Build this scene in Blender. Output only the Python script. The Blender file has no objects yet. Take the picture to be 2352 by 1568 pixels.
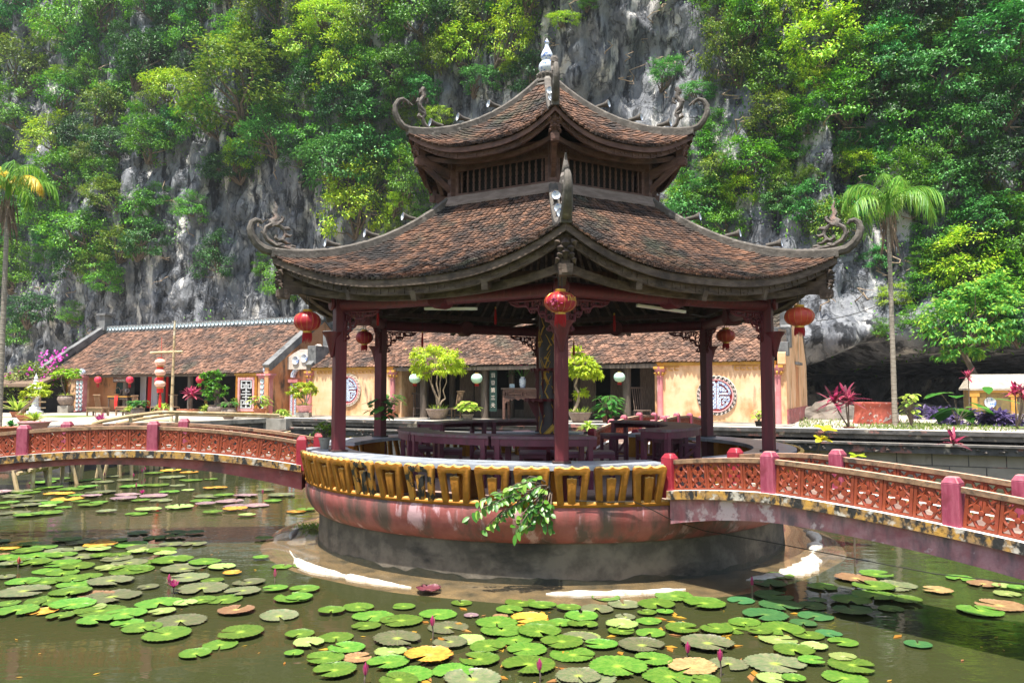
import bpy, bmesh, math, random
from mathutils import Vector, Matrix, noise
R = math.radians; PI = math.pi; sin = math.sin; cos = math.cos
sc = bpy.context.scene
COL = sc.collection
rng = random.Random(7)

# ------------------------------------------------------------------ camera frame
FPX = 1802.0; TH = math.atan(112 / FPX); ZC = 2.6
Fv = Vector((0, cos(TH), sin(TH))); Uv = Vector((0, -sin(TH), cos(TH)))
def ray(px, py): return Fv + Vector((1, 0, 0)) * ((px - 1176) / FPX) + Uv * ((784 - py) / FPX)
def at(px, py, Y):
    d = ray(px, py); return Vector((0, 0, ZC)) + d * (Y / d.y)
def onz(px, py, z=0.0):
    d = ray(px, py); return Vector((0, 0, ZC)) + d * ((z - ZC) / d.z)

# ------------------------------------------------------------------ objects
def tag(o, label=None, cat=None, group=None, kind=None):
    if label: o['label'] = label
    if cat: o['category'] = cat
    if group: o['group'] = group
    if kind: o['kind'] = kind
    return o
def empty(name, loc=(0, 0, 0), rz=0.0, label=None, cat=None, group=None, parent=None):
    o = bpy.data.objects.new(name, None); COL.objects.link(o); o.empty_display_size = .1
    o.location = loc; o.rotation_euler = (0, 0, rz); o.parent = parent
    return tag(o, label, cat, group)
def inst(src, parent=None, loc=(0, 0, 0), rot=(0, 0, 0), scale=None):
    o = src.copy(); COL.objects.link(o); o.parent = parent; o.location = loc; o.rotation_euler = rot
    if scale is not None: o.scale = scale if hasattr(scale, '__len__') else (scale,) * 3
    return o
def copy_tree(o, parent=None, first=True):
    c = o.copy(); COL.objects.link(c)
    if not first: c.parent = parent
    for ch in list(o.children): copy_tree(ch, c, False)
    return c

class MB:
    def __init__(s): s.v = []; s.f = []
    def add(s, vs, fs):
        n = len(s.v); s.v.extend([tuple(q) for q in vs]); s.f.extend([tuple(i + n for i in f) for f in fs]); return s
    def box(s, c, d, rz=0.0, m=None, taper=1.0):
        x, y, z = d[0] / 2, d[1] / 2, d[2] / 2
        vs = [Vector((a * x * (taper if e > 0 else 1), b * y * (taper if e > 0 else 1), e * z)) for e in (-1, 1) for a, b in ((-1, -1), (1, -1), (1, 1), (-1, 1))]
        if m is not None: vs = [m @ q for q in vs]
        if rz: M_ = Matrix.Rotation(rz, 3, 'Z'); vs = [M_ @ q for q in vs]
        c = Vector(c); vs = [q + c for q in vs]
        return s.add(vs, [(3, 2, 1, 0), (4, 5, 6, 7), (0, 1, 5, 4), (1, 2, 6, 5), (2, 3, 7, 6), (3, 0, 4, 7)])
    def bar(s, a, b, w, h=None):           # box from a to b
        return s.tube([a, b], [w / 2 * 1.414] * 2, 4, flat=(h or w) / w, tw=PI / 4)
    def tube(s, path, rad, n=8, caps=True, closed=False, flat=1.0, tw=0.0):
        P = [Vector(p) for p in path]; L = len(P)
        if not hasattr(rad, '__len__'): rad = [rad] * L
        t0 = (P[1] - P[0]).normalized()
        up = Vector((0, 0, 1)) if abs(t0.z) < .9 else Vector((0, 1, 0))
        vs = []
        for i, p in enumerate(P):
            if closed: t = P[(i + 1) % L] - P[i - 1]
            else: t = P[min(i + 1, L - 1)] - P[max(i - 1, 0)]
            if t.length < 1e-9: t = t0
            t.normalize()
            x = up - t * up.dot(t)
            if x.length < 1e-6: x = t.orthogonal()
            x.normalize(); up = x; y = t.cross(x)
            for k in range(n):
                a = 2 * PI * k / n + tw
                vs.append(p + x * (cos(a) * rad[i] * flat) + y * (sin(a) * rad[i]))
        fs = []
        for i in range(L if closed else L - 1):
            for k in range(n):
                a = i * n + k; b = i * n + (k + 1) % n; j = (i + 1) % L
                fs.append((a, b, j * n + (k + 1) % n, j * n + k))
        if caps and not closed:
            fs.append(tuple(range(n - 1, -1, -1))); fs.append(tuple((L - 1) * n + k for k in range(n)))
        return s.add(vs, fs)
    def lathe(s, prof, n=32, c=(0, 0, 0), a0=0.0, a1=2 * PI, cap=False):
        full = abs(a1 - a0 - 2 * PI) < 1e-6; m = n if full else n + 1; L = len(prof); vs = []
        for r, z in prof:
            for k in range(m):
                a = a0 + (a1 - a0) * k / n
                vs.append((c[0] + r * sin(a), c[1] - r * cos(a), c[2] + z))
        fs = []
        for i in range(L - 1):
            for k in range(n):
                b = (k + 1) % m
                fs.append((i * m + k, i * m + b, (i + 1) * m + b, (i + 1) * m + k))
        if cap:
            fs.append(tuple(range(m - 1, -1, -1))); fs.append(tuple((L - 1) * m + k for k in range(m)))
        return s.add(vs, fs)
    def loft(s, secs, closed=True, caps=True):
        n = len(secs[0]); vs = [q for sec in secs for q in sec]; fs = []
        for i in range(len(secs) - 1):
            for k in range(n if closed else n - 1):
                b = (k + 1) % n; fs.append((i * n + k, i * n + b, (i + 1) * n + b, (i + 1) * n + k))
        if caps: fs.append(tuple(range(n - 1, -1, -1))); fs.append(tuple((len(secs) - 1) * n + k for k in range(n)))
        return s.add(vs, fs)
    def leaf(s, p, d, nrm, l, w, fold=.15, droop=0.0, pts=1):
        d = d.normalized(); sd = d.cross(nrm)
        if sd.length < 1e-5: sd = d.orthogonal()
        sd.normalize(); nn = sd.cross(d)
        if pts == 1:
            mid = p + d * (l * .45) - nn * (droop * l * .2)
            return s.add([p, mid + sd * w / 2 + nn * fold * w, p + d * l - nn * droop * l, mid - sd * w / 2 + nn * fold * w, mid], [(0, 4, 1), (1, 4, 2), (0, 3, 4), (3, 2, 4)])
        vs = []; fs = []
        for i in range(pts + 1):
            t = i / pts; ww = w * (sin(PI * min(1, .08 + t * .92)) ** .7) * .5
            q = p + d * (l * t * (1 - .25 * droop * t)) - Vector((0, 0, 1)) * (droop * l * t * t * .6)
            vs += [q - sd * ww + nn * fold * ww, q, q + sd * ww + nn * fold * ww]
            if i: b = i * 3; fs += [(b - 3, b - 2, b + 1, b), (b - 2, b - 1, b + 2, b + 1)]
        return s.add(vs, fs)
    def build(s, name, mat, parent=None, loc=(0, 0, 0), rot=(0, 0, 0), smooth=False, bevel=0, label=None, cat=None, group=None, kind=None):
        me = bpy.data.meshes.new(name); me.from_pydata(s.v, [], s.f); me.validate()
        if bevel:
            bm = bmesh.new(); bm.from_mesh(me)
            eds = [e for e in bm.edges if len(e.link_faces) == 2 and e.calc_face_angle(0) > .5]
            bmesh.ops.bevel(bm, geom=eds, offset=bevel, segments=2, affect='EDGES', profile=.5, clamp_overlap=True)
            bm.to_mesh(me); bm.free()
        if smooth:
            me.polygons.foreach_set('use_smooth', [True] * len(me.polygons))
            if smooth != 2: me.set_sharp_from_angle(angle=R(42))
        if not hasattr(mat, '__len__'): mat = [mat]
        for m in mat: me.materials.append(m)
        o = bpy.data.objects.new(name, me); COL.objects.link(o); o.parent = parent; o.location = loc; o.rotation_euler = rot
        return tag(o, label, cat, group, kind)
def prism(pts, t, axis='y'):
    """polygon in (x,z) extruded along y by t, centred"""
    n = len(pts); m = MB()
    m.add([(x, -t / 2, z) for x, z in pts] + [(x, t / 2, z) for x, z in pts], [tuple(range(n)), tuple(range(2 * n - 1, n - 1, -1))] + [(i, i + n, (i + 1) % n + n, (i + 1) % n) for i in range(n)])
    return m
def text(s, size, loc, rot, mat, parent, depth=.004, name='lettering'):
    c = bpy.data.curves.new(name, 'FONT'); c.body = s; c.size = size; c.extrude = depth; c.align_x = 'CENTER'; c.align_y = 'CENTER'
    t = bpy.data.objects.new(name, c); me = bpy.data.meshes.new_from_object(t); bpy.data.objects.remove(t); me.name = name
    me.materials.clear(); me.materials.append(mat); o = bpy.data.objects.new(name, me); COL.objects.link(o); o.location = loc; o.rotation_euler = rot; o.parent = parent
    return o
def word(chars, mat, parent, name='lettering'):
    """characters placed one by one, kept as a single mesh"""
    mb = MB()
    for s, size, loc, rot in chars:
        o = text(s, size, (0, 0, 0), (0, 0, 0), mat, None); me = o.data; from mathutils import Euler
        mx = Euler(rot).to_matrix(); mb.add([mx @ v.co + Vector(loc) for v in me.vertices], [tuple(p.vertices) for p in me.polygons]); bpy.data.objects.remove(o)
    return mb.build(name, mat, parent)

# ------------------------------------------------------------------ materials
def _n(nt, t, **k):
    n = nt.nodes.new(t)
    for a, b in k.items(): setattr(n, a, b)
    return n
def M(name, c1, c2=None, scale=5., rough=.6, bump=0., detail=6, ramp=(.38, .62), metallic=0., spec=.4, c3=None, s3=1.5, r3=(.55, .6), st=(1, 1, 1), st3=(1, 1, 1), isl=0., orn=0., top=None, coat=0., bscale=None, bdist=.05, c4=None, s4=3., r4=(.6, .66), st4=(1, 1, 1), emit=None, hue=0.):
    m = bpy.data.materials.new(name); m.use_nodes = True; nt = m.node_tree; L = nt.links; b = nt.nodes['Principled BSDF']
    tc = _n(nt, 'ShaderNodeTexCoord')
    def nz(sc_, s_, det, off=0.0):
        mp = _n(nt, 'ShaderNodeMapping'); mp.inputs['Scale'].default_value = s_; mp.inputs['Location'].default_value = (off, off * .7, off * .3); L.new(tc.outputs['Object'], mp.inputs[0])
        t = _n(nt, 'ShaderNodeTexNoise'); t.inputs['Scale'].default_value = sc_; t.inputs['Detail'].default_value = det; t.inputs['Roughness'].default_value = .6; L.new(mp.outputs[0], t.inputs['Vector']); return t
    def rp(src, lo, hi):
        r = _n(nt, 'ShaderNodeMapRange'); r.inputs['From Min'].default_value = lo; r.inputs['From Max'].default_value = hi; L.new(src, r.inputs['Value']); return r.outputs[0]
    def mix(f, a, bb):
        x = _n(nt, 'ShaderNodeMix', data_type='RGBA')
        if hasattr(f, 'default_value') or not isinstance(f, float): L.new(f, x.inputs[0])
        for i, q in ((6, a), (7, bb)):
            if isinstance(q, tuple): x.inputs[i].default_value = (*q, 1)
            else: L.new(q, x.inputs[i])
        return x.outputs[2]
    col = c1
    n1 = nz(scale, st, detail)
    if c2: col = mix(rp(n1.outputs[0], *ramp), c1, c2)
    if c3: n3 = nz(s3, st3, 8, 3.1); col = mix(rp(n3.outputs[0], *r3), col, c3)
    if c4: n4 = nz(s4, st4, 8, 7.7); col = mix(rp(n4.outputs[0], *r4), col, c4)
    if top:  # upward faces mixed paler, sunlit tops put into the colour
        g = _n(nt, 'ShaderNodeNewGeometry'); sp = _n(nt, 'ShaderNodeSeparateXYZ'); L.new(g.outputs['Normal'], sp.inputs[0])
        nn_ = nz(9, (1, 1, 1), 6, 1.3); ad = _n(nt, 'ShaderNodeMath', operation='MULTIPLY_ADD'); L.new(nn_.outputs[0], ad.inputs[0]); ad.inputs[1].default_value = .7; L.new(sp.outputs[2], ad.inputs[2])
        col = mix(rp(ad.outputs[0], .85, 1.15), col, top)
    if isl or orn or hue:
        h = _n(nt, 'ShaderNodeHueSaturation')
        if isinstance(col, tuple): h.inputs['Color'].default_value = (*col, 1)
        else: L.new(col, h.inputs['Color'])
        acc = None
        if isl:
            g = _n(nt, 'ShaderNodeNewGeometry'); x = rp(g.outputs['Random Per Island'], 0, 1); q = _n(nt, 'ShaderNodeMapRange'); q.inputs['To Min'].default_value = 1 - isl; q.inputs['To Max'].default_value = 1 + isl; L.new(x, q.inputs['Value']); acc = q.outputs[0]
        oi = _n(nt, 'ShaderNodeObjectInfo')
        if orn:
            q = _n(nt, 'ShaderNodeMapRange'); q.inputs['To Min'].default_value = 1 - orn; q.inputs['To Max'].default_value = 1 + orn; L.new(oi.outputs['Random'], q.inputs['Value'])
            if acc: mm = _n(nt, 'ShaderNodeMath', operation='MULTIPLY'); L.new(acc, mm.inputs[0]); L.new(q.outputs[0], mm.inputs[1]); acc = mm.outputs[0]
            else: acc = q.outputs[0]
        if hue:
            q = _n(nt, 'ShaderNodeMapRange'); q.inputs['To Min'].default_value = .5 - hue; q.inputs['To Max'].default_value = .5 + hue; L.new(oi.outputs['Random'], q.inputs['Value']); L.new(q.outputs[0], h.inputs['Hue'])
        if acc: L.new(acc, h.inputs['Value'])
        col = h.outputs[0]
    if isinstance(col, tuple): b.inputs['Base Color'].default_value = (*col, 1)
    else: L.new(col, b.inputs['Base Color'])
    b.inputs['Roughness'].default_value = rough; b.inputs['Metallic'].default_value = metallic; b.inputs['Specular IOR Level'].default_value = spec; b.inputs['Coat Weight'].default_value = coat
    if emit: b.inputs['Emission Color'].default_value = (*c1, 1); b.inputs['Emission Strength'].default_value = emit
    if bump:
        bp = _n(nt, 'ShaderNodeBump'); bp.inputs['Strength'].default_value = bump; bp.inputs['Distance'].default_value = bdist
        nb = nz(bscale or scale * 2.5, st, 8, 5.0); L.new(nb.outputs[0], bp.inputs['Height']); L.new(bp.outputs[0], b.inputs['Normal'])
    return m
def leafmat(name, ca, cb, cc, rough=.45, trans=.35, orn=.15, hue=.0):
    """leaf: three tones picked per leaf, part of the light passes through"""
    m = bpy.data.materials.new(name); m.use_nodes = True; nt = m.node_tree; L = nt.links; b = nt.nodes['Principled BSDF']; out = nt.nodes['Material Output']
    g = _n(nt, 'ShaderNodeNewGeometry'); r = _n(nt, 'ShaderNodeValToRGB'); L.new(g.outputs['Random Per Island'], r.inputs[0])
    e = r.color_ramp.elements; e[0].color = (*ca, 1); e[1].color = (*cc, 1); x = e.new(.55); x.color = (*cb, 1)
    h = _n(nt, 'ShaderNodeHueSaturation'); L.new(r.outputs[0], h.inputs['Color']); oi = _n(nt, 'ShaderNodeObjectInfo')
    q = _n(nt, 'ShaderNodeMapRange'); q.inputs['To Min'].default_value = 1 - orn; q.inputs['To Max'].default_value = 1 + orn; L.new(oi.outputs['Random'], q.inputs['Value']); L.new(q.outputs[0], h.inputs['Value'])
    if hue:
        q2 = _n(nt, 'ShaderNodeMapRange'); q2.inputs['To Min'].default_value = .5 - hue; q2.inputs['To Max'].default_value = .5 + hue
        fr = _n(nt, 'ShaderNodeMath', operation='FRACT'); ml = _n(nt, 'ShaderNodeMath', operation='MULTIPLY'); ml.inputs[1].default_value = 7.3; L.new(oi.outputs['Random'], ml.inputs[0]); L.new(ml.outputs[0], fr.inputs[0]); L.new(fr.outputs[0], q2.inputs['Value']); L.new(q2.outputs[0], h.inputs['Hue'])
    L.new(h.outputs[0], b.inputs['Base Color']); b.inputs['Roughness'].default_value = rough; b.inputs['Specular IOR Level'].default_value = .35
    t = _n(nt, 'ShaderNodeBsdfTranslucent'); hs = _n(nt, 'ShaderNodeHueSaturation'); hs.inputs['Value'].default_value = 1.5; hs.inputs['Hue'].default_value = .485; L.new(h.outputs[0], hs.inputs['Color']); L.new(hs.outputs[0], t.inputs[0])
    mx = _n(nt, 'ShaderNodeMixShader'); mx.inputs[0].default_value = trans; L.new(b.outputs[0], mx.inputs[1]); L.new(t.outputs[0], mx.inputs[2]); L.new(mx.outputs[0], out.inputs[0])
    return m

m_tile = M('roof_tile', (.052, .030, .021), (.13, .062, .034), 5, .9, 0, c3=(.02, .017, .015), s3=1.5, r3=(.46, .62), isl=.6, c4=(.03, .032, .02), s4=.9, r4=(.54, .68))
m_htile = M('house_tile', (.10, .055, .037), (.205, .108, .068), 3, .9, 0, c3=(.05, .036, .03), s3=.9, r3=(.46, .66), isl=.55, c4=(.055, .05, .035), s4=.55, r4=(.54, .68))
m_under = M('roof_bed', (.035, .025, .02), (.06, .045, .035), 4, .9)
m_maroon = M('maroon_paint', (.13, .014, .02), (.085, .012, .016), 3, .5, .06, st=(6, 6, .5), c3=(.2, .05, .045), s3=6, r3=(.62, .7), st3=(3, 3, .4))
m_dark = M('dark_wood', (.045, .022, .018), (.075, .035, .028), 4, .6, .1, st=(4, 4, 1))
m_wood = M('weathered_wood', (.075, .05, .036), (.145, .105, .078), 5, .8, .25, st=(1, 1, 3), c3=(.05, .035, .027), s3=3, r3=(.5, .65))
m_redwood = M('red_brown_wood', (.095, .046, .033), (.16, .085, .062), 4, .75, .2, st=(1, 1, 3), c3=(.06, .035, .03), s3=2.5, r3=(.52, .66))
m_plum = M('plum_paint', (.15, .03, .055), (.10, .022, .038), 5, .38, .05, c3=(.05, .03, .03), s3=8, r3=(.6, .7))
m_plumtop = M('worn_plum_top', (.17, .06, .08), (.17, .13, .125), 3, .42, .06, st=(1, 6, 1), c3=(.14, .06, .09), s3=2, r3=(.5, .62))
m_slate = M('slate', (.27, .30, .34), (.40, .43, .47), 3, .3, .05, c3=(.12, .13, .14), s3=5, r3=(.56, .7))
m_bowl = M('pink_render', (.26, .068, .06), (.35, .11, .10), 3.2, .5, .12, c3=(.56, .34, .36), s3=1.6, r3=(.55, .61), st3=(2.2, 2.2, .7), c4=(.10, .066, .055), s4=1.3, r4=(.46, .62), st4=(2.4, 2.4, .4), bscale=14)
m_plinth = M('stained_concrete', (.17, .145, .11), (.085, .073, .055), 3, .8, .25, ramp=(.4, .6), c3=(.03, .027, .022), s3=1.3, r3=(.52, .7), st3=(1, 1, 2.2), bscale=16)
m_yellow = M('yellow_render', (.40, .17, .022), (.27, .105, .014), 3.5, .8, .25, spec=.2, c3=(.25, .12, .03), s3=5, r3=(.58, .7), st3=(1, 1, .5), top=(.66, .42, .13), orn=.1, bscale=18)  # lighter top: sun on the baluster heads painted in
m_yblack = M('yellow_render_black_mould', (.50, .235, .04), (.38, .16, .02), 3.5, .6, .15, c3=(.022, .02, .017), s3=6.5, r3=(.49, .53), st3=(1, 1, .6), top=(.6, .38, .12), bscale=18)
m_brickd = M('worn_deck', (.20, .13, .10), (.14, .09, .075), 7, .8, .1, c3=(.26, .2, .16), s3=3)
m_brick = M('brick_floor', (.42, .28, .22), (.33, .22, .18), 7, .7, .1, c3=(.33, .22, .18), s3=3)
m_gold = M('gold_paint', (.62, .38, .07), (.5, .28, .04), 12, .35, metallic=.5)
m_post = M('magenta_post', (.24, .032, .066), (.34, .075, .115), 4, .55, .12, st=(4, 4, .8), c3=(.20, .03, .05), s3=5, r3=(.54, .68), top=(.46, .2, .19), orn=.06)  # top colour paints in the lit cap of the post
m_postred = M('crimson_post', (.33, .022, .04), (.25, .016, .03), 4, .5, .1, c3=(.6, .16, .16), s3=4, r3=(.6, .7))
m_lat = M('terracotta_lattice', (.26, .05, .017), (.19, .034, .013), 6, .55, .08, c3=(.28, .05, .035), s3=4, r3=(.55, .7), orn=.06)
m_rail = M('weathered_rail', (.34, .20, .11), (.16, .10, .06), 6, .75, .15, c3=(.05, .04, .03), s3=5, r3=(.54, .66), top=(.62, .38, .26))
m_ledge = M('ledge', (.46, .25, .05), (.27, .17, .085), 7, .7, .25, ramp=(.42, .6), c3=(.026, .024, .022), s3=9, r3=(.47, .56), st3=(1, 1, .6), c4=(.5, .45, .38), s4=6, r4=(.56, .64), top=(.80, .76, .70))  # pale top: worn paint, and the sun-bright upper face put into colour
m_girder = M('pink_girder', (.36, .12, .14), (.48, .24, .26), 5, .65, .2, c3=(.17, .11, .125), s3=3.6, r3=(.46, .64), st3=(1.5, 1.5, .5), c4=(.64, .46, .48), s4=3.2, r4=(.57, .62), bscale=20)
m_girdred = M('red_girder', (.32, .07, .075), (.42, .13, .135), 4, .65, .15, c3=(.16, .07, .075), s3=3, r3=(.48, .66), c4=(.55, .30, .32), s4=2.5, r4=(.58, .66), bscale=20)
m_stone = M('ridge_stone', (.125, .108, .09), (.065, .057, .047), 6, .85, .3, c3=(.22, .2, .17), s3=7, r3=(.58, .7), bscale=18)
m_sill = M('sill_board', (.25, .19, .155), (.17, .125, .10), 4, .8, .15, st=(1, 1, 4))
m_scroll = M('carved_stone', (.17, .145, .125), (.085, .072, .062), 9, .8, .35, c3=(.36, .2, .15), s3=3, r3=(.6, .72), bscale=25)
m_china = M('blue_white_china', (.60, .64, .68), (.10, .18, .45), 14, .15, ramp=(.56, .6), coat=.5)
m_chinaw = M('pale_china', (.52, .60, .61), (.30, .42, .5), 16, .2, ramp=(.5, .6), coat=.5)
m_lred = M('lantern_silk', (.36, .012, .022), (.28, .01, .016), 4, .42, orn=.1)
m_lorange = M('faded_lantern_silk', (.55, .075, .03), (.42, .04, .022), 4, .42)
m_lpink = M('pink_lantern_silk', (.62, .035, .075), (.52, .02, .05), 4, .5)
m_lpale = M('pale_lantern_silk', (.80, .33, .24), (.85, .55, .42), 3, .5)
m_lgreen = M('green_lantern_silk', (.42, .68, .56), (.52, .72, .56), 3, .5, orn=.15)
m_tassel = M('tassel_thread', (.42, .01, .015), (.3, .008, .01), 30, .8, st=(6, 6, .4))
m_wire = M('black_wire', (.02, .018, .016), None, rough=.5)
m_steel = M('steel', (.5, .5, .5), None, rough=.4, metallic=.7)
m_white = M('white_tube', (.8, .8, .78), None, rough=.3)
m_footwet = M('wet_footing', (.19, .13, .062), (.115, .085, .045), 3, .09, .15, c3=(.06, .05, .03), s3=2.2, r3=(.52, .68), coat=.6, bscale=9)
m_footdrylit = M('dry_sunlit_footing', (.62, .58, .50), (.48, .43, .35), 7, .85, .4, c3=(.3, .25, .17), s3=9, r3=(.56, .66))  # pale dry concrete, whitened further for the sunlight on it
m_peach = M('peach_plaster', (.80, .53, .33), (.74, .43, .22), 1.2, .8, .1, c3=(.48, .24, .10), s3=1.5, r3=(.5, .66), st3=(1, 1, .6), c4=(.2, .14, .095), s4=1.3, r4=(.57, .68), st4=(1.6, 1.6, .35))
m_orange = M('orange_stained_plaster', (.62, .31, .15), (.52, .22, .09), 1.5, .8, .1, c3=(.10, .07, .05), s3=1.4, r3=(.53, .66), st3=(1.3, 1.3, .4))
m_greywall = M('grey_gable', (.19, .19, .185), (.11, .11, .11), 2, .85, .2, c3=(.05, .05, .05), s3=1.5, r3=(.54, .66))
m_ochre = M('ochre_trim', (.62, .33, .06), (.5, .24, .04), 4, .7, .1)
m_pinkcol = M('pink_pilaster', (.55, .22, .22), (.48, .16, .17), 3, .7, .05, c3=(.65, .45, .42), s3=3, r3=(.56, .66), st3=(2, 2, .4))
m_mosaic = M('china_mosaic', (.62, .68, .74), (.12, .17, .34), 26, .3, ramp=(.5, .54))
m_ring = M('relief_ring', (.46, .36, .24), (.30, .23, .16), 6, .8, .2)
m_ringpale = M('relief_pale', (.66, .58, .50), (.5, .42, .36), 6, .8, .2)
m_redin = M('red_recess', (.35, .03, .03), (.25, .02, .02), 5, .6)
m_pinkin = M('pink_border', (.72, .36, .36), (.62, .28, .28), 5, .7)
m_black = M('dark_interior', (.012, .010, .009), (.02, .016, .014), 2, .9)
m_door = M('old_door', (.085, .055, .04), (.14, .10, .075), 4, .75, .2, st=(6, 6, .8))
m_pillar = M('old_timber', (.15, .115, .09), (.09, .07, .055), 4, .8, .25, st=(6, 6, .6))
m_lacquer = M('dark_lacquer', (.03, .025, .03), (.05, .03, .03), 5, .4)
m_bamboo = M('bamboo', (.56, .43, .25), (.42, .30, .15), 4, .5, .05, c3=(.7, .62, .46), s3=2, r3=(.55, .65))
m_cane = M('brown_bamboo', (.26, .15, .085), (.36, .23, .13), 6, .55, .05)
m_terr = M('terracotta_pot', (.42, .15, .08), (.33, .11, .06), 5, .7, .15, c3=(.5, .28, .18), s3=4, r3=(.58, .7), orn=.15)
m_pot = M('grey_brown_pot', (.17, .13, .11), (.25, .19, .15), 5, .55, .1, orn=.2)
m_bark = M('bark', (.17, .13, .095), (.10, .075, .055), 8, .9, .4, st=(1, 1, .4))
m_bonsai = M('pale_bark', (.40, .30, .20), (.24, .17, .115), 9, .85, .3)
m_palmtrunk = M('palm_trunk', (.33, .29, .23), (.20, .17, .13), 5, .85, .2, st=(1, 1, 7))
m_marble = M('granite', (.62, .63, .63), (.45, .46, .47), 14, .7, .1)
m_block = M('block_wall', (.42, .36, .29), (.33, .28, .22), 1.6, .85, .15, c3=(.10, .085, .07), s3=1.0, r3=(.55, .7), st3=(1, 1, .5))
m_coping = M('sooty_coping', (.13, .12, .11), (.05, .047, .044), 2.2, .85, .25, c3=(.35, .15, .12), s3=1.6, r3=(.58, .64), c4=(.42, .36, .28), s4=2.4, r4=(.6, .68), top=(.5, .46, .4))  # pale top puts the lit upper face into the colour
m_concrete = M('old_concrete', (.36, .33, .28), (.25, .23, .19), 2, .85, .2, c3=(.10, .095, .085), s3=1.3, r3=(.54, .68))
m_patio = M('patio_paving', (.44, .385, .32), (.34, .295, .245), 1.4, .85, .1, c3=(.30, .25, .18), s3=.35, r3=(.55, .7), c4=(.13, .17, .035), s4=.22, r4=(.57, .64), bscale=6)
m_cloth_r = M('red_cloth', (.72, .02, .015), None, rough=.7)
m_cloth_w = M('white_cloth', (.62, .58, .6), (.5, .45, .48), 3, rough=.8, st=(6, 6, .2))
m_jacket = M('dark_green_cloth', (.012, .035, .028), None, rough=.8)
m_thatch = M('thatch', (.22, .15, .1), (.13, .09, .06), 10, .95, .5, st=(1, 6, 1))
m_tomb = M('mossy_plaster', (.30, .19, .055), (.16, .12, .05), 2.5, .85, .2, c3=(.09, .075, .05), s3=1.7, r3=(.52, .66))
m_tombtop = M('pale_slab', (.48, .42, .33), (.30, .26, .2), 5, .85, .15)
m_redclay = M('red_pedestal', (.50, .12, .075), (.40, .09, .06), 4, .8, .2, c3=(.62, .36, .3), s3=5, r3=(.6, .66))

g_lime = leafmat('leaf_lime', (.14, .33, .008), (.28, .48, .012), (.48, .60, .03), hue=.012, trans=.25)
g_mid = leafmat('leaf_mid', (.032, .14, .006), (.075, .26, .010), (.19, .42, .015), hue=.015, trans=.22, orn=.25)
g_cool = leafmat('leaf_cool', (.018, .115, .018), (.045, .24, .035), (.13, .40, .075), hue=.012, trans=.22, orn=.25)
g_dark = leafmat('leaf_dark', (.007, .05, .008), (.018, .09, .012), (.05, .17, .02), hue=.012, trans=.2, orn=.25)
g_olive = leafmat('leaf_olive', (.055, .13, .01), (.115, .22, .014), (.27, .36, .03), hue=.015, trans=.22, orn=.2)
g_bonsai = leafmat('leaf_bonsai', (.22, .36, .012), (.36, .48, .02), (.52, .58, .04))
g_house = leafmat('leaf_pot', (.02, .12, .02), (.05, .20, .025), (.12, .30, .05))
g_fern = leafmat('leaf_fern', (.18, .34, .04), (.32, .46, .06), (.48, .56, .12))
g_yell = leafmat('leaf_yellow', (.45, .42, .015), (.6, .55, .02), (.7, .62, .05))
g_palm = leafmat('palm_leaf', (.05, .18, .015), (.11, .29, .025), (.28, .44, .08))
g_palmy = leafmat('palm_leaf_yellow', (.5, .36, .03), (.6, .45, .05), (.42, .40, .03))
g_red = leafmat('cordyline_leaf', (.10, .015, .03), (.38, .03, .09), (.55, .2, .2))
g_purp = leafmat('purple_leaf', (.05, .03, .10), (.09, .06, .17), (.16, .11, .24))
g_flow = leafmat('bougainvillea', (.6, .04, .42), (.7, .08, .5), (.8, .2, .6))
g_bud = leafmat('lily_bud', (.34, .05, .12), (.42, .03, .16), (.5, .16, .2))
g_grass = leafmat('grass_blade', (.06, .12, .015), (.11, .18, .02), (.2, .25, .04))
# ================================================================== PAVILION
CX, CY = .67, 14.7
pav = empty('pavilion', (CX, CY, 0), 0, 'hexagonal two tiered wooden pavilion with tiled roofs on a round pink base in the pond', 'pavilion')
def pol(r, a, z=0.): return Vector((r * sin(a), -r * cos(a), z))      # a measured from the camera side towards +X
def part(mb, name, mat, parent=None, **k): return mb.build(name, mat, parent or pav, **k)

# --- base
b = MB(); b.lathe([(4.16, -.6), (4.14, .0), (4.12, .3), (4.12, .6)], 96); plinth = part(b, 'plinth', m_plinth, smooth=True)
b = MB(); b.lathe([(4.09, .555), (4.15, .572), (4.21, .61), (4.28, .69), (4.33, .79), (4.355, .9), (4.36, 1.0), (4.335, 1.085)], 96); part(b, 'bowl', m_bowl, smooth=True)
b = MB(); b.lathe([(4.33 + .042 * cos(a), 1.105 + .04 * sin(a)) for a in [i * 2 * PI / 10 for i in range(11)]], 96); part(b, 'rim', m_yellow, smooth=True)
b = MB(); b.lathe([(.0, 1.1), (4.36, 1.1)], 64); part(b, 'floor', m_brick)
b = MB(); secs = []
for i in range(241):
    a = 2 * PI * i / 240; t = .10 + .07 * noise.noise(Vector((sin(a) * 5, cos(a) * 5, 2))) + .05 * noise.noise(Vector((sin(a) * 22, cos(a) * 22, 5))); secs.append([pol(4.146, a, -.1), pol(4.137, a, max(.03, t))])
b.loft(secs, closed=False, caps=False); part(b, 'algae_band', M('algae', (.022, .024, .014), (.04, .036, .022), 8, .45, .2), smooth=2)
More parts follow.
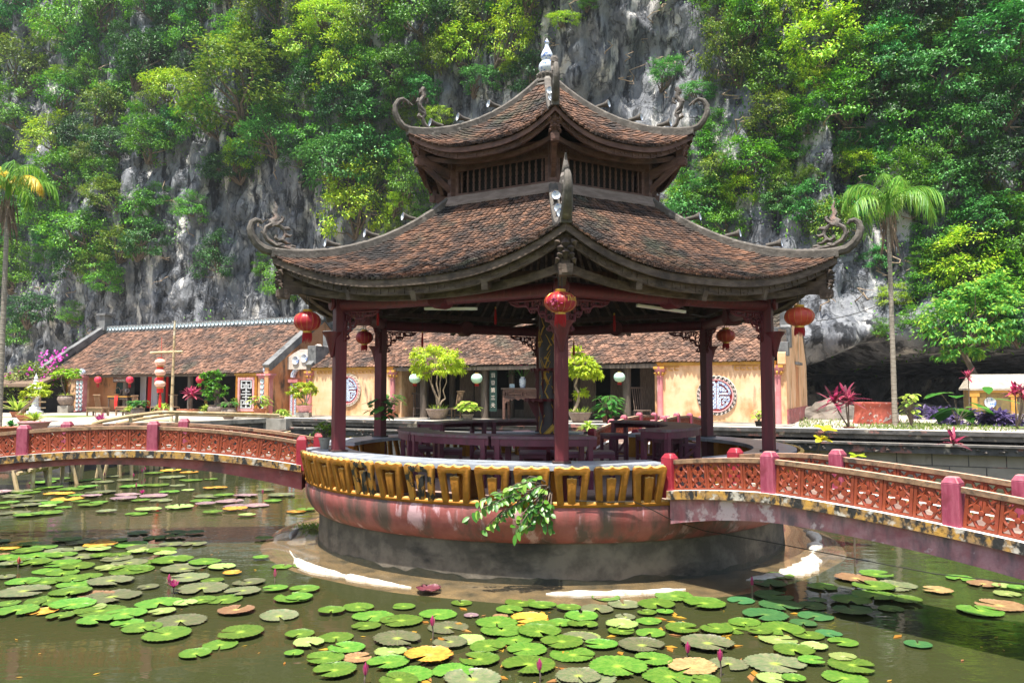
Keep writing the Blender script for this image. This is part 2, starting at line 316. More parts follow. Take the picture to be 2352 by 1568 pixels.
# footing in the water
def ftz(a, r): return .018 * noise.noise(Vector((sin(a) * 3.2, cos(a) * 3.2, r * 1.5)))
b = MB(); secs = []
rr_ = [4.0, 4.2, 4.4, 4.6, 4.8, 4.95, 5.1, 5.2]
for i in range(160):
    a = 2 * PI * i / 160; w = 1 + .03 * noise.noise(Vector((sin(a) * 2, cos(a) * 2, 4)))
    secs.append([pol(4.1 + (r - 4.1) * w, a, (.022 - .05 * max(0, (r - 4.7) / .5) ** 1.6) + ftz(a, r)) for r in rr_])
secs.append(secs[0]); b.loft(secs, closed=False, caps=False); part(b, 'footing', m_footwet, smooth=2)
for (a0, a1, r0, r1) in ((-66, -25, 4.56, 4.84), (-3, 20, 4.44, 4.66), (33, 63, 4.34, 4.98), (64, 90, 4.55, 4.82), (-96, -80, 4.42, 4.7)):  # dry concrete strips, shaped and whitened as sun patches between the shadows
    b = MB(); n = 40; secs = []
    for i in range(n + 1):
        t = i / n; a = R(a0 + (a1 - a0) * t); w = (sin(PI * min(1, max(0, t))) ** .8) * (.75 + 1.0 * noise.noise(Vector((a * 9, r0 * 3, 1))) + .5 * noise.noise(Vector((a * 30, r0, 2)))); w = max(.02, w)
        mid = (r0 + r1) / 2 + .14 * noise.noise(Vector((a * 3, 2, r1))); hw = (r1 - r0) / 2 * w * (.58 if a1 < 0 else .75)
        hz = (.05 + ftz(a, mid) * .4) * min(1, .3 + w)
        secs.append([pol(mid - hw - .01, a, .0), pol(mid - hw, a, hz), pol(mid - hw * .3, a, hz + .022), pol(mid + hw * .4, a, hz + .016), pol(mid + hw, a, hz), pol(mid + hw + .01, a, .0)])
    b.loft(secs, closed=False, caps=False); part(b, 'dry_sunlit_footing', m_footdrylit, smooth=2)

# --- bench
OPEN = [(R(-94), R(-76)), (R(19.5), R(36)), (R(149), R(166))]
def closed_arcs():
    e = sorted(OPEN); out = []
    for i, (a, bb) in enumerate(e):
        nx = e[(i + 1) % len(e)][0] + (2 * PI if i == len(e) - 1 else 0); out.append((bb, nx))
    return out
for (a0, a1) in closed_arcs():
    b = MB(); n = 60; secs = []
    for i in range(n + 1):
        a = a0 + (a1 - a0) * i / n
        secs.append([pol(3.66, a, 1.55), pol(3.66, a, 1.615), pol(4.36, a, 1.62), pol(4.36, a, 1.55)])
    b.loft(secs); part(b, 'bench_top', m_slate)
    k = int((a1 - a0) / .32)
    for i in range(k + 1):
        a = a0 + .04 + (a1 - a0 - .08) * i / k; b = MB(); b.box(pol(3.9, a, 1.325), (.16, .4, .45), a); part(b, 'bench_support', m_yellow)

# --- balusters : a flared arch with a loose slat inside it
def bal_frame(mat):
    W, w0, h = .232, .19, .51
    out = [(-w0, 0), (-.207, .2), (-W, .4), (-.24, .46), (-.215, .5), (-.16, .508), (-.09, .486), (-.035, .49), (0, .517), (.035, .49), (.09, .486), (.16, .508), (.215, .5), (.24, .46), (W, .4), (.207, .2), (w0, 0),
           (.1, 0), (.115, .2), (.13, .395), (.05, .402), (0, .39), (-.05, .402), (-.13, .395), (-.115, .2), (-.1, 0)]
    m = prism(out, .07)
    return m
def bal_slat():
    return prism([(-.05, 0), (-.056, .15), (-.066, .33), (-.062, .352), (-.03, .345), (0, .362), (.03, .345), (.062, .352), (.066, .33), (.056, .15), (.05, 0)], .05).add([(-.003, -.025, 0), (.003, -.025, 0), (.006, -.038, .1), (0, -.04, .345), (-.006, -.038, .1)], [(0, 1, 2, 3, 4)])
p_bal = bal_frame(None).build('baluster', m_yellow, pav, bevel=.014, smooth=2)
p_slat = bal_slat().build('slat', m_yellow, p_bal, bevel=.012, smooth=2)
NB = 53; first = True
black = {-6: 1, -8: 1}
for i in range(-26, 27):
    a = 2 * PI * i / NB + R(1.4)
    aa = (a + PI) % (2 * PI) - PI
    if any(o0 - .05 < aa < o1 + .05 for o0, o1 in OPEN): continue
    if first: o = p_bal; s = p_slat; first = False
    else: o = inst(p_bal, pav); s = inst(p_slat, o)
    o.location = pol(4.34, a, 1.115); o.rotation_euler = (R(12), 0, a)
    s.location = (0, .0, 0); s.rotation_euler = (0, 0, 0)
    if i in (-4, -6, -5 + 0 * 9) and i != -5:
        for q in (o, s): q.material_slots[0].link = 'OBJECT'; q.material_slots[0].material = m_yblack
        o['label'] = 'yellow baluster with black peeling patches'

# --- columns, cups, beams, brackets
def scroll2d(cx, cz, r0, r1, a0, turns, n=14):
    return [(cx + (r0 + (r1 - r0) * i / n) * cos(a0 + turns * 2 * PI * i / n), cz + (r0 + (r1 - r0) * i / n) * sin(a0 + turns * 2 * PI * i / n)) for i in range(n + 1)]
br = MB()                                              # fretwork bracket: x along the beam from the column, z down from 0
def rb(pts, w=.016): br.tube([(x, 0, z) for x, z in pts], w, 5, flat=1.0)
br.box((.36, 0, -.012), (.72, .05, .024)); br.box((.012, 0, -.24), (.024, .05, .48))
rb([(.02, -.45), (.05, -.33), (.13, -.3), (.14, -.2), (.24, -.2), (.26, -.12), (.4, -.13), (.44, -.07), (.58, -.08), (.7, -.03)], .022)
for (x, z, r_, a_, t_) in ((.1, -.1, .075, 0, 1.4), (.28, -.1, .07, 2, -1.3), (.45, -.06, .05, 1, 1.3), (.08, -.25, .065, 2, 1.4), (.07, -.4, .05, 0, -1.3), (.6, -.05, .04, 0, 1.2), (.19, -.2, .06, 3, 1.2), (.36, -.15, .055, 4, -1.2)): rb(scroll2d(x, z, r_, .015, a_, t_), .014)
for x, z in ((.17, -.05), (.22, -.05), (.04, -.18), (.34, -.05), (.13, -.15), (.04, -.33)): br.box((x, 0, z), (.03, .035, .075))
p_br = None
COLR = 4.0
def pencol(a): return pol(COLR, a)
for k in range(6):
    a = R(60 * k)
    b = MB(); b.box((0, 0, (1.1 + 4.12) / 2), (.185, .185, 3.02)); c = b.build('column', m_maroon, pav, loc=pencol(a), rot=(0, 0, a), bevel=.008)
    b = MB(); b.box((0, 0, 1.635), (.25, .25, .03)); b.build('column_base', m_dark, c, bevel=.006)
    b = MB(); b.lathe([(.0, 3.12), (.022, 3.13), (.06, 3.28), (.105, 3.44), (.115, 3.46), (.15, 3.5), (.165, 3.535), (.15, 3.54), (.1, 3.52)], 14); b.build('cup', m_maroon, c, loc=(0, -.125, 0), smooth=True)
    b = MB(); b.lathe([(0, -.03), (.1, -.03), (.12, 0), (.1, .03), (0, .03)], 16); b.build('beam_end', m_maroon, c, loc=(0, -.14, 4.0), rot=(R(90), 0, 0), smooth=True)
    a2 = R(60 * (k + 1)); p, q = pencol(a), pencol(a2); d = (q - p).normalized(); mid = (p + q) / 2
    rz = math.atan2(d.y, d.x)
    b = MB(); b.tube([(-1.92, 0, 0), (1.92, 0, 0)], .11, 12); b.build('beam', m_maroon, pav, loc=(mid.x, mid.y, 3.98), rot=(0, 0, rz), smooth=True)
    b = MB(); b.box((0, 0, 0), (3.8, .1, .1)); b.build('beam', m_dark, pav, loc=(mid.x, mid.y, 4.22), rot=(0, 0, rz))
    b = MB(); b.lathe([(0, -.14), (.16, -.14), (.17, -.1), (.17, .1), (.16, .14), (0, .14)], 18); b.build('beam_boss', m_maroon, pav, loc=(mid.x, mid.y, 3.98), rot=(R(90), 0, rz), smooth=True)
    for sgn, e in ((1, p), (-1, q)):
        o = br.build('carved_bracket', m_maroon, pav, smooth=2) if p_br is None else inst(p_br, pav)
        if p_br is None: p_br = o
        o.location = e + d * sgn * .095 + Vector((0, 0, 3.86)); o.rotation_euler = (0, 0, rz if sgn > 0 else rz + PI)
    b = MB(); b.box((0, 0, 0), (.95, .05, .04)); 
    if k in (0, 5): b.build('tube_light', m_white, pav, loc=(mid.x * .93, mid.y * .93, 3.84), rot=(0, R(3), rz))

# --- tiled hexagonal roofs
def hexroof(re, rt, ze, zt, lift, tw, nv, th, name, curve=1.3):
    t30 = math.tan(R(30))
    def P(k, s, v):
        ap = (re + (rt - re) * v) * cos(R(30)); a = R(60 * k + 30)
        fl = 1 + .035 * abs(s) ** 3 * (1 - v) ** 2
        z = ze + (zt - ze) * (.35 * v + .65 * v ** 1.75 if curve else v) + lift * abs(s) ** 2.6 * (1 - v) ** 1.7
        n_ = pol(1, a); e = Vector((cos(a), sin(a), 0))
        q = (n_ * ap + e * (s * ap * t30)) * fl; q.z = z; return q
    for k in range(6):
        mb = MB(); bed = MB(); nn = 24
        bed.loft([[P(k, -1 + 2 * i / nn, j / 12) - Vector((0, 0, .012)) for i in range(nn + 1)] for j in range(13)], closed=False, caps=False)
        bo = bed.build(name + '_bed', m_under, pav, smooth=2)
        for j in range(nv):
            v0 = j / nv; v1 = min(1., (j + 1.7) / nv); ap = (re + (rt - re) * v0) * cos(R(30)); w = 2 * ap * t30
            nc = max(3, int(w / tw)); off = .5 if j % 2 else 0.
            for i in range(nc + (1 if j % 2 else 0)):
                s0 = -1 + 2 * (i - off) / nc; s1 = s0 + 2 / nc; s0 = max(-1, s0 + .15 / nc); s1 = min(1, s1 - .15 / nc)
                if s1 - s0 < .3 / nc: continue
                a_, b_, c_, d_ = P(k, s0, v0), P(k, s1, v0), P(k, s1, v1), P(k, s0, v1)
                n = (b_ - a_).cross(d_ - a_).normalized()
                if n.z < 0: n = -n
                lf = n * th * rng.uniform(.8, 1.3); jj = (d_ - a_) * rng.uniform(-.07, .05); up = n * .004
                A, B = a_ + lf + jj, b_ + lf * rng.uniform(.8, 1.2) + jj; m_ = (A + B) / 2 - (d_ - a_) * .14
                A2, B2, m2 = A - n * th * 1.0, B - n * th * 1.0, m_ - n * th * 1.0
                mb.add([A, m_, B, c_ + up, d_ + up, A2, m2, B2], [(0, 1, 2, 3, 4), (0, 5, 6, 1), (1, 6, 7, 2), (0, 4, 5), (2, 7, 3)])
        mb.build(name, m_tile, pav)
    return P
PL = hexroof(4.95, 2.12, 4.20, 5.84, .50, .094, 38, .026, 'lower_roof')
PU = hexroof(2.76, .22, 6.64, 8.40, .38, .108, 27, .03, 'upper_roof')

# --- eaves boards with a raised meander, rafters, hip ridges and scrolls
def eaves(P, dz, zs, name, mats, nrel, fret):
    for k in range(6):
        for (ins, z0, z1, thk), mt, nm in zip(zs, mats, ('eave_board', 'carved_eave_board', 'eave_beam')):
            b = MB(); secs = []; n = 28
            for i in range(n + 1):
                s = -1 + 2 * i / n; q = P(k, s, 0.0); rad = Vector((q.x, q.y, 0)).normalized(); f = 1 - ins
                flat_ = nm == 'eave_beam'
                zz = q.z if not flat_ else q.z * .45 + P(k, 0, 0).z * .55 + .04
                o_ = Vector((q.x * f, q.y * f, zz)); i_ = o_ - rad * thk
                secs.append([o_ + Vector((0, 0, z0)), o_ + Vector((0, 0, z1)), i_ + Vector((0, 0, z1)), i_ + Vector((0, 0, z0))])
            b.loft(secs)
            if nm == 'carved_eave_board' and fret:
                m = nrel
                for j in range(m):
                    for (du, dv, wu, wv) in ((.12, .5, .08, .8), (.3, .84, .3, .14), (.46, .55, .08, .5), (.33, .3, .2, .14), (.66, .16, .5, .14), (.7, .62, .1, .5), (.84, .84, .2, .14)):
                        s = -1 + 2 * (j + du) / m
                        if abs(s) > .985: continue
                        q = P(k, s, 0.0); rad = Vector((q.x, q.y, 0)).normalized(); f = 1 - ins; a = R(60 * k + 30)
                        q1 = P(k, min(1, s + .02), 0); q0 = P(k, max(-1, s - .02), 0); sl = (q1.z - q0.z) / max(1e-5, (Vector((q1.x - q0.x, q1.y - q0.y, 0))).length)
                        wlen = (P(k, 1, 0) - P(k, -1, 0)).length / m
                        b.box(Vector((q.x * f, q.y * f, q.z + z0 + (z1 - z0) * dv)) + rad * .004, (wu * wlen, .02, wv * (z1 - z0)), m=Matrix.Rotation(a, 3, 'Z') @ Matrix.Rotation(-math.atan(sl), 3, 'Y'))
            b.build(nm, mt, pav)
        # rafters under the tiles
        b = MB()
        for i in range(-7, 8):
            s = i / 7.6
            for q in range(6): b.bar(P(k, s, .02 + q * .15) - Vector((0, 0, .085)), P(k, s, .17 + q * .15) - Vector((0, 0, .085)), .05, .06)
        b.build('rafters', m_wood, pav)
eaves(PL, 0, [(.006, -.12, -.012, .05), (.03, -.235, -.115, .05), (.085, -.32, -.21, .09)], 'lower', (m_wood, m_wood, m_wood), 11, True)
eaves(PU, 0, [(.01, -.10, -.012, .04), (.045, -.19, -.095, .04), (.13, -.25, -.17, .07)], 'upper', (m_redwood, m_redwood, m_redwood), 7, True)

def ridge_assets(sc_):
    h = MB(); h.lathe([(.03, 0), (.034, .12), (.045, .18), (.066, .225), (.07, .235), (.062, .232), (.02, .2)], 12); 
    return h
horn = MB().lathe([(.034, 0), (.036, .13), (.05, .19), (.072, .235), (.076, .245), (.07, .25)], 14)
plate = MB().lathe([(.0, .215), (.03, .222), (.068, .247)], 14)
p_horn = p_plate = None
def ridges(P, w, h, curl, orn, sc_, hs):
    global p_horn, p_plate
    for k in range(6):
        a = R(60 * k); rad = pol(1, a)
        path = [P(k - 1, 1, v) for v in [1, .9, .8, .7, .6, .5, .4, .3, .2, .1, .04, 0]]
        sid = Vector((cos(a), sin(a), 0)); secs = []
        for q in path:
            secs.append([q + sid * w / 2 - Vector((0, 0, .03)), q + sid * w / 2 + Vector((0, 0, h * .75)), q + sid * w * .25 + Vector((0, 0, h)), q - sid * w * .25 + Vector((0, 0, h)), q - sid * w / 2 + Vector((0, 0, h * .75)), q - sid * w / 2 - Vector((0, 0, .03))])
        b = MB(); b.loft(secs); e = path[-1]
        tip = [e + rad * (x * sc_) + Vector((0, 0, z * sc_ + h * .45)) for x, z in curl]
        b.tube([path[-2] + Vector((0, 0, h * .45))] + tip, [w * .52] + [w * .5 * (1 - .72 * i / len(tip)) for i in range(len(tip))], 8)
        ro = b.build('hip_ridge', m_stone, pav, smooth=True)
        b = MB()
        for pts, r0, r1 in orn:
            n = len(pts); b.tube([e + rad * (x * sc_) + Vector((0, 0, z * sc_ + h * .5)) for x, z in pts], [(r0 + (r1 - r0) * i / (n - 1)) * sc_ for i in range(n)], 7, flat=.75)
        b.build('dragon_scroll', m_scroll, ro, smooth=True)
        for v in hs:
            q = P(k - 1, 1, v) + Vector((0, 0, h + .03))
            if p_horn is None:
                o = horn.build('ridge_horn', m_stone, pav, smooth=True); p_horn = o; pl = plate.build('plate', m_china, o, smooth=True); p_plate = pl
            else: o = inst(p_horn, pav); pl = inst(p_plate, o)
            o.location = q - rad * .06; o.rotation_euler = (R(84), 0, a)
curlL = [(.12, .035), (.24, .12), (.33, .25), (.36, .38), (.33, .49), (.26, .54), (.19, .53), (.155, .48)]
def sp(cx, cz, r0, r1, a0, t): return scroll2d(cx, cz, r0, r1, a0, t, 16)
ornL = [([(-.62, .03), (-.45, .05), (-.25, .09), (-.08, .12), (.06, .2), (.12, .31), (.09, .42), (-.02, .49), (-.14, .48), (-.23, .41), (-.25, .31), (-.2, .23), (-.13, .21), (-.08, .25), (-.09, .3)], .062, .045),
        ([(-.06, .46), (-.03, .54), (-.1, .62), (-.05, .7), (-.09, .8), (-.05, .9)], .1, .012), ([(-.1, .5), (-.18, .56), (-.21, .62), (-.17, .64)], .06, .025), ([(-.22, .42), (-.31, .44), (-.35, .41)], .06, .012), ([(-.24, .32), (-.33, .3), (-.37, .33)], .06, .012),
        ([(-.2, .22), (-.28, .17), (-.36, .17)], .065, .015), ([(-.12, .12), (-.19, .15), (-.16, .2), (-.1, .18)], .07, .03), ([(-.3, .08), (-.37, .13), (-.44, .12)], .06, .02), ([(-.5, .04), (-.58, .08), (-.66, .05)], .05, .015), ([(.1, .3), (.17, .33), (.16, .38)], .03, .008)]
ornU = [([(-.62, .02), (-.5, .08), (-.38, .18), (-.33, .3), (-.38, .38), (-.36, .46), (-.28, .52), (-.26, .62), (-.32, .7), (-.36, .78), (-.32, .86), (-.36, .93)], .05, .075),
        ([(-.3, .3), (-.24, .33), (-.26, .38)], .06, .03), ([(-.36, .4), (-.28, .44), (-.26, .5)], .06, .03), ([(-.3, .6), (-.22, .64), (-.24, .7)], .06, .03), ([(-.36, .82), (-.28, .84), (-.28, .9)], .06, .03), ([(-.42, .74), (-.44, .66), (-.38, .62)], .045, .03),
        ([(-.1, .52), (.0, .6), (.08, .58), (.12, .5)], .03, .02)]
ridges(PL, .15, .13, curlL, ornL, .88, (.78, .55, .33))
ridges(PU, .125, .12, [(.1, .06), (.2, .17), (.27, .32), (.27, .46), (.2, .58), (.1, .63), (.02, .6), (-.02, .54)], ornU, .84, (.66, .42, .22))

# corner brackets under the eaves (leaf carved ends)
cb = MB(); 
for i, (x, z, s_) in enumerate(((0, 0, .17), (-.06, -.08, .15), (.06, -.08, .15), (-.1, .02, .12), (.1, .02, .12), (-.07, -.2, .13), (.07, -.2, .13), (-.1, -.28, .1), (.1, -.28, .1), (0, -.16, .17))):
    cb.tube([(x, 0, z + s_ * .5), (x * 1.25, -.07, z), (x * 1.5, -.02, z - s_ * .6)], [s_ * .2, s_ * .42, s_ * .12], 8)
cb.box((0, .03, -.45), (.2, .2, .2), taper=1.15); cb.box((0, .1, -.14), (.13, .2, .62)); cb.box((0, -.085, -.45), (.12, .03, .13))
p_cb = cb.build('corner_bracket', m_wood, pav, smooth=True)
for k in range(6):
    a = R(60 * k); q = PL(k - 1, 1, 0); o = p_cb if k == 0 else inst(p_cb, pav)
    o.location = Vector((q.x * .965, q.y * .965, q.z - .27)); o.rotation_euler = (0, 0, a); o.scale = (.82, .82, .72)
p_cu = inst(p_cb, pav); p_cu.data = p_cb.data.copy(); p_cu.data.materials[0] = m_redwood
for k in range(6):
    a = R(60 * k); q = PU(k - 1, 1, 0); o = p_cu if k == 0 else inst(p_cu, pav)
    o.location = Vector((q.x * .93, q.y * .93, q.z - .2)); o.rotation_euler = (0, 0, a); o.scale = (.62,) * 3
for k in range(6):                                       # struts from the columns to the eave corners and the upper posts
    a = R(60 * k); b = MB(); q = PL(k - 1, 1, 0)
    b.bar(pol(3.6, a, 4.3), Vector((q.x * .96, q.y * .96, q.z - .5)), .13, .2); b.bar(pol(4.0, a, 4.05), pol(4.75, a, 4.22), .1, .16)
    q = PU(k - 1, 1, 0); b.build('eave_strut', m_wood, pav)
    b = MB(); b.bar(pol(1.95, a, 6.35), Vector((q.x * .93, q.y * .93, q.z - .42)), .1, .14); b.bar(pol(1.95, a, 6.05), Vector((q.x * .9, q.y * .9, q.z - .5)), .07, .09); b.build('eave_strut', m_redwood, pav)
    for s in (-.5, 0, .5):
        b = MB(); q = PL(k, s, 0); b.bar(Vector((q.x * .8, q.y * .8, 4.2)), Vector((q.x * .97, q.y * .97, q.z - .26)), .09, .15); b.build('eave_strut', m_wood, pav)

# --- upper storey
UR = 1.98
b = MB(); b.lathe([(UR + .22, 5.70), (UR + .22, 5.84), (UR + .16, 5.98), (UR - .1, 6.0)], 6); part(b, 'sill_band', m_sill)
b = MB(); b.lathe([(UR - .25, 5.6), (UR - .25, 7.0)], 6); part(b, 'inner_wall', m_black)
b = MB(); b.lathe([(0, 6.02), (UR - .05, 6.02)], 6); part(b, 'upper_floor', m_dark)
spn = MB(); spn.lathe([(.012, 0), (.016, .03), (.024, .05), (.016, .07), (.02, .11), (.024, .14), (.014, .17), (.022, .2), (.024, .24), (.014, .27), (.02, .3), (.02, .33), (.012, .36), (.016, .4)], 7); p_sp = None
for k in range(6):
    a = R(60 * k); am = R(60 * k + 30); p, q = pol(UR, a), pol(UR, R(60 * k + 60)); d = (q - p).normalized(); mid = (p + q) / 2
    b = MB(); b.box((0, 0, 6.36), (.15, .15, .9)); b.build('post', m_redwood, pav, loc=p, rot=(0, 0, a), bevel=.006)
    L_ = (q - p).length - .14
    b = MB(); b.box((0, 0, 6.58), (L_, .05, .24)); b.box((0, -.03, 6.71), (L_, .05, .04)); b.box((0, -.03, 6.455), (L_, .05, .04))
    r2 = random.Random(k)
    for i in range(26):
        x = -L_ / 2 + .08 + (L_ - .16) * i / 25
        b.tube([(x + .03 * cos(t), -.03, 6.58 + .055 * sin(t) * (1 if i % 2 else -1)) for t in (0, .9, 1.8, 2.7, 3.6, 4.4)], .013, 4)
    b.box((0, -.028, 6.58), (.22, .02, .16)); b.build('carved_panel', m_redwood, pav, loc=mid, rot=(0, 0, am))
    b = MB(); b.box((0, 0, 6.02), (L_, .06, .05)); b.box((-L_ / 2 + .03, 0, 6.24), (.06, .055, .42)); b.box((L_ / 2 - .03, 0, 6.24), (.06, .055, .42)); b.build('window_frame', m_redwood, pav, loc=mid, rot=(0, 0, am))
    for i in range(14):
        o = spn.build('spindle', m_redwood, pav, smooth=True) if p_sp is None else inst(p_sp, pav)
        if p_sp is None: p_sp = o
        o.location = mid + d * (-L_ / 2 + .12 + (L_ - .24) * i / 13) + Vector((0, 0, 6.04))

# --- finial
b = MB(); b.lathe([(.42, 8.14), (.44, 8.2), (.40, 8.26), (.34, 8.29), (.38, 8.33), (.36, 8.4), (.28, 8.43), (.25, 8.44), (.24, 8.54), (.26, 8.6), (.24, 8.66), (.12, 8.68)], 24, c=(0, 0, -.02)); FZ = lambda m: setattr(m, 'v', [(x * .68, y * .68, 8.36 + (z - 8.2) * .66) for x, y, z in m.v])
FZ(b); fin = part(b, 'finial', m_stone, smooth=True)
b = MB()
for i in range(14): b.tube([pol(.255, i * 2 * PI / 14, 8.46), pol(.28, i * 2 * PI / 14, 8.56), pol(.25, i * 2 * PI / 14, 8.63)], [.02, .045, .015], 6)
FZ(b); b.build('lotus_petals', m_stone, fin, smooth=True)
b = MB(); b.lathe([(.0, 8.62), (.1, 8.63), (.19, 8.69), (.235, 8.79), (.24, 8.86), (.22, 8.94), (.16, 9.02), (.1, 9.05), (.15, 9.09), (.175, 9.15), (.17, 9.22), (.13, 9.32), (.085, 9.41), (.06, 9.49), (.055, 9.55), (.075, 9.57), (.08, 9.59), (.05, 9.63), (.03, 9.67), (.0, 9.72)], 24, c=(0, 0, -.02)); FZ(b); b.build('china_gourd', m_china, fin, smooth=True)

# --- dragon pillar in the middle
b = MB(); b.lathe([(.165, 1.1), (.165, 4.3)], 24); dp = part(b, 'dragon_pillar', m_lacquer, smooth=True)
b = MB(); r2 = random.Random(3)
for i in range(34):
    a0 = r2.uniform(-1.6, 1.6); z0 = r2.uniform(1.5, 3.7); sgn = r2.choice((-1, 1)); h = r2.uniform(.05, .2)
    b.tube([pol(.167, a0 + sgn * .5 * sin(t * 1.1), z0 + h * t * .7 + .05 * sin(t * 2.4)) for t in [x * .4 for x in range(9)]], [.016 * (1 - .6 * x / 8) for x in range(9)], 5)
for i in range(10): b.tube([pol(.167, r2.uniform(-1.2, 1.2) * 0 + (-.6 + .12 * i) + x * .05, 1.75 + .02 * i + .05 * cos(x)) for x in range(7)], .012, 5)
b.build('dragon_pattern', m_gold, dp, smooth=2)
b = MB(); b.lathe([(.30, 1.1), (.36, 1.14), (.34, 1.2), (.5, 1.36), (.56, 1.5), (.5, 1.6), (.36, 1.66), (.4, 1.7), (.34, 1.76), (.2, 1.8)], 28); b.build('pillar_base', m_maroon, dp, smooth=True)
b = MB()
for z, r_ in ((2.42, .42), (2.98, .3)):
    b.lathe([(.17, z - .02), (r_, z - .02), (r_ + .02, z), (r_, z + .025), (.17, z + .025)], 24)
    for i in range(18): b.box(pol(r_ + .012, i * 2 * PI / 18, z), (.06, .03, .06), i * 2 * PI / 18)
    for i in range(6): a = R(60 * i + 30); b.add([pol(.17, a, z - .02), pol(r_ - .04, a, z - .02), pol(r_ * .75, a, z - .18), pol(.24, a, z - .3), pol(.17, a, z - .5)], [(0, 1, 2, 3, 4)])
b.build('pillar_shelf', m_maroon, dp, smooth=True)

# ================================================================== TABLES AND STOOLS UNDER THE ROOF
def arc_table(a0, a1, label, ri=2.2, ro=2.78, topm=None, z0=1.1, h=.80, rz=0.0):
    am = (a0 + a1) / 2; c = pol((ri + ro) / 2, am); o = empty('curved_table', (CX + c.x, CY + c.y, z0), 0, label, 'table', 'curved plum tables around the pillar')
    def q(r, a, z): v = pol(r, a) - c; return Vector((v.x, v.y, z))
    n = 10; AA = [a0 + (a1 - a0) * i / n for i in range(n + 1)]
    MB().loft([[q(ri, a, h - .045), q(ri, a, h), q(ro, a, h), q(ro, a, h - .045)] for a in AA]).build('tabletop', topm or m_plumtop, o, bevel=.006)
    b = MB()
    rr = ro - .035; b.loft([[q(rr - .015, a, h - .15), q(rr - .015, a, h - .046), q(rr + .015, a, h - .046), q(rr + .015, a, h - .15)] for a in AA])
    for a in (a0 + .02, a1 - .02): b.bar(q(ri + .05, a, h - .1), q(ro - .05, a, h - .1), .03, .11)
    b.build('apron', m_plum, o)
    for a in (a0 + .035, a1 - .035):
        for rr in (ri + .05, ro - .05):
            b = MB(); b.box(q(rr, a, (h - .046) / 2), (.075, .075, h - .046), a); b.build('leg', m_plum, o)
    for a in (a0 + .05, a1 - .05): MB().bar(q(ri + .05, a, .12), q(ro - .05, a, .5), .035).build('brace', m_plum, o)
    return o
for d0, d1, lb in ((-96, -60, 'curved plum table with a bare purple top, leftmost of the ring of tables'),
                   (-59, -22, 'long curved plum table with a worn dark top facing the black patched balusters'),
                   (-21, 13, 'curved plum table standing just behind the front column of the pavilion'),
                   (-148, -112, 'plum table at the rear of the pavilion before the big bonsai tree'),
                   (-186, -150, 'plum table at the rear of the pavilion left of the dragon pillar'),
                   (104, 142, 'plum table set in front of the back bridge railings'),
                   (76, 103, 'plum table pushed against the right rear bench of the pavilion'),
                   (40, 75, 'curved plum table with a bare grey worn edge near the right column')):
    t = arc_table(R(d0), R(d1), lb, h=.80 if abs(d0) < 100 and d1 < 20 else .87)
def stool(w, h, tall=False):
    o = empty('tall_stool' if tall else 'low_stool', (0, 0, 1.1), 0, 'x', 'stool')
    b = MB(); b.box((0, 0, h - .02), (w, w, .04)); b.build('seat', m_plumtop, o, bevel=.008)
    b = MB()
    for s in (-1, 1): b.box((0, s * (w / 2 - .025), h - .075), (w - .03, .025, .07)); b.box((s * (w / 2 - .025), 0, h - .075), (.025, w - .08, .07))
    b.build('apron', m_plum, o)
    for sx in (-1, 1):
        for sy in (-1, 1):
            b = MB(); b.box((sx * (w / 2 - .03), sy * (w / 2 - .03), (h - .04) / 2), (.05, .05, h - .04)); b.build('leg', m_plum, o)
    b = MB(); zz = h * .35
    for s in (-1, 1): b.box((0, s * (w / 2 - .03), zz), (w - .1, .025, .03)); b.box((s * (w / 2 - .03), 0, zz + .05), (.025, w - .1, .03))
    b.build('stretcher', m_plum, o); return o
ps = stool(.46, .46); pt = stool(.4, .66, True); u1 = u2 = False
def D2(zx, zy): return ((1150 + .553 * zx) / 1.7415, (1150 + .553 * zy) / 1.7415)
def D3(zx, zy): return ((2200 + .553 * zx) / 1.7415, (1150 + .553 * zy) / 1.7415)
for (px, py), rz, tall, lb in ((D2(1172, 1160), .05, 0, 'low plum stool in front of the long worn table, second from the left column'), (D2(1010, 1140), .3, 0, 'low plum stool half hidden between the two left tables'), (D2(1450, 1178), 0, 0, 'low plum stool in the gap between the two front tables'),
                       (D2(1775, 1180), -.05, 0, 'low plum stool left of the front column under the table'), (D2(2010, 1178), .1, 0, 'low plum stool directly right of the front column'), (D2(2262, 1180), 0, 0, 'low plum stool standing clear of the tables right of the front column'),
                       (D2(1500, 1040), .1, 0, 'low plum stool at the rear left of the dragon pillar'), (D2(1700, 1036), .1, 0, 'low plum stool at the rear touching the dragon pillar base'),
                       (D3(460, 1052), .4, 1, 'tall plum stool standing nearest to the back bridge entrance'), (D3(715, 1062), .2, 1, 'tall plum stool under the table facing the back bridge'), (D3(845, 1078), .3, 1, 'tall plum stool squeezed behind the grey edged table'), (D3(950, 1120), .1, 0, 'low plum stool tucked under the grey edged table')):
    src = pt if tall else ps
    if tall: o = copy_tree(src) if u2 else src; u2 = True
    else: o = copy_tree(src) if u1 else src; u1 = True
    p = onz(px, py, 1.1 + (.66 if tall else .46)); o.location = (p.x, p.y, 1.1); o.rotation_euler = (0, 0, rz); o['label'] = lb; o['group'] = 'stools in the pavilion'
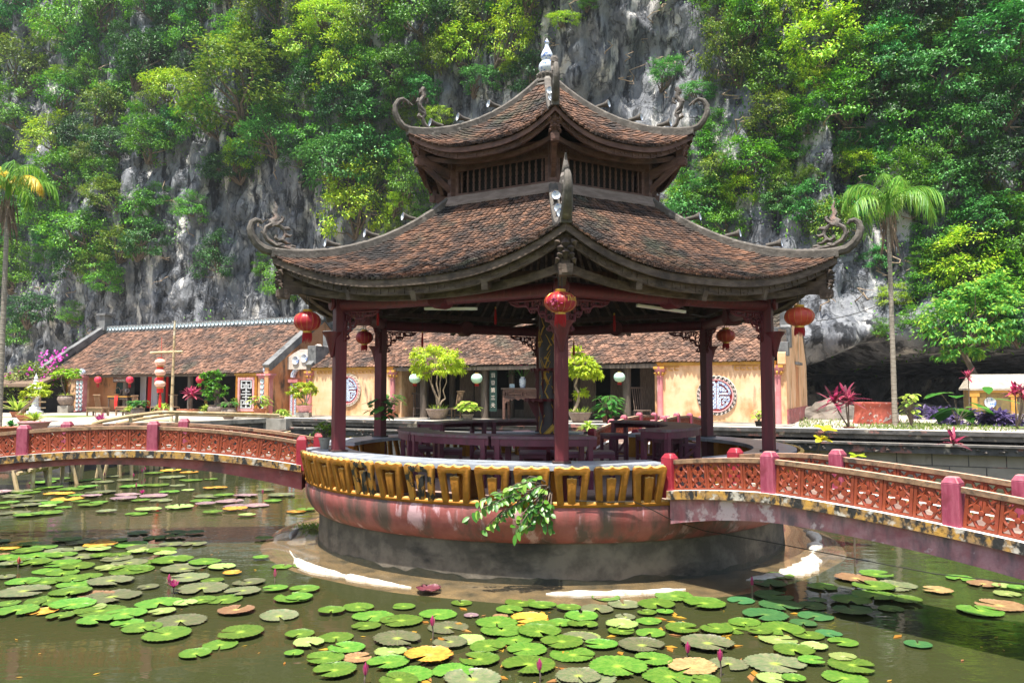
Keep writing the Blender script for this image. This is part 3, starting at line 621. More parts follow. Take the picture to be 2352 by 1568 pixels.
# ================================================================== LANTERNS
def lantern(loc, r, label, mat, squash=.72, ribs=14, cord=.3, word_=None, tas=1.0, group='red lanterns on the pavilion', gold=True, rz=0.0, name='lantern'):
    o = empty(name, loc, rz, label, 'lantern', group); H = r * squash
    prof = [(r * .34, -H)] + [(r * (cos(t) ** .8 * .97 + .03), H * sin(t)) for t in [R(x) for x in range(-70, 71, 10)]] + [(r * .34, H)]
    # gently pleated silk
    n = ribs * 6; vs = []; fs = []
    for pr, pz in prof:
        for k in range(n):
            a = 2 * PI * k / n; q = 1 - .035 * abs(cos(a * ribs / 2)) ** 6 * (pr > r * .4); vs.append((pr * q * sin(a), -pr * q * cos(a), pz))
    for i in range(len(prof) - 1):
        for k in range(n): fs.append((i * n + k, i * n + (k + 1) % n, (i + 1) * n + (k + 1) % n, (i + 1) * n + k))
    body = MB().add(vs, fs).build('silk_body', mat, o, smooth=2)
    b = MB()
    for k in range(ribs):
        a = 2 * PI * (k + .5) / ribs; a = 2 * PI * k / ribs + PI / ribs * (1 if ribs % 2 else 1)
        b.tube([(pr * 1.0 * sin(a), -pr * 1.0 * cos(a), pz) for pr, pz in prof], r * .009, 4)
    b.build('ribs', m_gold if gold else mat, o)
    b = MB(); b.lathe([(r * .3, H - .01), (r * .34, H), (r * .34, H + r * .16), (r * .3, H + r * .17)], 18); b.lathe([(r * .3, -H - r * .15), (r * .33, -H - r * .14), (r * .33, -H + .01)], 18); b.build('collar', m_gold, o, smooth=True)
    b = MB(); r2 = random.Random(5)
    for k in range(26):
        a = 2 * PI * k / 26; L_ = r * r2.uniform(.55, .85) * tas
        b.tube([(r * .3 * sin(a), -r * .3 * cos(a), -H - r * .1), (r * .33 * sin(a), -r * .33 * cos(a), -H - r * .1 - L_ * .5), (r * (.3 + r2.uniform(-.06, .08)) * sin(a), -r * .3 * cos(a), -H - r * .1 - L_)], [r * .035, r * .04, r * .012], 4)
    b.build('tassel', m_tassel, o)
    b = MB(); b.tube([(-r * .12, 0, H + r * .1), (-.01, 0, H + cord)], .006, 4); b.tube([(r * .12, 0, H + r * .1), (.01, 0, H + cord)], .006, 4); b.build('cord', m_wire, o)
    if word_:
        chars = []
        for i, ch in enumerate(word_):
            a = R(26) + i * .17; chars.append((ch, r * (.5 if i == 0 else .4), (r * 1.0 * sin(a), -r * 1.0 * cos(a), .03), (R(90), 0, a)))
        word(chars, m_gold, body)
        b = MB(); r2 = random.Random(2)
        for i in range(26):
            a = R(-24) + r2.gauss(0, .16); z = r2.gauss(.0, .05)
            p = pol(r * (cos(math.asin(max(-.9, min(.9, z / H)))) ** .8) * 1.005, a, z); b.tube([p, p + Vector((.012 * cos(i), 0, .02 * sin(i))), p + Vector((.026 * cos(i * 2), 0, .026 * sin(i)))], .006, 4)
        b.build('flower_print', g_bud, body)
    return o
lantern(at(1287, 694, 9.95), .205, 'red lantern with a pink flower print and gold lettering hanging before the front column', m_lred, .64, 14, .36, 'Thinh')
lantern(at(706, 738, 12.3), .212, 'deep crimson lantern hanging at the left eave corner over the low house roof', m_lred, .72, 14, .4)
lantern(at(1836, 727, 12.3), .228, 'faded orange red lantern hanging at the right eave corner against grey rock', m_lorange, .64, 14, .42, None, .8)
lantern(at(837, 775, 16.6), .185, 'crimson lantern hanging between the two left columns', m_lred, .74, 14, .5)
lantern(at(1667, 771, 16.6), .20, 'orange red lantern hanging between the two right columns', m_lorange, .68, 14, .5)
for px, py, Y, lb in ((1411, 735, 13.8, 'thin red tassel charm hanging right of the front lantern'), (1530, 700, 12.6, 'red tassel charm'), (868, 720, 13.0, 'short red tassel charm hanging by the left carved bracket'), (1138, 720, 14.2, 'short red tassel charm hanging before the dark rafters'), (1318, 795, 17, 'dark tassel charm right of the front column'), (1670, 735, 14.4, 'thin red tassel charm'), (970, 775, 16, 'dark tassel charm over the bonsai')):
    if lb.count(' ') < 4: continue
    p = at(px, py, Y); o = empty('tassel_charm', p, 0, lb, 'tassel', 'tassel charms under the roof')
    MB().tube([(0, 0, .1), (0, 0, .95)], .004, 4).build('cord', m_wire, o)
    MB().lathe([(.0, .1), (.018, .08), (.014, .04), (.02, .0), (.024, -.1), (.02, -.2)], 8).build('tassel', m_tassel, o, smooth=True)
    MB().lathe([(.0, .13), (.014, .12), (.014, .08), (0, .07)], 8).build('cap', m_gold, o)

# ================================================================== BRIDGES
def lattice_mesh():
    b = MB(); w, h, t = .29, .31, .045
    for s in (-1, 1): b.box((s * (w / 2 - .015), 0, h / 2), (.03, t, h))
    for z in (.01, h - .01): b.box((0, 0, z), (w - .048, t, .02))
    c = h / 2; n = 40
    b.tube([(.106 * (1 + .16 * cos(4 * p_)) * cos(p_), 0, c + .122 * (1 + .16 * cos(4 * p_)) * sin(p_)) for p_ in [2 * PI * i / n for i in range(n)]], .0165, 6, closed=True, flat=1.3)
    b.lathe([(0, -.032), (.022, -.03), (.026, -.02), (.026, .02), (0, .022)], 12)
    vv = b.v[-5 * 12:]; b.v[-5 * 12:] = [(x, z, y + c) for x, y, z in vv]
    for k in range(4):
        a = PI / 4 + k * PI / 2; d = Vector((cos(a), 0, sin(a))); e = Vector((-sin(a), 0, cos(a))); o = Vector((0, 0, c)); y = Vector((0, 1, 0))
        P = [o + d * .018, o + d * .05 + e * .032, o + d * .085 + e * .022, o + d * .104, o + d * .085 - e * .022, o + d * .05 - e * .032]
        b.add([p - y * .022 for p in P] + [p + y * .015 for p in P], [(0, 1, 2, 3, 4, 5), (11, 10, 9, 8, 7, 6)] + [(i, i + 6, (i + 1) % 6 + 6, (i + 1) % 6) for i in range(6)])
        b.box(o + Vector((cos(a) * .131, 0, sin(a) * .136)), (.05, .03, .022), m=Matrix.Rotation(-a, 3, 'Y'))
    for s in (-1, 1):
        b.box((s * .125, 0, c), (.04, .035, .05)); b.box((0, 0, c + s * .132), (.05, .035, .04))
        for e in (-1, 1): b.tube([(s * .13, 0, c + e * .06), (s * .105, 0, c + e * .075), (s * .11, 0, c + e * .1)], .012, 5)
    return b
p_lat = None
def bridge(label, P0, ang, length, width, zt, zb, posts, counts, gird, postm=m_post, rail_h=.40, start2=0.0, ph=.47):
    """local x runs along the bridge; y=0 is the rail nearer the camera, y=width the far one"""
    global p_lat
    o = empty('footbridge', (P0[0], P0[1], 0), ang, label, 'bridge', 'arched bridges to the pavilion')
    n = 40; xs = [length * i / n for i in range(n + 1)]
    def strip(y0, y1, f0, f1, xa=None, xb=None, m=None): 
        XS = xs if xa is None else [xa + (xb - xa) * i / 12 for i in range(13)]
        return MB().loft([[(x, y0, f0(x)), (x, y1, f0(x)), (x, y1, f1(x)), (x, y0, f1(x))] for x in XS])
    strip(.03, width - .03, zb, lambda x: zt(x) - .12).build('girder', gird, o)
    strip(.1, width - .1, lambda x: zt(x) - .118, lambda x: zt(x) - .03).build('deck', m_brickd, o)
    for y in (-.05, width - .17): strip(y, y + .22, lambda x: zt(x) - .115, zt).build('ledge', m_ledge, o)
    for side, yy in ((0, .06), (1, width - .06)):
        ps_ = [(q if side == 0 else q + start2) for q in posts]
        for x in ps_:
            if x > length: continue
            b = MB(); b.box((0, 0, ph / 2 - .07), (.17, .17, ph + .06)); b.add([(-.085, -.085, ph - .04), (.085, -.085, ph - .04), (.085, .085, ph - .04), (-.085, .085, ph - .04), (-.05, -.05, ph + .02), (.05, -.05, ph + .02), (.05, .05, ph + .02), (-.05, .05, ph + .02)], [(0, 1, 5, 4), (1, 2, 6, 5), (2, 3, 7, 6), (3, 0, 4, 7), (4, 5, 6, 7)])
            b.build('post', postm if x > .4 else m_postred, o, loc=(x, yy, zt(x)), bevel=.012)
        for i in range(len(ps_) - 1):
            xa, xb = ps_[i] + .085, min(length, ps_[i + 1] - .085)
            if xa > length: break
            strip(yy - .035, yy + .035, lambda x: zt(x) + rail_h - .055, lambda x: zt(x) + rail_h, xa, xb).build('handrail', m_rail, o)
            np_ = counts[i]
            for k in range(np_):
                x0 = xa + (xb - xa) * (k + .5) / np_; wd = (xb - xa) / np_
                sl = (zt(x0 + .1) - zt(x0 - .1)) / .2
                if p_lat is None: q = lattice_mesh().build('lattice_panel', m_lat, o, smooth=True); p_lat = q
                else: q = inst(p_lat, o)
                q.location = (x0, yy, zt(x0) + .005); q.rotation_euler = (0, -math.atan(sl), 0); q.scale = (wd / .29 * .985 / cos(math.atan(sl)), 1, (rail_h - .06) / .31)
    return o
br1 = bridge('arched pink bridge with orange lattice railings leaving the pavilion towards the right foreground', (2.08, 10.53), R(-48), 6.4, 1.2, lambda x: 1.27 + .11 * (1 - (1 - min(x, 1.45) / 1.45) ** 1.6) - .035 * max(0, x - 1.45) - .016 * max(0, x - 1.45) ** 2, lambda x: .83 + .2 * (1 - (1 - min(x, 1.6) / 1.6) ** 1.8) - .016 * max(0, x - 1.6) - .029 * max(0, x - 1.6) ** 2, (-.02, 1.45, 3.47, 5.5), (5, 6, 6), m_girder, start2=.32)
br2 = bridge('arched red bridge with orange lattice railings running from the pavilion to the left edge', (-3.6, 13.57), R(187), 8.2, -1.2, lambda x: 1.33 + .28 * (1 - (abs(x - 3.0) / 3.0) ** (2 if x < 3 else 1.7) * (1 if x < 3 else .8)), lambda x: .90 + .47 * (1 - (abs(x - 3.3) / 3.3) ** 2), (0, 2.43, 4.46, 6.6), (7, 6, 6), m_girdred, start2=-.12)
br3 = bridge('small arched bridge with orange railings linking the back of the pavilion to the temple terrace', (2.95, 18.45), R(64.5), 7.6, 1.2, lambda x: 1.2 + .28 * (1 - ((x - 4) / 4) ** 2), lambda x: .9 + .2 * (1 - ((x - 4) / 4) ** 2), (0, 1.5, 2.55, 4.0, 5.6, 7.2), (5, 4, 5, 5, 5), m_girder, postm=m_post)
# cable sagging from the balustrade to the bridge, and a pipe stub
pts = [Vector((CX, CY, 0)) + pol(4.42, R(a), z) for a, z in ((8, 1.14), (12, 1.13), (15, 1.13))] + [onz(1480, 1170, .95), onz(1525, 1195, .82), ]
pts = [Vector((CX, CY, 0)) + pol(r, R(a), z) for r, a, z in ((4.40, 2, 1.17), (4.40, 8, 1.145), (4.41, 12, 1.15), (4.42, 15, 1.05), (4.41, 18, .93), (4.40, 20, .86), (4.6, 24, .75), (4.9, 33, .6))] + [Vector((5.2, 9.8, .35)), Vector((7.2, 8.6, .33))]
MB().tube(pts, .0065, 5).build('electric_cable', m_wire, None, label='thin black electric cable sagging from the balustrade under the right bridge', cat='cable')
# ================================================================== HOUSES
ZT = 1.35
W0 = Vector((-9.7, 37.8)); HA = -25.35
he = Vector((cos(R(HA)), sin(R(HA)))); hn = Vector((-he.y, he.x))
def hw(u, v, z=0.): q = W0 + he * u + hn * v; return Vector((q.x, q.y, ZT + z))
def house_tiles(mb, u0, u1, v0, z0, v1, z1, tw, tl, th, sag=.12):
    nv = int(math.hypot(v1 - v0, z1 - z0) / tl); nu = int((u1 - u0) / tw); n0 = Vector((0, -(z1 - z0), v1 - v0)).normalized()
    def P(u, t): return Vector((u, v0 + (v1 - v0) * t, z0 + (z1 - z0) * t - sag * sin(PI * t) + .03 * noise.noise(Vector((u * .5, t * 4, z0)))))
    for j in range(nv):
        t0 = j / nv; t1 = min(1, (j + 1.6) / nv); off = .5 * (j % 2)
        for i in range(nu):
            ua = u0 + (i + off) * tw; ub = ua + tw * .9
            if ub > u1: continue
            a, b_, c, d = P(ua, t0), P(ub, t0), P(ub, t1), P(ua, t1); L_ = n0 * th * rng.uniform(.7, 1.7); j_ = (d - a) * rng.uniform(-.12, .1)
            A, B = a + L_ + j_, b_ + L_ * rng.uniform(.8, 1.25) + j_; m_ = (A + B) / 2 - (d - a) * .2; dn = n0 * th * 1.1
            mb.add([A, m_, B, c + n0 * .005, d + n0 * .005, A - dn, m_ - dn, B - dn], [(0, 1, 2, 3, 4), (0, 5, 6, 1), (1, 6, 7, 2), (0, 4, 5), (2, 7, 3)])
    mb2 = MB(); mb2.loft([[P(u0 + (u1 - u0) * i / 20, t / 8) - n0 * .015 for i in range(21)] for t in range(9)], closed=False, caps=False)
    return mb2
def meander_frame(b, w, h, t=.07):
    pass
def medallion(par, u, z, r, rev=False):
    o = MB().lathe([(0, .01), (r * .8, .01)], 48).build('round_window', m_redin, par, loc=(u, -.0, z), rot=(R(90), 0, 0))
    b = MB(); b.lathe([(r * .78, .0), (r * .78, .06), (r * .84, .065), (r * .84, .0)], 48); b.build('border', m_pinkin, o, smooth=True)
    b = MB(); b.lathe([(r * .84, .0), (r * .84, .05), (r * 1.0, .05), (r * 1.02, .0)], 48); b.build('ring', m_ringpale if rev else m_ring, o, smooth=True)
    b = MB()
    for i in range(26):
        a = 2 * PI * i / 26; Mx = Matrix.Rotation(a, 3, 'Z')
        for c, d in (((r * .965, 0, .055), (r * .03, r * .15, .02)), ((r * .915, 0, .055), (r * .1, r * .035, .02)), ((r * .875, r * .05, .055), (r * .03, r * .13, .02))):
            q = Mx @ Vector(c); b.box(q, d, m=Mx)
    b.build('fret', m_black if rev else m_ringpale, o)
    b = MB(); t = r * .11
    def arc(rr, a0, a1): b.loft([[(rr_ * cos(a), rr_ * sin(a), z_) for rr_, z_ in ((rr - t / 2, .02), (rr + t / 2, .02), (rr + t / 2, .05), (rr - t / 2, .05))] for a in [a0 + (a1 - a0) * i / 12 for i in range(13)]])
    def line(x0, y0, x1, y1): b.bar((x0 * r, y0 * r, .035), (x1 * r, y1 * r, .035), t, .03)
    for s in (-1, 1):
        line(s * .07, -.66, s * .07, .66) if s > 0 else line(s * .07, -.66, s * .07, .66)
        line(s * .07, .1, s * .68, .1); line(s * .17, .25, s * .5, .25); line(s * .17, .25, s * .17, .5); line(s * .17, -.08, s * .64, -.08); line(s * .17, -.08, s * .17, -.58); line(s * .33, -.22, s * .33, -.42); line(s * .33, -.22, s * .5, -.22)
    arc(r * .68, R(8), R(84)); arc(r * .68, R(96), R(172)); arc(r * .64, R(-80), R(-12)); arc(r * .64, R(192), R(260)); arc(r * .48, R(30), R(72)); arc(r * .48, R(108), R(150))
    b.build('mosaic_symbol', m_mosaic, o)
    return o

# ---------------------------------------------------------------- right house (temple hall)
H1 = empty('temple_hall', (W0.x, W0.y, ZT), R(HA), 'long yellow walled temple hall with brown tiled roof and two round windows behind the pavilion', 'temple')
EZ = 2.33; UE = 21.5; VR = 4.0; RZ = 5.0
b = MB(); bed = house_tiles(b, .15, UE - .15, -.13, EZ, VR, RZ, .17, .155, .035); b.build('roof', m_htile, H1); bed.build('roof_bed', m_under, H1)
b = MB(); b.loft([[(u, VR, RZ), (u, 8.1, EZ)] for u in (.15, UE - .15)], closed=False, caps=False); b.build('rear_roof', m_htile, H1)
def boxp(nm, m, par, u0, u1, v0, v1, z0, z1, **k): return MB().box(((u0 + u1) / 2, (v0 + v1) / 2, (z0 + z1) / 2), (u1 - u0, v1 - v0, z1 - z0)).build(nm, m, par, **k)
boxp('wall', m_peach, H1, .1, 4.8, 0, .3, -.3, 2.2); boxp('wall', m_peach, H1, 17.0, UE - .1, 0, .3, -.3, 2.2)
boxp('cornice', m_ochre, H1, .08, 4.85, -.07, .3, 2.2, 2.33); boxp('cornice', m_ochre, H1, 16.95, UE - .08, -.07, .3, 2.2, 2.33)
boxp('plinth_band', m_concrete, H1, .05, 4.85, -.05, .3, -.3, .07); boxp('plinth_band', m_concrete, H1, 16.95, UE - .05, -.05, .3, -.3, .07)
# raised key pattern under the cornice
b = MB()
for (ua, ub) in ((.4, 4.6),):
    n = int((ub - ua) / .22)
    for i in range(n):
        x = ua + i * .22; b.box((x + .11, -.02, 2.15), (.18, .05, .035)); b.box((x + .03, -.02, 2.1), (.035, .05, .1)); b.box((x + .11, -.02, 2.05), (.12, .05, .03))
for (ua, ub) in ((17.2, 18.0), (19.9, 21.0)):
    n = int((ub - ua) / .22)
    for i in range(n):
        x = ua + i * .22; b.box((x + .11, -.02, 2.15), (.18, .05, .03)); b.box((x + .03, -.02, 2.08), (.03, .05, .13)); b.box((x + .11, -.02, 2.02), (.14, .05, .03))
b.build('key_frieze', m_ochre, H1)
medallion(H1, 2.2, 1.26, .78); medallion(H1, 19.25, 1.05, .74, True)
for u in (.0, 4.75, 17.1, UE - .05):
    b = MB(); b.lathe([(.13, -.2), (.16, -.15), (.13, -.05), (.115, 0), (.115, 1.75), (.15, 1.78), (.12, 1.82), (.14, 1.9), (.2, 2.0), (.22, 2.06), (.22, 2.16)], 14); b.build('pilaster', m_pinkcol, H1, loc=(u, -.04, 0), smooth=True)
    b = MB()
    for i in range(8): a = i * PI / 4; b.tube([(.12 * sin(a), -.12 * cos(a), 1.8), (.2 * sin(a), -.2 * cos(a), 1.93), (.25 * sin(a), -.25 * cos(a), 1.9)], [.02, .04, .015], 5)
    b.box((0, 0, 2.12), (.42, .42, .09)); b.build('capital', m_ochre, H1, loc=(u, -.04, 0))
# gable wall on the right, stepped top
gp = [(-.05, -.3), (8.2, -.3), (8.1, 2.3), (4.35, 5.35), (4.2, 5.7), (3.75, 5.7), (3.6, 5.25), (.9, 3.15), (.9, 3.5), (.2, 3.5), (.2, 2.9), (-.25, 2.6), (-.25, 2.2), (-.05, 2.2)]
g = prism(gp, .28); g.v = [(y + UE + .12, x, z) for x, y, z in g.v]; g.build('gable_wall', m_peach, H1)
boxp('gable_base', m_girdred, H1, UE + .25, UE + .3, -.05, 8.2, -.3, .55); boxp('gable_slit', m_orange, H1, UE + .25, UE + .275, 3.2, 4.4, .6, 2.2); boxp('slit_hood', m_greywall, H1, UE + .25, UE + .4, 2.95, 4.7, 2.28, 2.38)
g = prism([(-.02, 2.65), (.9, 3.2), (3.6, 5.3), (4.0, 5.72), (4.4, 5.4), (8.1, 2.4), (8.1, 2.55), (4.42, 5.55), (4.0, 5.9), (3.55, 5.45), (.85, 3.35), (-.05, 2.85)], .36); g.v = [(y + UE + .12, x, z) for x, y, z in g.v]; g.build('gable_coping', m_greywall, H1)
b = MB(); b.box((UE + .1, .55, 3.2), (.55, .7, .75)); b.box((UE + .1, .05, 2.75), (.5, .5, .5)); b.box((UE + .1, 1.55, 4.0), (.4, .4, .7)); b.build('gable_block', m_greywall, H1, bevel=.02)
gl = prism([(-.1, -.3), (8.2, -.3), (8.1, 2.3), (4.35, 5.3), (3.6, 5.3), (.6, 3.0), (-.1, 2.4)], .25); gl.v = [(y - .05, x, z) for x, y, z in gl.v]; gl.build('gable_wall', m_greywall, H1)
b = MB(); b.box((.0, .5, 2.95), (.5, .9, .9)); b.box((.0, 1.5, 3.75), (.45, .7, .9)); b.bar((0, -.15, 2.4), (0, 3.9, 5.25), .34, .2); b.build('gable_block', m_greywall, H1, bevel=.02)
b = MB(); b.box((UE / 2, VR, RZ + .12), (UE, .3, .4)); b.build('ridge', m_stone, H1)
boxp('rear_wall', m_orange, H1, 0, UE, 7.9, 8.1, -.3, 2.3)
# open middle bay
boxp('beam', m_pillar, H1, 4.8, 17.0, -.1, .12, 2.12, 2.28); boxp('threshold', m_pillar, H1, 4.8, 17, 2.4, 2.6, -.05, .38); boxp('bay_side', m_peach, H1, 4.8, 5.0, .3, 2.6, -.3, 2.3); boxp('bay_side', m_peach, H1, 16.8, 17.0, .3, 2.6, -.3, 2.3)
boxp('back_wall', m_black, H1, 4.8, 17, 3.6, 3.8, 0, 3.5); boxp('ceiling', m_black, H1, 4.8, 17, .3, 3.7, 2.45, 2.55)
for u in (6.15, 9.25, 12.4, 15.65):
    b = MB(); b.lathe([(.2, -.1), (.2, .02), (.165, .05), (.165, 2.15)], 16); b.build('timber_column', m_pillar, H1, loc=(u, .35, 0), smooth=True)
    b = MB(); b.lathe([(.14, 0), (.14, 2.4)], 12); b.build('timber_column', m_pillar, H1, loc=(u + .35, 2.35, 0), smooth=True)
for u in (5.3, 7.3, 8.1, 10.6, 13.3, 14.7, 16.2):
    w = .72; b = MB(); b.box((0, 0, 1.2), (w, .05, 2.3))
    for z, h_ in ((.45, .5), (1.0, .22), (1.7, .9)): b.box((0, -.035, z), (w - .16, .03, h_))
    b.build('door_leaf', m_door, H1, loc=(u, 2.3 if u not in (16.2, 5.3) else 1.6, 0), rot=(0, 0, R({5.3: 70, 14.7: 25}.get(u, 0))))
# long board with characters on the column
for u, s_ in ((9.78, '翁發第三夫'),):
    bd = boxp('couplet_board', m_jacket, H1, u - .17, u + .17, .12, .16, .35, 2.1); 
    word([(ch, .22, (0, -.03, .65 - .32 * i), (R(90), 0, 0)) for i, ch in enumerate(s_)], m_ringpale, bd).location = (u, .14, 1.23)
# altar table in front of the doors
def altar(u, v):
    o = empty('altar_table', hw(u, v), R(HA), 'tall carved altar table with pierced apron standing before the dark temple doors', 'table')
    W_, D_, H_ = 2.0, .6, 1.32
    MB().box((0, 0, H_), (W_ + .1, D_ + .05, .07)).build('tabletop', m_door, o, bevel=.01); b = MB(); b.box((0, 0, H_ - .09), (W_ - .05, D_ - .04, .1)); b.build('frieze', m_redwood, o)
    for sx in (-1, 1):
        for sy in (-1, 1): b = MB(); b.box((sx * (W_ / 2 - .06), sy * (D_ / 2 - .06), .62), (.1, .1, 1.24)); b.build('leg', m_redwood, o)
    b = MB()
    for z in (1.19, 1.0): b.box((0, -D_ / 2 + .05, z), (W_ - .2, .06, .04))
    for x in (-.8, -.1, .1, .8): b.box((x, -D_ / 2 + .05, 1.1), (.05, .06, .18))
    b.box((0, -D_ / 2 + .08, 1.1), (W_ - .3, .02, .1)); b.build('panel_rail', m_redwood, o)
    b = MB()
    for i in range(24):
        x = -.86 + 1.72 * i / 23; d = .08 + .07 * (i in (0, 1, 2, 21, 22, 23)) * 1.6 + .07 * abs(cos(i * .8)) ** 4
        b.box((x, -D_ / 2 + .05, .97 - d / 2), (.07, .04, d))
    b.build('apron', m_redwood, o); return o
altar(11.15, .55)
o = empty('flower_vase', hw(11.0, .5, 1.36), 0, 'white painted vase of pink lotus flowers on the altar table', 'vase')
MB().lathe([(.0, 0), (.1, 0), (.13, .1), (.15, .25), (.14, .36), (.09, .43), (.1, .47)], 16).build('vase_body', m_china, o, smooth=True)
b = MB(); f = MB(); r2 = random.Random(8)
for i in range(8):
    d = Vector((r2.uniform(-.45, .45), r2.uniform(-.2, .2), r2.uniform(.55, .85))); b.tube([(0, 0, .4), d * .5 + Vector((0, 0, .3)), d + Vector((0, 0, .25))], .012, 4)
    for j in range(6): a = j * PI / 3; f.leaf(d + Vector((0, 0, .22)), Vector((cos(a) * .5, sin(a) * .5, 1)), Vector((cos(a), sin(a), -.3)), .17, .08)
b.build('stems', g_house, o); f.build('blossoms', g_bud, o)
o = empty('bonsai_pot', hw(10.5, .5, 1.36), 0, 'tiny bonsai in a white square pot on the altar table left of the vase', 'plant')
MB().box((0, 0, .08), (.22, .18, .16)).build('pot', m_chinaw, o); b = MB(); b.tube([(0, 0, .1), (.03, 0, .35), (0, 0, .7)], [.025, .02, .01], 5); b.build('stem', m_bark, o)
b = MB()
for i in range(60): b.leaf(Vector((r2.gauss(0, .12), r2.gauss(0, .1), r2.uniform(.4, 1.1))), Vector((r2.gauss(0, 1), r2.gauss(0, 1), r2.gauss(.3, 1))), Vector((0, 0, 1)), .16, .06)
b.build('leaves', g_dark, o)
for (px, py, u, v, lb) in ((953, 869, 5.9, -.1, 'pale green lantern hanging left of the bonsai crown'), (1095, 869, 9.1, -.1, 'mint green lantern hanging beside the column with the character board'), (1423, 866, 15.3, -.1, 'pale green lantern hanging before the open temple doors right of the front column')):
    p = hw(u, v); q = at(px, py, p.y); lantern(q, .24 * p.y / 33, lb, m_lgreen, .82, 16, .35, None, .6, 'pale green lanterns on the temple eaves', False)

# ---------------------------------------------------------------- left house (shop)
H2 = empty('tiled_house', (W0.x, W0.y, ZT), R(HA), 'low shop house with a wide tiled roof and a ridge lined with blue white plates', 'house')
UL, UR2 = -19.7, -2.5; E2 = 2.12; V2 = 3.9; R2 = 4.95
b = MB(); bed = house_tiles(b, UL + .1, UR2 - .1, -.13, E2, V2, R2, .18, .165, .036, .1); b.build('roof', m_htile, H2); bed.build('roof_bed', m_under, H2)
b = MB(); b.loft([[(u, V2, R2), (u, 7.6, E2)] for u in (UL + .1, UR2 - .1)], closed=False, caps=False); b.build('rear_roof', m_htile, H2)
b = MB(); b.box(((UL + UR2) / 2, V2, R2 + .14), (UR2 - UL, .26, .42)); b.build('ridge', m_greywall, H2)
pl = MB().lathe([(0, .0), (.06, .01), (.11, .03), (.12, .035), (.12, 0)], 14); pp = None
n = 56
for i in range(n):
    if pp is None: q = pl.build('ridge_plate', m_chinaw, H2, smooth=True); pp = q
    else: q = inst(pp, H2)
    q.location = (UL + .3 + (UR2 - UL - .6) * i / (n - 1), V2 - .13, R2 + .17); q.rotation_euler = (R(90), 0, 0)
boxp('wall', m_peach, H2, UL + .1, -16.2, 0, .3, -.3, 2.0); boxp('wall', m_peach, H2, -4.7, UR2 - .1, 0, .3, -.3, 2.0)
boxp('cornice', m_ochre, H2, UL, -16.1, -.08, .3, 2.0, 2.12); boxp('cornice', m_ochre, H2, -4.8, UR2, -.08, .3, 2.0, 2.12)
boxp('bay_side', m_orange, H2, -16.2, -15.0, 1.1, 1.3, -.3, 2.1); boxp('bay_side', m_orange, H2, -16.35, -16.2, .3, 3, -.3, 2.1); boxp('bay_side', m_orange, H2, -4.9, -4.7, .3, 3, -.3, 2.1)
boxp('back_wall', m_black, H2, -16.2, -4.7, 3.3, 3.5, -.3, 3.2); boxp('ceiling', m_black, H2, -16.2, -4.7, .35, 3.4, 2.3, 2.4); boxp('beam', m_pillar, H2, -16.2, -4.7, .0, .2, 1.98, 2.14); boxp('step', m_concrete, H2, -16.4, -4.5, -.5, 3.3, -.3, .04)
for u in (-13.3, -10.4, -8.35, -6.4):
    b = MB(); b.lathe([(.15, -.1), (.15, 2.1)], 12); b.build('timber_column', m_pillar, H2, loc=(u, .4, 0), smooth=True)
for u, w, h_, z in ((-18.3, .8, 1.35, 1.02), (-4.0, .85, 1.45, 1.05)):
    o = boxp('window', m_black, H2, u - w / 2, u + w / 2, -.01, .01, z - h_ / 2, z + h_ / 2)
    b = MB()
    for s in (-1, 1): b.box((u + s * (w / 2 + .06), -.04, z), (.12, .1, h_ + .24)); b.box((u, -.04, z + s * (h_ / 2 + .06)), (w, .1, .12))
    b.build('frame', m_pinkin, o)
    b = MB()
    for s in (-1, 1): b.box((u + s * (w / 2 + .2), -.03, z), (.16, .09, h_ + .56)); b.box((u, -.03, z + s * (h_ / 2 + .2)), (w + .24, .09, .16))
    b.build('fret_surround', m_yellow, o)
    b = MB(); t = .075
    for x0, z0, x1, z1 in ((0, -.7, 0, .7), (-.4, 0, .4, 0), (-.4, .66, .4, .66), (-.4, -.66, .4, -.66), (-.4, .3, -.15, .3), (.15, .3, .4, .3), (-.15, .3, -.15, .48), (.15, .3, .15, .48), (-.4, -.3, -.15, -.3), (.15, -.3, .4, -.3), (-.15, -.3, -.15, -.48), (.15, -.3, .15, -.48), (-.28, .48, .28, .48), (-.28, -.48, .28, -.48), (-.28, .14, .28, .14), (-.28, -.14, .28, -.14), (-.38, .66, -.38, .3), (.38, .66, .38, .3), (-.38, -.66, -.38, -.3), (.38, -.66, .38, -.3)):
        b.bar((u + x0 * w, -.05, z + z0 * h_ * .7), (u + x1 * w, -.05, z + z1 * h_ * .7), t, .05)
    b.build('grille', m_marble, o)
for u in (UL + .15, -16.3, -2.65):
    b = MB(); b.box((0, 0, .9), (.62, .24, 2.1)); b.box((0, -.02, -.05), (.78, .34, .3)); b.box((0, -.02, 1.9), (.74, .34, .1)); b.box((0, -.02, 2.02), (.9, .42, .1)); o = b.build('plate_pilaster', m_pinkcol if u > -18 else m_greywall, H2, loc=(u, -.1, 0))
    for s in (-1, 1):
        for i in range(7): q = inst(pp, o); q.location = (s * .15, -.12, .2 + .25 * i); q.rotation_euler = (R(90), 0, 0); q.name = 'plate'
    b = MB(); b.lathe([(.0, 2.05), (.12, 2.06), (.2, 2.2), (.18, 2.36), (.1, 2.44), (.12, 2.5)], 12); b.build('china_jar', m_china, o, smooth=True)
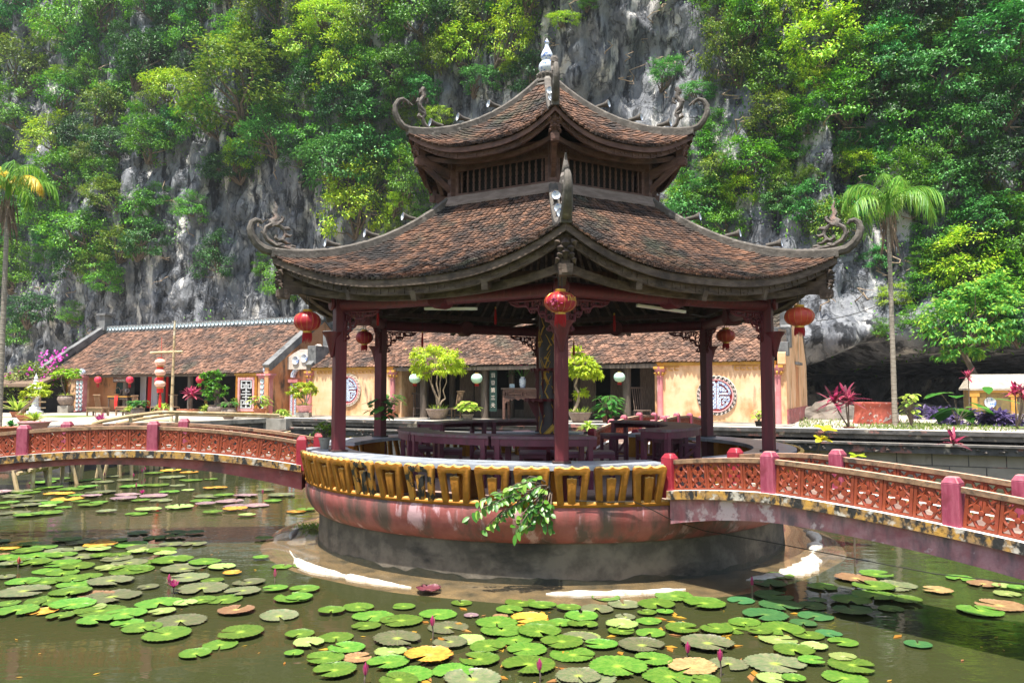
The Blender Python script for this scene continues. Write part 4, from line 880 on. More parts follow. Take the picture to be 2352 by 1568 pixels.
for u, mt in ((UL - .05, m_greywall), (UR2 + .02, m_greywall)):
    g = prism([(-.3, -.3), (7.8, -.3), (7.7, 2.1), (4.2, 5.2), (3.6, 5.2), (.4, 2.6), (-.3, 2.4)], .24); g.v = [(y + u, x, z) for x, y, z in g.v]; g.build('gable_wall', m_orange if u > -5 else mt, H2)
    b = MB(); b.bar((u, -.3, 2.36), (u, 3.9, 5.2), .42, .34); b.bar((u, 3.9, 5.2), (u, 7.7, 2.2), .42, .34); b.build('gable_coping', mt, H2)
    b = MB(); b.box((u, 3.9, 5.5), (.5, .5, 1.0)); b.box((u, 3.9, 6.05), (.85, .7, .12)); b.box((u, 3.9, 5.15), (.7, .7, .25)); b.build('ridge_post', mt, H2)
# mosaic gate between the houses
G = empty('gateway', tuple(hw(-1.25, 1.2)), R(HA), 'narrow plaster gateway with a blue mosaic arch and plates between the two houses', 'gate')
b = MB(); b.box((0, .2, 1.0), (2.4, .3, 2.6)); b.build('wall', m_orange, G)
g = prism([(-1.1, 2.3), (1.1, 2.3), (1.1, 3.1), (.75, 3.55), (.3, 3.3), (-.3, 3.3), (-.75, 3.1), (-1.1, 2.9)], .3); g.build('top_panel', m_ringpale, G)
b = MB(); b.tube([(.85 * cos(a), -.02, 1.9 + .6 * sin(a)) for a in [PI * i / 14 for i in range(15)]], .13, 8); b.build('arch', m_mosaic, G)
for x in (-.72, .72): b = MB(); b.box((x - .12, -.03, .8), (.12, .2, 1.6)); b.box((x + .12, -.03, .8), (.12, .2, 1.6)); b.build('mosaic_strip', m_mosaic, G); b = MB(); b.box((x, -.0, .8), (.5, .2, 1.8)); b.box((x, -.04, 1.72), (.62, .3, .16)); b.build('pilaster', m_pinkcol, G)
for x, z in ((-.55, 2.75), (0, 2.85), (.6, 3.05)): q = inst(pp, G); q.name = 'plate'; q.data = pp.data.copy(); q.data.materials[0] = m_china; q.location = (x, -.16, z); q.rotation_euler = (R(90), 0, 0); q.scale = (1.7,) * 3
b = MB(); b.box((0, 0, .7), (1.2, .2, 1.9)); b.build('recess', m_orange, G)
# things in and before the shop
for px, py, lb in ((225, 872, 'pink red globe lantern at the left end of the shop eave'), (298, 872, 'pink red globe lantern hanging over the sewing table'), (364, 874, 'pink red globe lantern half behind the lantern stack'), (459, 872, 'pink red globe lantern at the right end of the shop eave')):
    Y = 45 - (px - 105) * 7 / 517 - .6; lantern(at(px, py, Y), .19, lb, m_lpink, .92, 12, .3, None, 1.6, 'globe lanterns on the shop eave', False)
def hwp(px, dv=0.0):       # where the sight line through pixel column px meets the house line shifted by dv
    k = (px - 1176) / FPX; u = (k * (W0.y + hn.y * dv) - (W0.x + hn.x * dv)) / (he.x - k * he.y); return u
sg = empty('shop_sign', hw(hwp(271), .15, 1.9), R(HA), 'small brown hanging sign with white lettering under the shop eave', 'sign'); MB().box((0, 0, 0), (1.05, .05, .42)).build('board', m_redwood, sg)
word([('ATU', .17, (0, -.035, .1), (R(90), 0, 0)), ('RUNG NUNG', .15, (0, -.035, -.1), (R(90), 0, 0))], m_ringpale, sg)
b = MB(); secs = []
for z, w, d in ((1.75, .16, .1), (1.72, .3, .13), (1.6, .34, .15), (1.2, .3, .16), (.9, .32, .17), (.75, .36, .18)): secs.append([(w * sin(a), d * cos(a), z) for a in [i * 2 * PI / 16 for i in range(16)]])
b.loft(secs); b.tube([(-.3, 0, 1.65), (-.42, -.03, 1.2), (-.4, -.05, .85)], [.11, .1, .09], 8); b.tube([(.3, 0, 1.65), (.42, -.03, 1.2), (.4, -.05, .85)], [.11, .1, .09], 8)
b.build('jacket', m_jacket, None, loc=hw(hwp(263), .6, .15), rot=(0, 0, R(HA)), smooth=True, label='dark green uniform jacket hanging at the shop entrance left of the sewing table', cat='jacket')
for px, w, mt, lb in ((331, .55, m_cloth_w, 'white striped cloth hanging in the shop left of the red cloth'), (346, .35, m_cloth_r, 'long bright red cloth hanging in the shop between white cloths'), (357, .6, m_cloth_w, 'pale grey white cloth hanging in the shop right of the red cloth'), (385, .3, m_cloth_r, 'red cloth hanging in the shop beside the gold lettered panel')):
    b = MB(); b.loft([[(w * (x / 12 - .5), .06 * sin(x * 1.9), 2.1), (w * (x / 12 - .5) * 1.05, .08 * sin(x * 1.9 + .4), .25)] for x in range(13)], closed=False, caps=False)
    b.build('hanging_cloth', mt, None, loc=hw(hwp(px, 1.4), 1.4), rot=(0, 0, R(HA)), smooth=2, label=lb, cat='cloth', group='cloths in the shop')
b = MB(); b.box((0, 0, 1.15), (.3, .05, 1.7)); cp = b.build('couplet_panel', m_black, None, loc=hw(hwp(442), 1.0), rot=(0, 0, R(HA)), label='black panel with gold characters at the right of the shop opening', cat='panel')
word([(ch, .25, (0, -.04, 1.75 - .38 * i), (R(90), 0, 0)) for i, ch in enumerate('德門萬福')], m_gold, cp)
def wood_table(loc, rz, L_, D_, H_, label, top=m_bamboo, mt=m_cane, name='table'):
    o = empty(name, loc, rz, label, 'table'); MB().box((0, 0, H_), (L_, D_, .05)).build('tabletop', top, o)
    for sx in (-1, 1):
        for sy in (-1, 1): b = MB(); b.box((sx * (L_ / 2 - .06), sy * (D_ / 2 - .06), H_ / 2), (.06, .06, H_)); b.build('leg', mt, o)
    b = MB(); b.box((0, -D_ / 2 + .05, H_ - .1), (L_ - .1, .03, .12)); b.box((0, D_ / 2 - .05, .2), (L_ - .1, .03, .04)); b.build('apron', mt, o); return o
uS = hwp(282, .4); wood_table(hw(uS, .4), R(HA), 1.6, .6, .9, 'sewing table with an orange wooden top in the shop entrance', top=m_ochre, mt=m_door, name='sewing_table')
o = empty('sewing_machine', hw(uS + .15, .4, .93), R(HA), 'black sewing machine with a hoop handled basket on the sewing table', 'sewing machine')
b = MB(); b.box((0, 0, .03), (.5, .2, .06)); b.tube([(.18, 0, .05), (.18, 0, .3), (.1, 0, .36), (-.15, 0, .36), (-.2, 0, .3), (-.2, 0, .12)], [.06, .05, .05, .045, .05, .03], 8); b.build('body', m_lacquer, o, smooth=True)
b = MB(); b.lathe([(.05, 0), (.14, 0), (.14, .03), (.05, .03)], 14); b.build('wheel', m_steel, o, loc=(.27, 0, .3), rot=(0, R(90), 0))
b = MB(); b.tube([(-.5 + .26 * cos(a), 0, .1 + .38 * sin(a)) for a in [PI * i / 12 for i in range(13)]], .015, 5); b.lathe([(.2, 0), (.26, .12)], 14, c=(-.5, 0, 0)); b.build('basket', m_cane, o)
b = MB(); b.loft([[(.0, -.3, .95), (.26, -.3, .95)], [(.0, -.34, .94), (.26, -.34, .94)], [(.0, -.36, .6), (.26, -.37, .6)], [(.03, -.37, .22), (.24, -.36, .3)]], closed=False, caps=False)
b.build('red_scarf', m_cloth_r, None, loc=hw(uS - .15, .4), rot=(0, 0, R(HA)), smooth=2, label='bright red cloth draped over the front of the sewing table', cat='cloth')
def bamboo_chair(loc, rz, label, mt=m_cane, s=1.0, tall=1.25):
    o = empty('bamboo_chair', loc, rz, label, 'chair', 'bamboo chairs on the patio'); o.scale = (s,) * 3
    b = MB()
    for i in range(9): b.tube([(-.24 + .06 * i, -.22, .45), (-.24 + .06 * i, .24, .45)], .03, 6)
    b.build('seat', mt, o)
    for sx in (-1, 1):
        for sy in (-1, 1): b = MB(); b.tube([(sx * .25, sy * .22, 0), (sx * .22, sy * .22, .45)], .028, 6); b.build('leg', mt, o)
    b = MB(); b.tube([(-.3, .38, tall), (.3, .38, tall)], .035, 6)
    for i in range(5): x = -.2 + .1 * i; b.tube([(x, .24, .45), (x * 1.1, .38, tall)], .02, 6)
    b.build('backrest', mt, o)
    b = MB()
    for sy in (-1, 1): b.tube([(-.24, sy * .22, .18), (.24, sy * .22, .18)], .018, 5)
    b.build('stretcher', mt, o); return o
def gp_(px, py, z=ZT): p = onz(px, py, z); return Vector((p.x, p.y, z))
bamboo_chair(hw(hwp(236, -3.2), -3.2), R(160), 'high backed bamboo chair standing before the left wing of the shop', s=.78, tall=1.3)
bamboo_chair(hw(hwp(322, -2.6), -2.6), R(70), 'high backed bamboo chair seen edge on beside the leafy tub', s=.78)
bamboo_chair(hw(hwp(360, .2), .2), R(-30), 'bamboo armchair in the shop behind the lantern stack', s=.8)
bamboo_chair(hw(hwp(404, .3), .3), R(40), 'folded bamboo chair leaning in the right part of the shop', s=.8)
bamboo_chair(hw(8.0, -.2), R(-55), 'slatted wooden chair on the temple terrace left of the altar table', s=1.0, tall=1.2)
bamboo_chair(hw(5.75, .6), R(10), 'dark armchair in the shade left of the bonsai trunk', m_door, 1.0, 1.1)
bamboo_chair(hw(16.3, .3), R(30), 'slender wooden chair before the right temple doors', m_door, 1.0, 1.35)
wood_table(hw(hwp(300, -2.9), -2.9), R(HA), 1.5, .5, .42, 'low bamboo bench on the patio below the sewing table', name='bamboo_bench', top=m_cane)
wood_table(hw(hwp(228, -3.9), -3.9), R(HA), 1.2, .45, .4, 'low bamboo bench in front of the high backed chair', name='bamboo_bench', top=m_cane)
# bamboo pole with arm and stacked lantern
pb = gp_(393, 968, ZT); po = empty('bamboo_pole', pb, 0, 'tall slightly leaning bamboo pole with a cross arm on the patio', 'pole')
tp = at(402, 736, pb.y) - pb
b = MB(); n = 11
for i in range(n): b.tube([tp * (i / n), tp * ((i + .93) / n), tp * ((i + .97) / n)], [.075 - .003 * i, .07 - .003 * i, .085 - .003 * i], 8)
b.build('pole', m_bamboo, po, smooth=True)
am = at(383, 809, pb.y) - pb; b = MB(); b.tube([am + Vector((-.65, 0, -.02)), am + Vector((.65, 0, .03))], .05, 8); b.build('cross_arm', m_bamboo, po)
ls = empty('lantern_stack', at(368, 830, pb.y), 0, 'column of three pale red and white lanterns hanging from the bamboo cross arm', 'lantern')
for i, py in enumerate((832, 855, 881)):
    c = at(368, py, pb.y) - Vector(ls.location); r = .215
    b = MB(); b.lathe([(r * .4, -.15)] + [(r * (cos(t) * .95 + .05), .15 * sin(t)) for t in [R(x) for x in range(-70, 71, 14)]] + [(r * .4, .15)], 24); b.build('silk_body', m_lpale, ls, loc=c, smooth=True)
    b = MB(); b.lathe([(.13, -.16), (.12, -.36)], 16); b.lathe([(.1, .14), (.1, .18)], 16); b.build('skirt', m_cloth_r, ls, loc=c)
    b = MB(); b.lathe([(.125, -.15), (.14, -.16), (.125, -.19)], 16); b.build('collar', m_gold, ls, loc=c)
c = at(368, 912, pb.y) - Vector(ls.location); b = MB(); b.lathe([(0, .2), (.03, .15), (.05, .05), (.06, -.3), (.05, -.42)], 8); b.tube([(0, 0, .1), (0, 0, 2.4)], .008, 4); b.build('tassel', m_cloth_r, ls, loc=c)
# stone lantern tower
sl = gp_(80, 951); o = empty('stone_lantern', sl, 0, 'white granite garden lantern with a flared cap at the far left of the patio', 'stone lantern'); o.scale = (.66,) * 3
b = MB(); b.lathe([(.62, 0), (.6, .25), (.42, .3), (.4, .55), (.25, .62), (.22, 1.25), (.34, 1.35), (.42, 1.45), (.42, 1.52)], 8, cap=True); b.build('pedestal', m_marble, o)
b = MB(); 
for i in range(4): a = R(90 * i + 45); b.box((.27 * cos(a), .27 * sin(a), 1.75), (.12, .12, .5))
b.lathe([(.18, 1.5), (.18, 2.0)], 8); b.build('lamp_box', m_marble, o)
b = MB(); b.lathe([(.2, 1.98), (.62, 2.02), (.68, 2.1), (.6, 2.12), (.3, 2.32), (.16, 2.5), (.2, 2.62), (.12, 2.7), (.15, 2.85), (.05, 3.1), (.0, 3.3)], 8); b.build('cap', m_marble, o)
# thatched shed, far left
o = empty('thatched_hut', gp_(40, 948), R(-12), 'low thatched hut with a straw roof at the far left edge', 'hut'); o.scale = (.9, .9, .82)
b = MB(); b.loft([[(-4, -.6, 1.95), (-4, 1.5, 2.75), (-4, 1.5, 2.6), (-4, -.6, 1.75)], [(2.0, -.6, 1.95), (2.0, 1.5, 2.75), (2.0, 1.5, 2.6), (2.0, -.6, 1.75)]]); b.build('roof', m_thatch, o)
b = MB(); b.box((-1, 1.3, 1.0), (5.8, .1, 2.4)); b.build('wall', m_black, o)
for x in (-3.5, -1.5, 1.6): b = MB(); b.tube([(x, 0, -.2), (x, 0, 2.1)], .05, 8); b.build('post', m_cane, o)
b = MB(); b.tube([(-4, 0, .75), (2, 0, .75)], .05, 6); b.tube([(-4, 0, .35), (2, 0, .35)], .04, 6); b.build('rail', m_bamboo, o)

# ---------------------------------------------------------------- bamboo walkway at the back of the pond
bw = empty('bamboo_walkway', (0, 0, 0), 0, 'bamboo walkway with pole handrails crossing the back of the pond behind the left bridge', 'walkway')
def seg(px, py, Y): return at(px, py, Y)
A, B_, C_, D_ = at(40, 1022, 20.5), at(372, 946, 26.5), at(640, 953, 31.5), at(230, 968, 23.5)
rail = [A + Vector((-6, -1.2, -.2)), A, at(130, 1000, 21.5), D_, at(300, 955, 24.6), B_, at(500, 949, 28.6), C_]
b = MB(); b.tube(rail, .055, 8); b.tube([p + Vector((-.2, 1.4, -.12)) for p in rail[3:]], .05, 8); b.build('handrail', m_bamboo, bw, smooth=True)
b = MB(); zd = .98
path = [Vector((p.x, p.y + .7, min(p.z - .65, ZT))) for p in rail]
b.loft([[p + Vector((0, -.7, -.05)), p + Vector((0, .75, -.05)), p + Vector((0, .75, 0)), p + Vector((0, -.7, 0))] for p in path]); b.build('deck', m_door, bw)
b = MB()
for i in range(26):
    t = i / 25 * (len(path) - 1); j = min(int(t), len(path) - 2); p = path[j].lerp(path[j + 1], t - j); b.tube([p + Vector((0, -.85, -.1)), p + Vector((0, .95, -.1))], .05, 6)
b.build('joists', m_bamboo, bw)
for i in range(15):
    t = (i + .3) / 15 * (len(path) - 1.6); j = min(int(t), len(path) - 2); p = path[j].lerp(path[j + 1], t - j)
    for sy in (-.65, .7):
        r2 = random.Random(i * 3 + int(sy)); b = MB(); b.tube([Vector((p.x + r2.uniform(-.35, .35), p.y + sy, -.3)), Vector((p.x, p.y + sy, p.z + (.62 if sy < 0 and i % 3 == 0 else .05)))], .055, 8); b.build('bamboo_pile', m_bamboo, bw, smooth=True)

# ---------------------------------------------------------------- tomb, pedestal and rock pile on the right
o = empty('stone_tomb', gp_(2330, 962), R(-16), 'low ochre plaster tomb with blue plates and a pale slab top at the right edge', 'tomb')
b = MB(); b.box((0, 0, .75), (3.6, 1.3, 1.0)); b.build('body', m_tomb, o); b = MB(); b.box((0, 0, .1), (4.2, 1.9, .3)); b.build('base', m_concrete, o)
b = MB(); b.loft([[(-1.95, -.75, 1.25), (1.95, -.75, 1.25), (1.95, .75, 1.25), (-1.95, .75, 1.25)], [(-1.95, -.75, 1.33), (1.95, -.75, 1.33), (1.95, .75, 1.33), (-1.95, .75, 1.33)], [(-1.6, -.1, 1.95), (1.6, -.1, 1.95), (1.6, .6, 1.95), (-1.6, .6, 1.95)]]); b.build('slab_top', m_tombtop, o)
b = MB(); b.add([(.45, -.66, 1.45), (1.45, -.66, 1.45), (1.3, -.3, 1.82), (.5, -.3, 1.82)], [(0, 1, 2, 3)]); b.build('opening', m_black, o)
b = MB()
for x in (-1.7, -.2, 1.7): b.box((x, -.67, .75), (.22, .06, 1.0)); b.box((x, -.68, 1.1), (.4, .06, .25))
b.box((0, -.67, 1.2), (3.6, .07, .1)); b.build('pilaster_frame', m_ochre, o)
for x in (-1.1, .7): q = inst(pp, o); q.name = 'plate'; q.data = pp.data.copy(); q.data.materials[0] = m_china; q.location = (x, -.66, .72); q.rotation_euler = (R(90), 0, 0); q.scale = (1.9,) * 3
o = empty('red_pedestal', gp_(2012, 972), 0, 'round red clay pedestal with white relief beside the palm trunk', 'pedestal'); o.scale = (.8,) * 3
b = MB(); b.lathe([(1.05, -.1), (.95, .35), (.92, .85), (1.0, .95), (.98, 1.0), (.0, 1.02)], 24); b.build('body', m_redclay, o, smooth=True)
b = MB(); r2 = random.Random(4)
for i in range(22):
    a = r2.uniform(-1.2, 1.2); z = r2.uniform(.1, .5); b.tube([pol(1.0 - z * .1, a + .06 * cos(t * 1.3), z + .06 * sin(t * 1.7)) for t in range(6)], .018, 4)
b.build('relief', m_ringpale, o, kind='stuff')
def rock(name, loc, s, label, seed, mt):
    bm = bmesh.new(); bmesh.ops.create_icosphere(bm, subdivisions=3, radius=1)
    for v in bm.verts: p = v.co.copy(); v.co = Vector((p.x * s[0], p.y * s[1], p.z * s[2])) * (1 + .35 * noise.noise(p * 1.3 + Vector((seed, 0, 0))) + .15 * noise.noise(p * 3.1 + Vector((0, seed, 0))))
    me = bpy.data.meshes.new(name); bm.to_mesh(me); bm.free(); me.materials.append(mt); o = bpy.data.objects.new(name, me); COL.objects.link(o); o.location = loc; return tag(o, label, 'rock', 'rocks before the cave')
m_rock = M('cave_rock', (.20, .17, .14), (.11, .095, .08), 1.8, .9, .4, c3=(.32, .27, .21), s3=1.2, r3=(.56, .7))
rock('boulder', gp_(1905, 962), (1.3, 1.0, .8), 'grey boulder lying right of the temple gable', 1, m_rock); rock('boulder', gp_(1865, 945) + Vector((0, 0, .4)), (.9, .8, .7), 'brown boulder under the fallen plank by the gable', 5, m_rock); rock('boulder', gp_(2120, 952), (1.5, 1.0, .6), 'wide low boulder behind the palm trunk', 9, m_rock); rock('boulder', gp_(1960, 950), (1.0, .9, .6), 'small boulder in front of the dark cave mouth', 12, m_rock)
b = MB(); b.bar((-1.5, 0, .35), (1.3, .2, -.1), .3, .08); b.build('fallen_plank', m_concrete, None, loc=gp_(1895, 940) + Vector((0, 0, .7)), label='grey concrete plank leaning on the rocks in the cave mouth', cat='plank')
# ================================================================== PLANTS
def crown_mesh(seed, rx, ry, rz, nclump, per, lsize, cs=.32, hole=.0, droop=.25, shell=.55, flat=0.0, asp=.45):
    """leaf clumps spread through a lumpy volume; every leaf is a little folded blade"""
    r = random.Random(seed); b = MB(); cl = []
    for i in range(nclump):
        while True:
            d = Vector((r.gauss(0, 1), r.gauss(0, 1), r.gauss(0.15, 1))).normalized()
            if d.z > -.65: break
        f = shell + (1 - shell) * r.random() ** .6; lump = 1 + .38 * noise.noise(d * 1.7 + Vector((seed, seed * .3, 0)))
        c = Vector((d.x * rx, d.y * ry, d.z * rz)) * f * lump; cl.append(c)
        cr = cs * min(rx, rz) * r.uniform(.7, 1.35)
        for j in range(per):
            o = Vector((r.gauss(0, .5), r.gauss(0, .5), r.gauss(0, .26 if not flat else .16))) * cr
            out = (d * .6 + Vector((r.gauss(0, .7), r.gauss(0, .7), r.gauss(-.12 - droop, .32))))
            up = (d * .45 + Vector((r.gauss(0, .28), r.gauss(0, .28), 1))).normalized()
            b.leaf(c + o, out, up, lsize * r.uniform(.6, 1.3), lsize * asp * r.uniform(.8, 1.2), .12, r.uniform(0, droop))
    return b, cl
def branches(b, cl, base, r0, k=9, seed=1, wig=.15):
    r = random.Random(seed)
    for c in r.sample(cl, min(k, len(cl))):
        m1 = base.lerp(c, .35) + Vector((r.gauss(0, wig), r.gauss(0, wig), .1)); m2 = base.lerp(c, .7) + Vector((r.gauss(0, wig), r.gauss(0, wig), 0))
        b.tube([base, m1, m2, c], [r0, r0 * .6, r0 * .35, r0 * .12], 6)
def pot_mesh(kind, r, h):
    b = MB()
    if kind == 'bowl': b.lathe([(r * .5, 0), (r * .62, .02), (r * .92, h * .6), (r * 1.0, h * .85), (r * 1.08, h * .9), (r * 1.08, h), (r * .95, h), (r * .9, h * .9), (0, h * .88)], 20)
    elif kind == 'urn': b.lathe([(r * .55, 0), (r * .9, h * .3), (r * 1.05, h * .6), (r * .95, h * .85), (r * .8, h * .92), (r * .95, h), (r * .75, h), (0, h * .9)], 20)
    else: b.lathe([(r * .68, 0), (r * .95, h * .8), (r * 1.08, h * .82), (r * 1.1, h), (r * .95, h), (r * .9, h * .88), (0, h * .86)], 18)
    return b
def potted(loc, label, kind, r, h, foliage, mat, pm, cat='plant', seed=1, stand=None, soilz=None, name='potted_plant', rz=0, sc_=1.0):
    o = empty(name, loc, rz, label, cat, None); z = 0; o.scale = (sc_,) * 3
    if stand: b = MB(); b.box((0, 0, stand[1] / 2), (stand[0], stand[0], stand[1])); b.build('stand', m_concrete, o, bevel=.02); z = stand[1]
    if r: pot_mesh(kind, r, h).build('pot', pm, o, loc=(0, 0, z), smooth=True)
    top = z + h; rr = random.Random(seed); lb = MB(); st = MB(); f = foliage[0]
    if f == 'bush':
        _, R_, H_, n, per, ls = foliage; cb_, cl = crown_mesh(seed, R_, R_, H_ / 2, n, per, ls); lb.v = [(x, y, zz + top + H_ * .5) for x, y, zz in cb_.v]; lb.f = cb_.f
        branches(st, [c + Vector((0, 0, top + H_ * .5)) for c in cl], Vector((0, 0, top - .05)), .02 + R_ * .03, 6, seed, .05)
    elif f == 'strap':
        _, L_, n, w, dr = foliage
        for i in range(n):
            a = rr.uniform(0, 2 * PI); e = rr.uniform(.3, 1.4); d = Vector((cos(a) * cos(e), sin(a) * cos(e), sin(e))); lb.leaf(Vector((0, 0, top)), d, Vector((-d.x, -d.y, .8)), L_ * rr.uniform(.6, 1.1), w, .2, dr, 5)
    elif f == 'broad':
        _, H_, n, L_, w, sp_ = foliage
        for i in range(n):
            a = rr.uniform(0, 2 * PI); q = Vector((cos(a) * sp_ * rr.uniform(.2, 1), sin(a) * sp_ * rr.uniform(.2, 1), top + H_ * rr.uniform(.35, 1)))
            st.tube([(0, 0, top - .05), (q.x * .4, q.y * .4, top + (q.z - top) * .6), q], [.014, .01, .007], 4)
            lb.leaf(q, Vector((cos(a), sin(a), rr.uniform(-.5, .2))), Vector((0, 0, 1)), L_ * rr.uniform(.7, 1.2), w * rr.uniform(.8, 1.1), .1, .35, 4)
    elif f == 'cord':                    # cordyline: rosettes on stems
        _, H_, ns, L_, w = foliage
        for i in range(ns):
            a = rr.uniform(0, 2 * PI); q = Vector((cos(a) * H_ * .42 * (i > 0), sin(a) * H_ * .2 * (i > 0), top + H_ * rr.uniform(.75, 1)))
            st.tube([(0, 0, top - .05), (q.x * .7, q.y * .7, top + (q.z - top) * .5), q], [.03, .025, .02], 6)
            for j in range(22):
                a = rr.uniform(0, 2 * PI); e = rr.uniform(-.35, 1.35); d = Vector((cos(a) * cos(e), sin(a) * cos(e), sin(e))); lb.leaf(q - Vector((0, 0, .25 * rr.random())), d, Vector((-d.x, -d.y, .9)), L_ * rr.uniform(.6, 1.15), w, .15, .3, 4)
    if st.v: st.build('stem', m_bark, o)
    lb.build('leaves', mat, o); return o
def bonsai(loc, label, crowns, trunk, mat, pot, pm, stand=None, seed=1, ls=.16, rz=0, extra=True, bark=None, sc_=1.0):
    """crowns: (x, z, rx, rz, clumps); trunk: list of (path, r0, r1)"""
    o = empty('bonsai_tree', loc, rz, label, 'bonsai', None); z = 0; o.scale = sc_ if hasattr(sc_, '__len__') else (sc_,) * 3
    if stand: b = MB(); b.box((0, 0, stand[1] / 2), (stand[0], stand[0], stand[1])); b.build('stand', m_concrete, o, bevel=.02); z = stand[1]
    pot_mesh(*pot).build('pot', pm, o, loc=(0, 0, z), smooth=True); top = z + pot[2]; b = MB(); cls = []; lb = MB(); r = random.Random(seed)
    for i, (x, zz, rx, rz_, n) in enumerate(crowns):
        cbm, cl = crown_mesh(seed + i, rx, rx * .8, rz_, n, 26, ls, .3, flat=1, droop=.35, shell=.7); q = Vector((x, 0, top + zz)); nb = len(lb.v); lb.v += [(vx + q.x, vy, vz + q.z) for vx, vy, vz in cbm.v]; lb.f += [tuple(k + nb for k in f) for f in cbm.f]; cls.append([c + q for c in cl])
    for path, r0, r1 in trunk:
        P = [Vector((x + .02 * r.gauss(0, 1), y, top + zz)) for x, y, zz in path]; n = len(P); b.tube(P, [r0 + (r1 - r0) * i / (n - 1) for i in range(n)], 7)
        near = min(cls, key=lambda c: (c[0] - P[-1]).length); branches(b, near, P[-1], r1 * .9, 7, seed, .06)
    b.build('trunk', bark or m_bonsai, o, smooth=True); lb.build('crown', mat, o)
    if extra:
        g = MB()
        for i in range(90):
            a = r.uniform(0, 2 * PI); rr_ = pot[1] * r.uniform(0, .9); e = r.uniform(.3, 1.3); d = Vector((cos(a) * cos(e), sin(a) * cos(e), sin(e))); g.leaf(Vector((cos(a) * rr_, sin(a) * rr_, top - .05)), d, Vector((0, 0, 1)), r.uniform(.15, .45), .05, .1, .3)
        g.build('undergrowth', g_fern, o)
    return o
bonsai(hw(7.75, -1.1), 'big umbrella crowned bonsai with many twisted pale stems in a grey bowl', [(-.2, 2.35, 1.75, .8, 90), (1.0, 2.2, .95, .7, 34), (-1.2, 1.9, .8, .5, 22)],
       [([(0, 0, 0), (-.05, 0, .5), (-.35, 0, 1.0), (-.75, .1, 1.75)], .09, .04), ([(0, .05, 0), (.1, 0, .6), (-.1, .1, 1.2), (0, 0, 1.9)], .08, .04), ([(.1, 0, 0), (.3, 0, .35), (.55, 0, .5), (.4, 0, .9), (.65, 0, 1.3), (.6, 0, 1.9)], .07, .03), ([(.05, 0, 0), (.2, .1, .7), (.15, .1, 1.3), (.35, 0, 1.9)], .06, .03), ([(-.05, 0, 0), (-.12, -.1, .7), (-.5, -.1, 1.3), (-.4, 0, 1.9)], .06, .03)], g_bonsai, ('bowl', .82, .55), m_pot, None, 21, .22, sc_=(.58, .58, .86))
bonsai(hw(.65, -1.2), 'bonsai with dense rounded crown in a pink bowl at the left temple corner', [(0, 1.05, .85, .5, 40), (-.5, .8, .5, .3, 14)], [([(0, 0, 0), (.1, 0, .25), (.0, 0, .6)], .1, .05), ([(0, 0, 0), (.25, 0, .35), (.4, 0, .7)], .07, .03), ([(0, 0, 0), (-.2, 0, .3), (-.5, 0, .6)], .06, .03)], g_bonsai, ('bowl', .55, .5), m_pinkin, (.9, .35), 31, .24, sc_=.66)
bonsai(gp_(1332, 972), 'bonsai with a bent trunk and leafy top seen just right of the front column', [(.15, 1.95, .95, .5, 40), (.75, 1.75, .55, .35, 16), (-.2, 2.4, .4, .4, 10), (.1, .75, .35, .2, 8)], [([(-.3, 0, 0), (-.1, 0, .45), (-.05, 0, .8), (-.3, 0, 1.15), (-.05, 0, 1.6), (.2, 0, 1.85)], .1, .04)], g_bonsai, ('bowl', .6, .5), m_pot, None, 41, .24, sc_=(.7, .7, .86))
bonsai(hw(hwp(497, -1.5), -1.5), 'bonsai with three leaf pads leaning over a dark urn before the shop window', [(-.15, 1.95, .75, .3, 24), (-.55, 1.55, .5, .25, 16), (-.05, 1.0, .75, .42, 30), (-.35, .55, .35, .2, 8)], [([(.1, 0, 0), (-.1, 0, .4), (-.15, 0, 1.0), (-.1, 0, 1.8)], .11, .05), ([(.1, 0, 0), (.75, 0, .2), (.85, 0, .1), (.55, 0, .5), (.2, 0, .8)], .09, .04)], g_mid, ('urn', .5, .75), m_pot, None, 51, .24, extra=False, bark=m_bark, sc_=.72)
bonsai(hw(hwp(154, -1.2), -1.2), 'sparse willowy bonsai in a round grey urn on a stone block before the shop wall', [(-.45, 2.0, .9, .45, 26), (.75, 1.95, .75, .5, 22)], [([(0, 0, 0), (-.25, 0, .6), (-.5, 0, 1.3), (-.5, 0, 1.8)], .07, .03), ([(.05, 0, 0), (.35, 0, .6), (.5, 0, 1.2), (.75, 0, 1.7)], .05, .02)], g_lime, ('urn', .72, 1.0), m_pot, (1.0, .7), 61, .24, bark=m_bark, sc_=.58)
bonsai(gp_(62, 968), 'bonsai with slanting grey trunk and bright crown before the granite lantern', [(.65, 1.6, .85, .45, 34), (-.1, 1.25, .4, .25, 10)], [([(-.55, 0, 0), (-.2, 0, .45), (.2, 0, .9), (.5, 0, 1.3)], .13, .06)], g_bonsai, ('bowl', .65, .45), m_terr, None, 71, .24, sc_=.6)
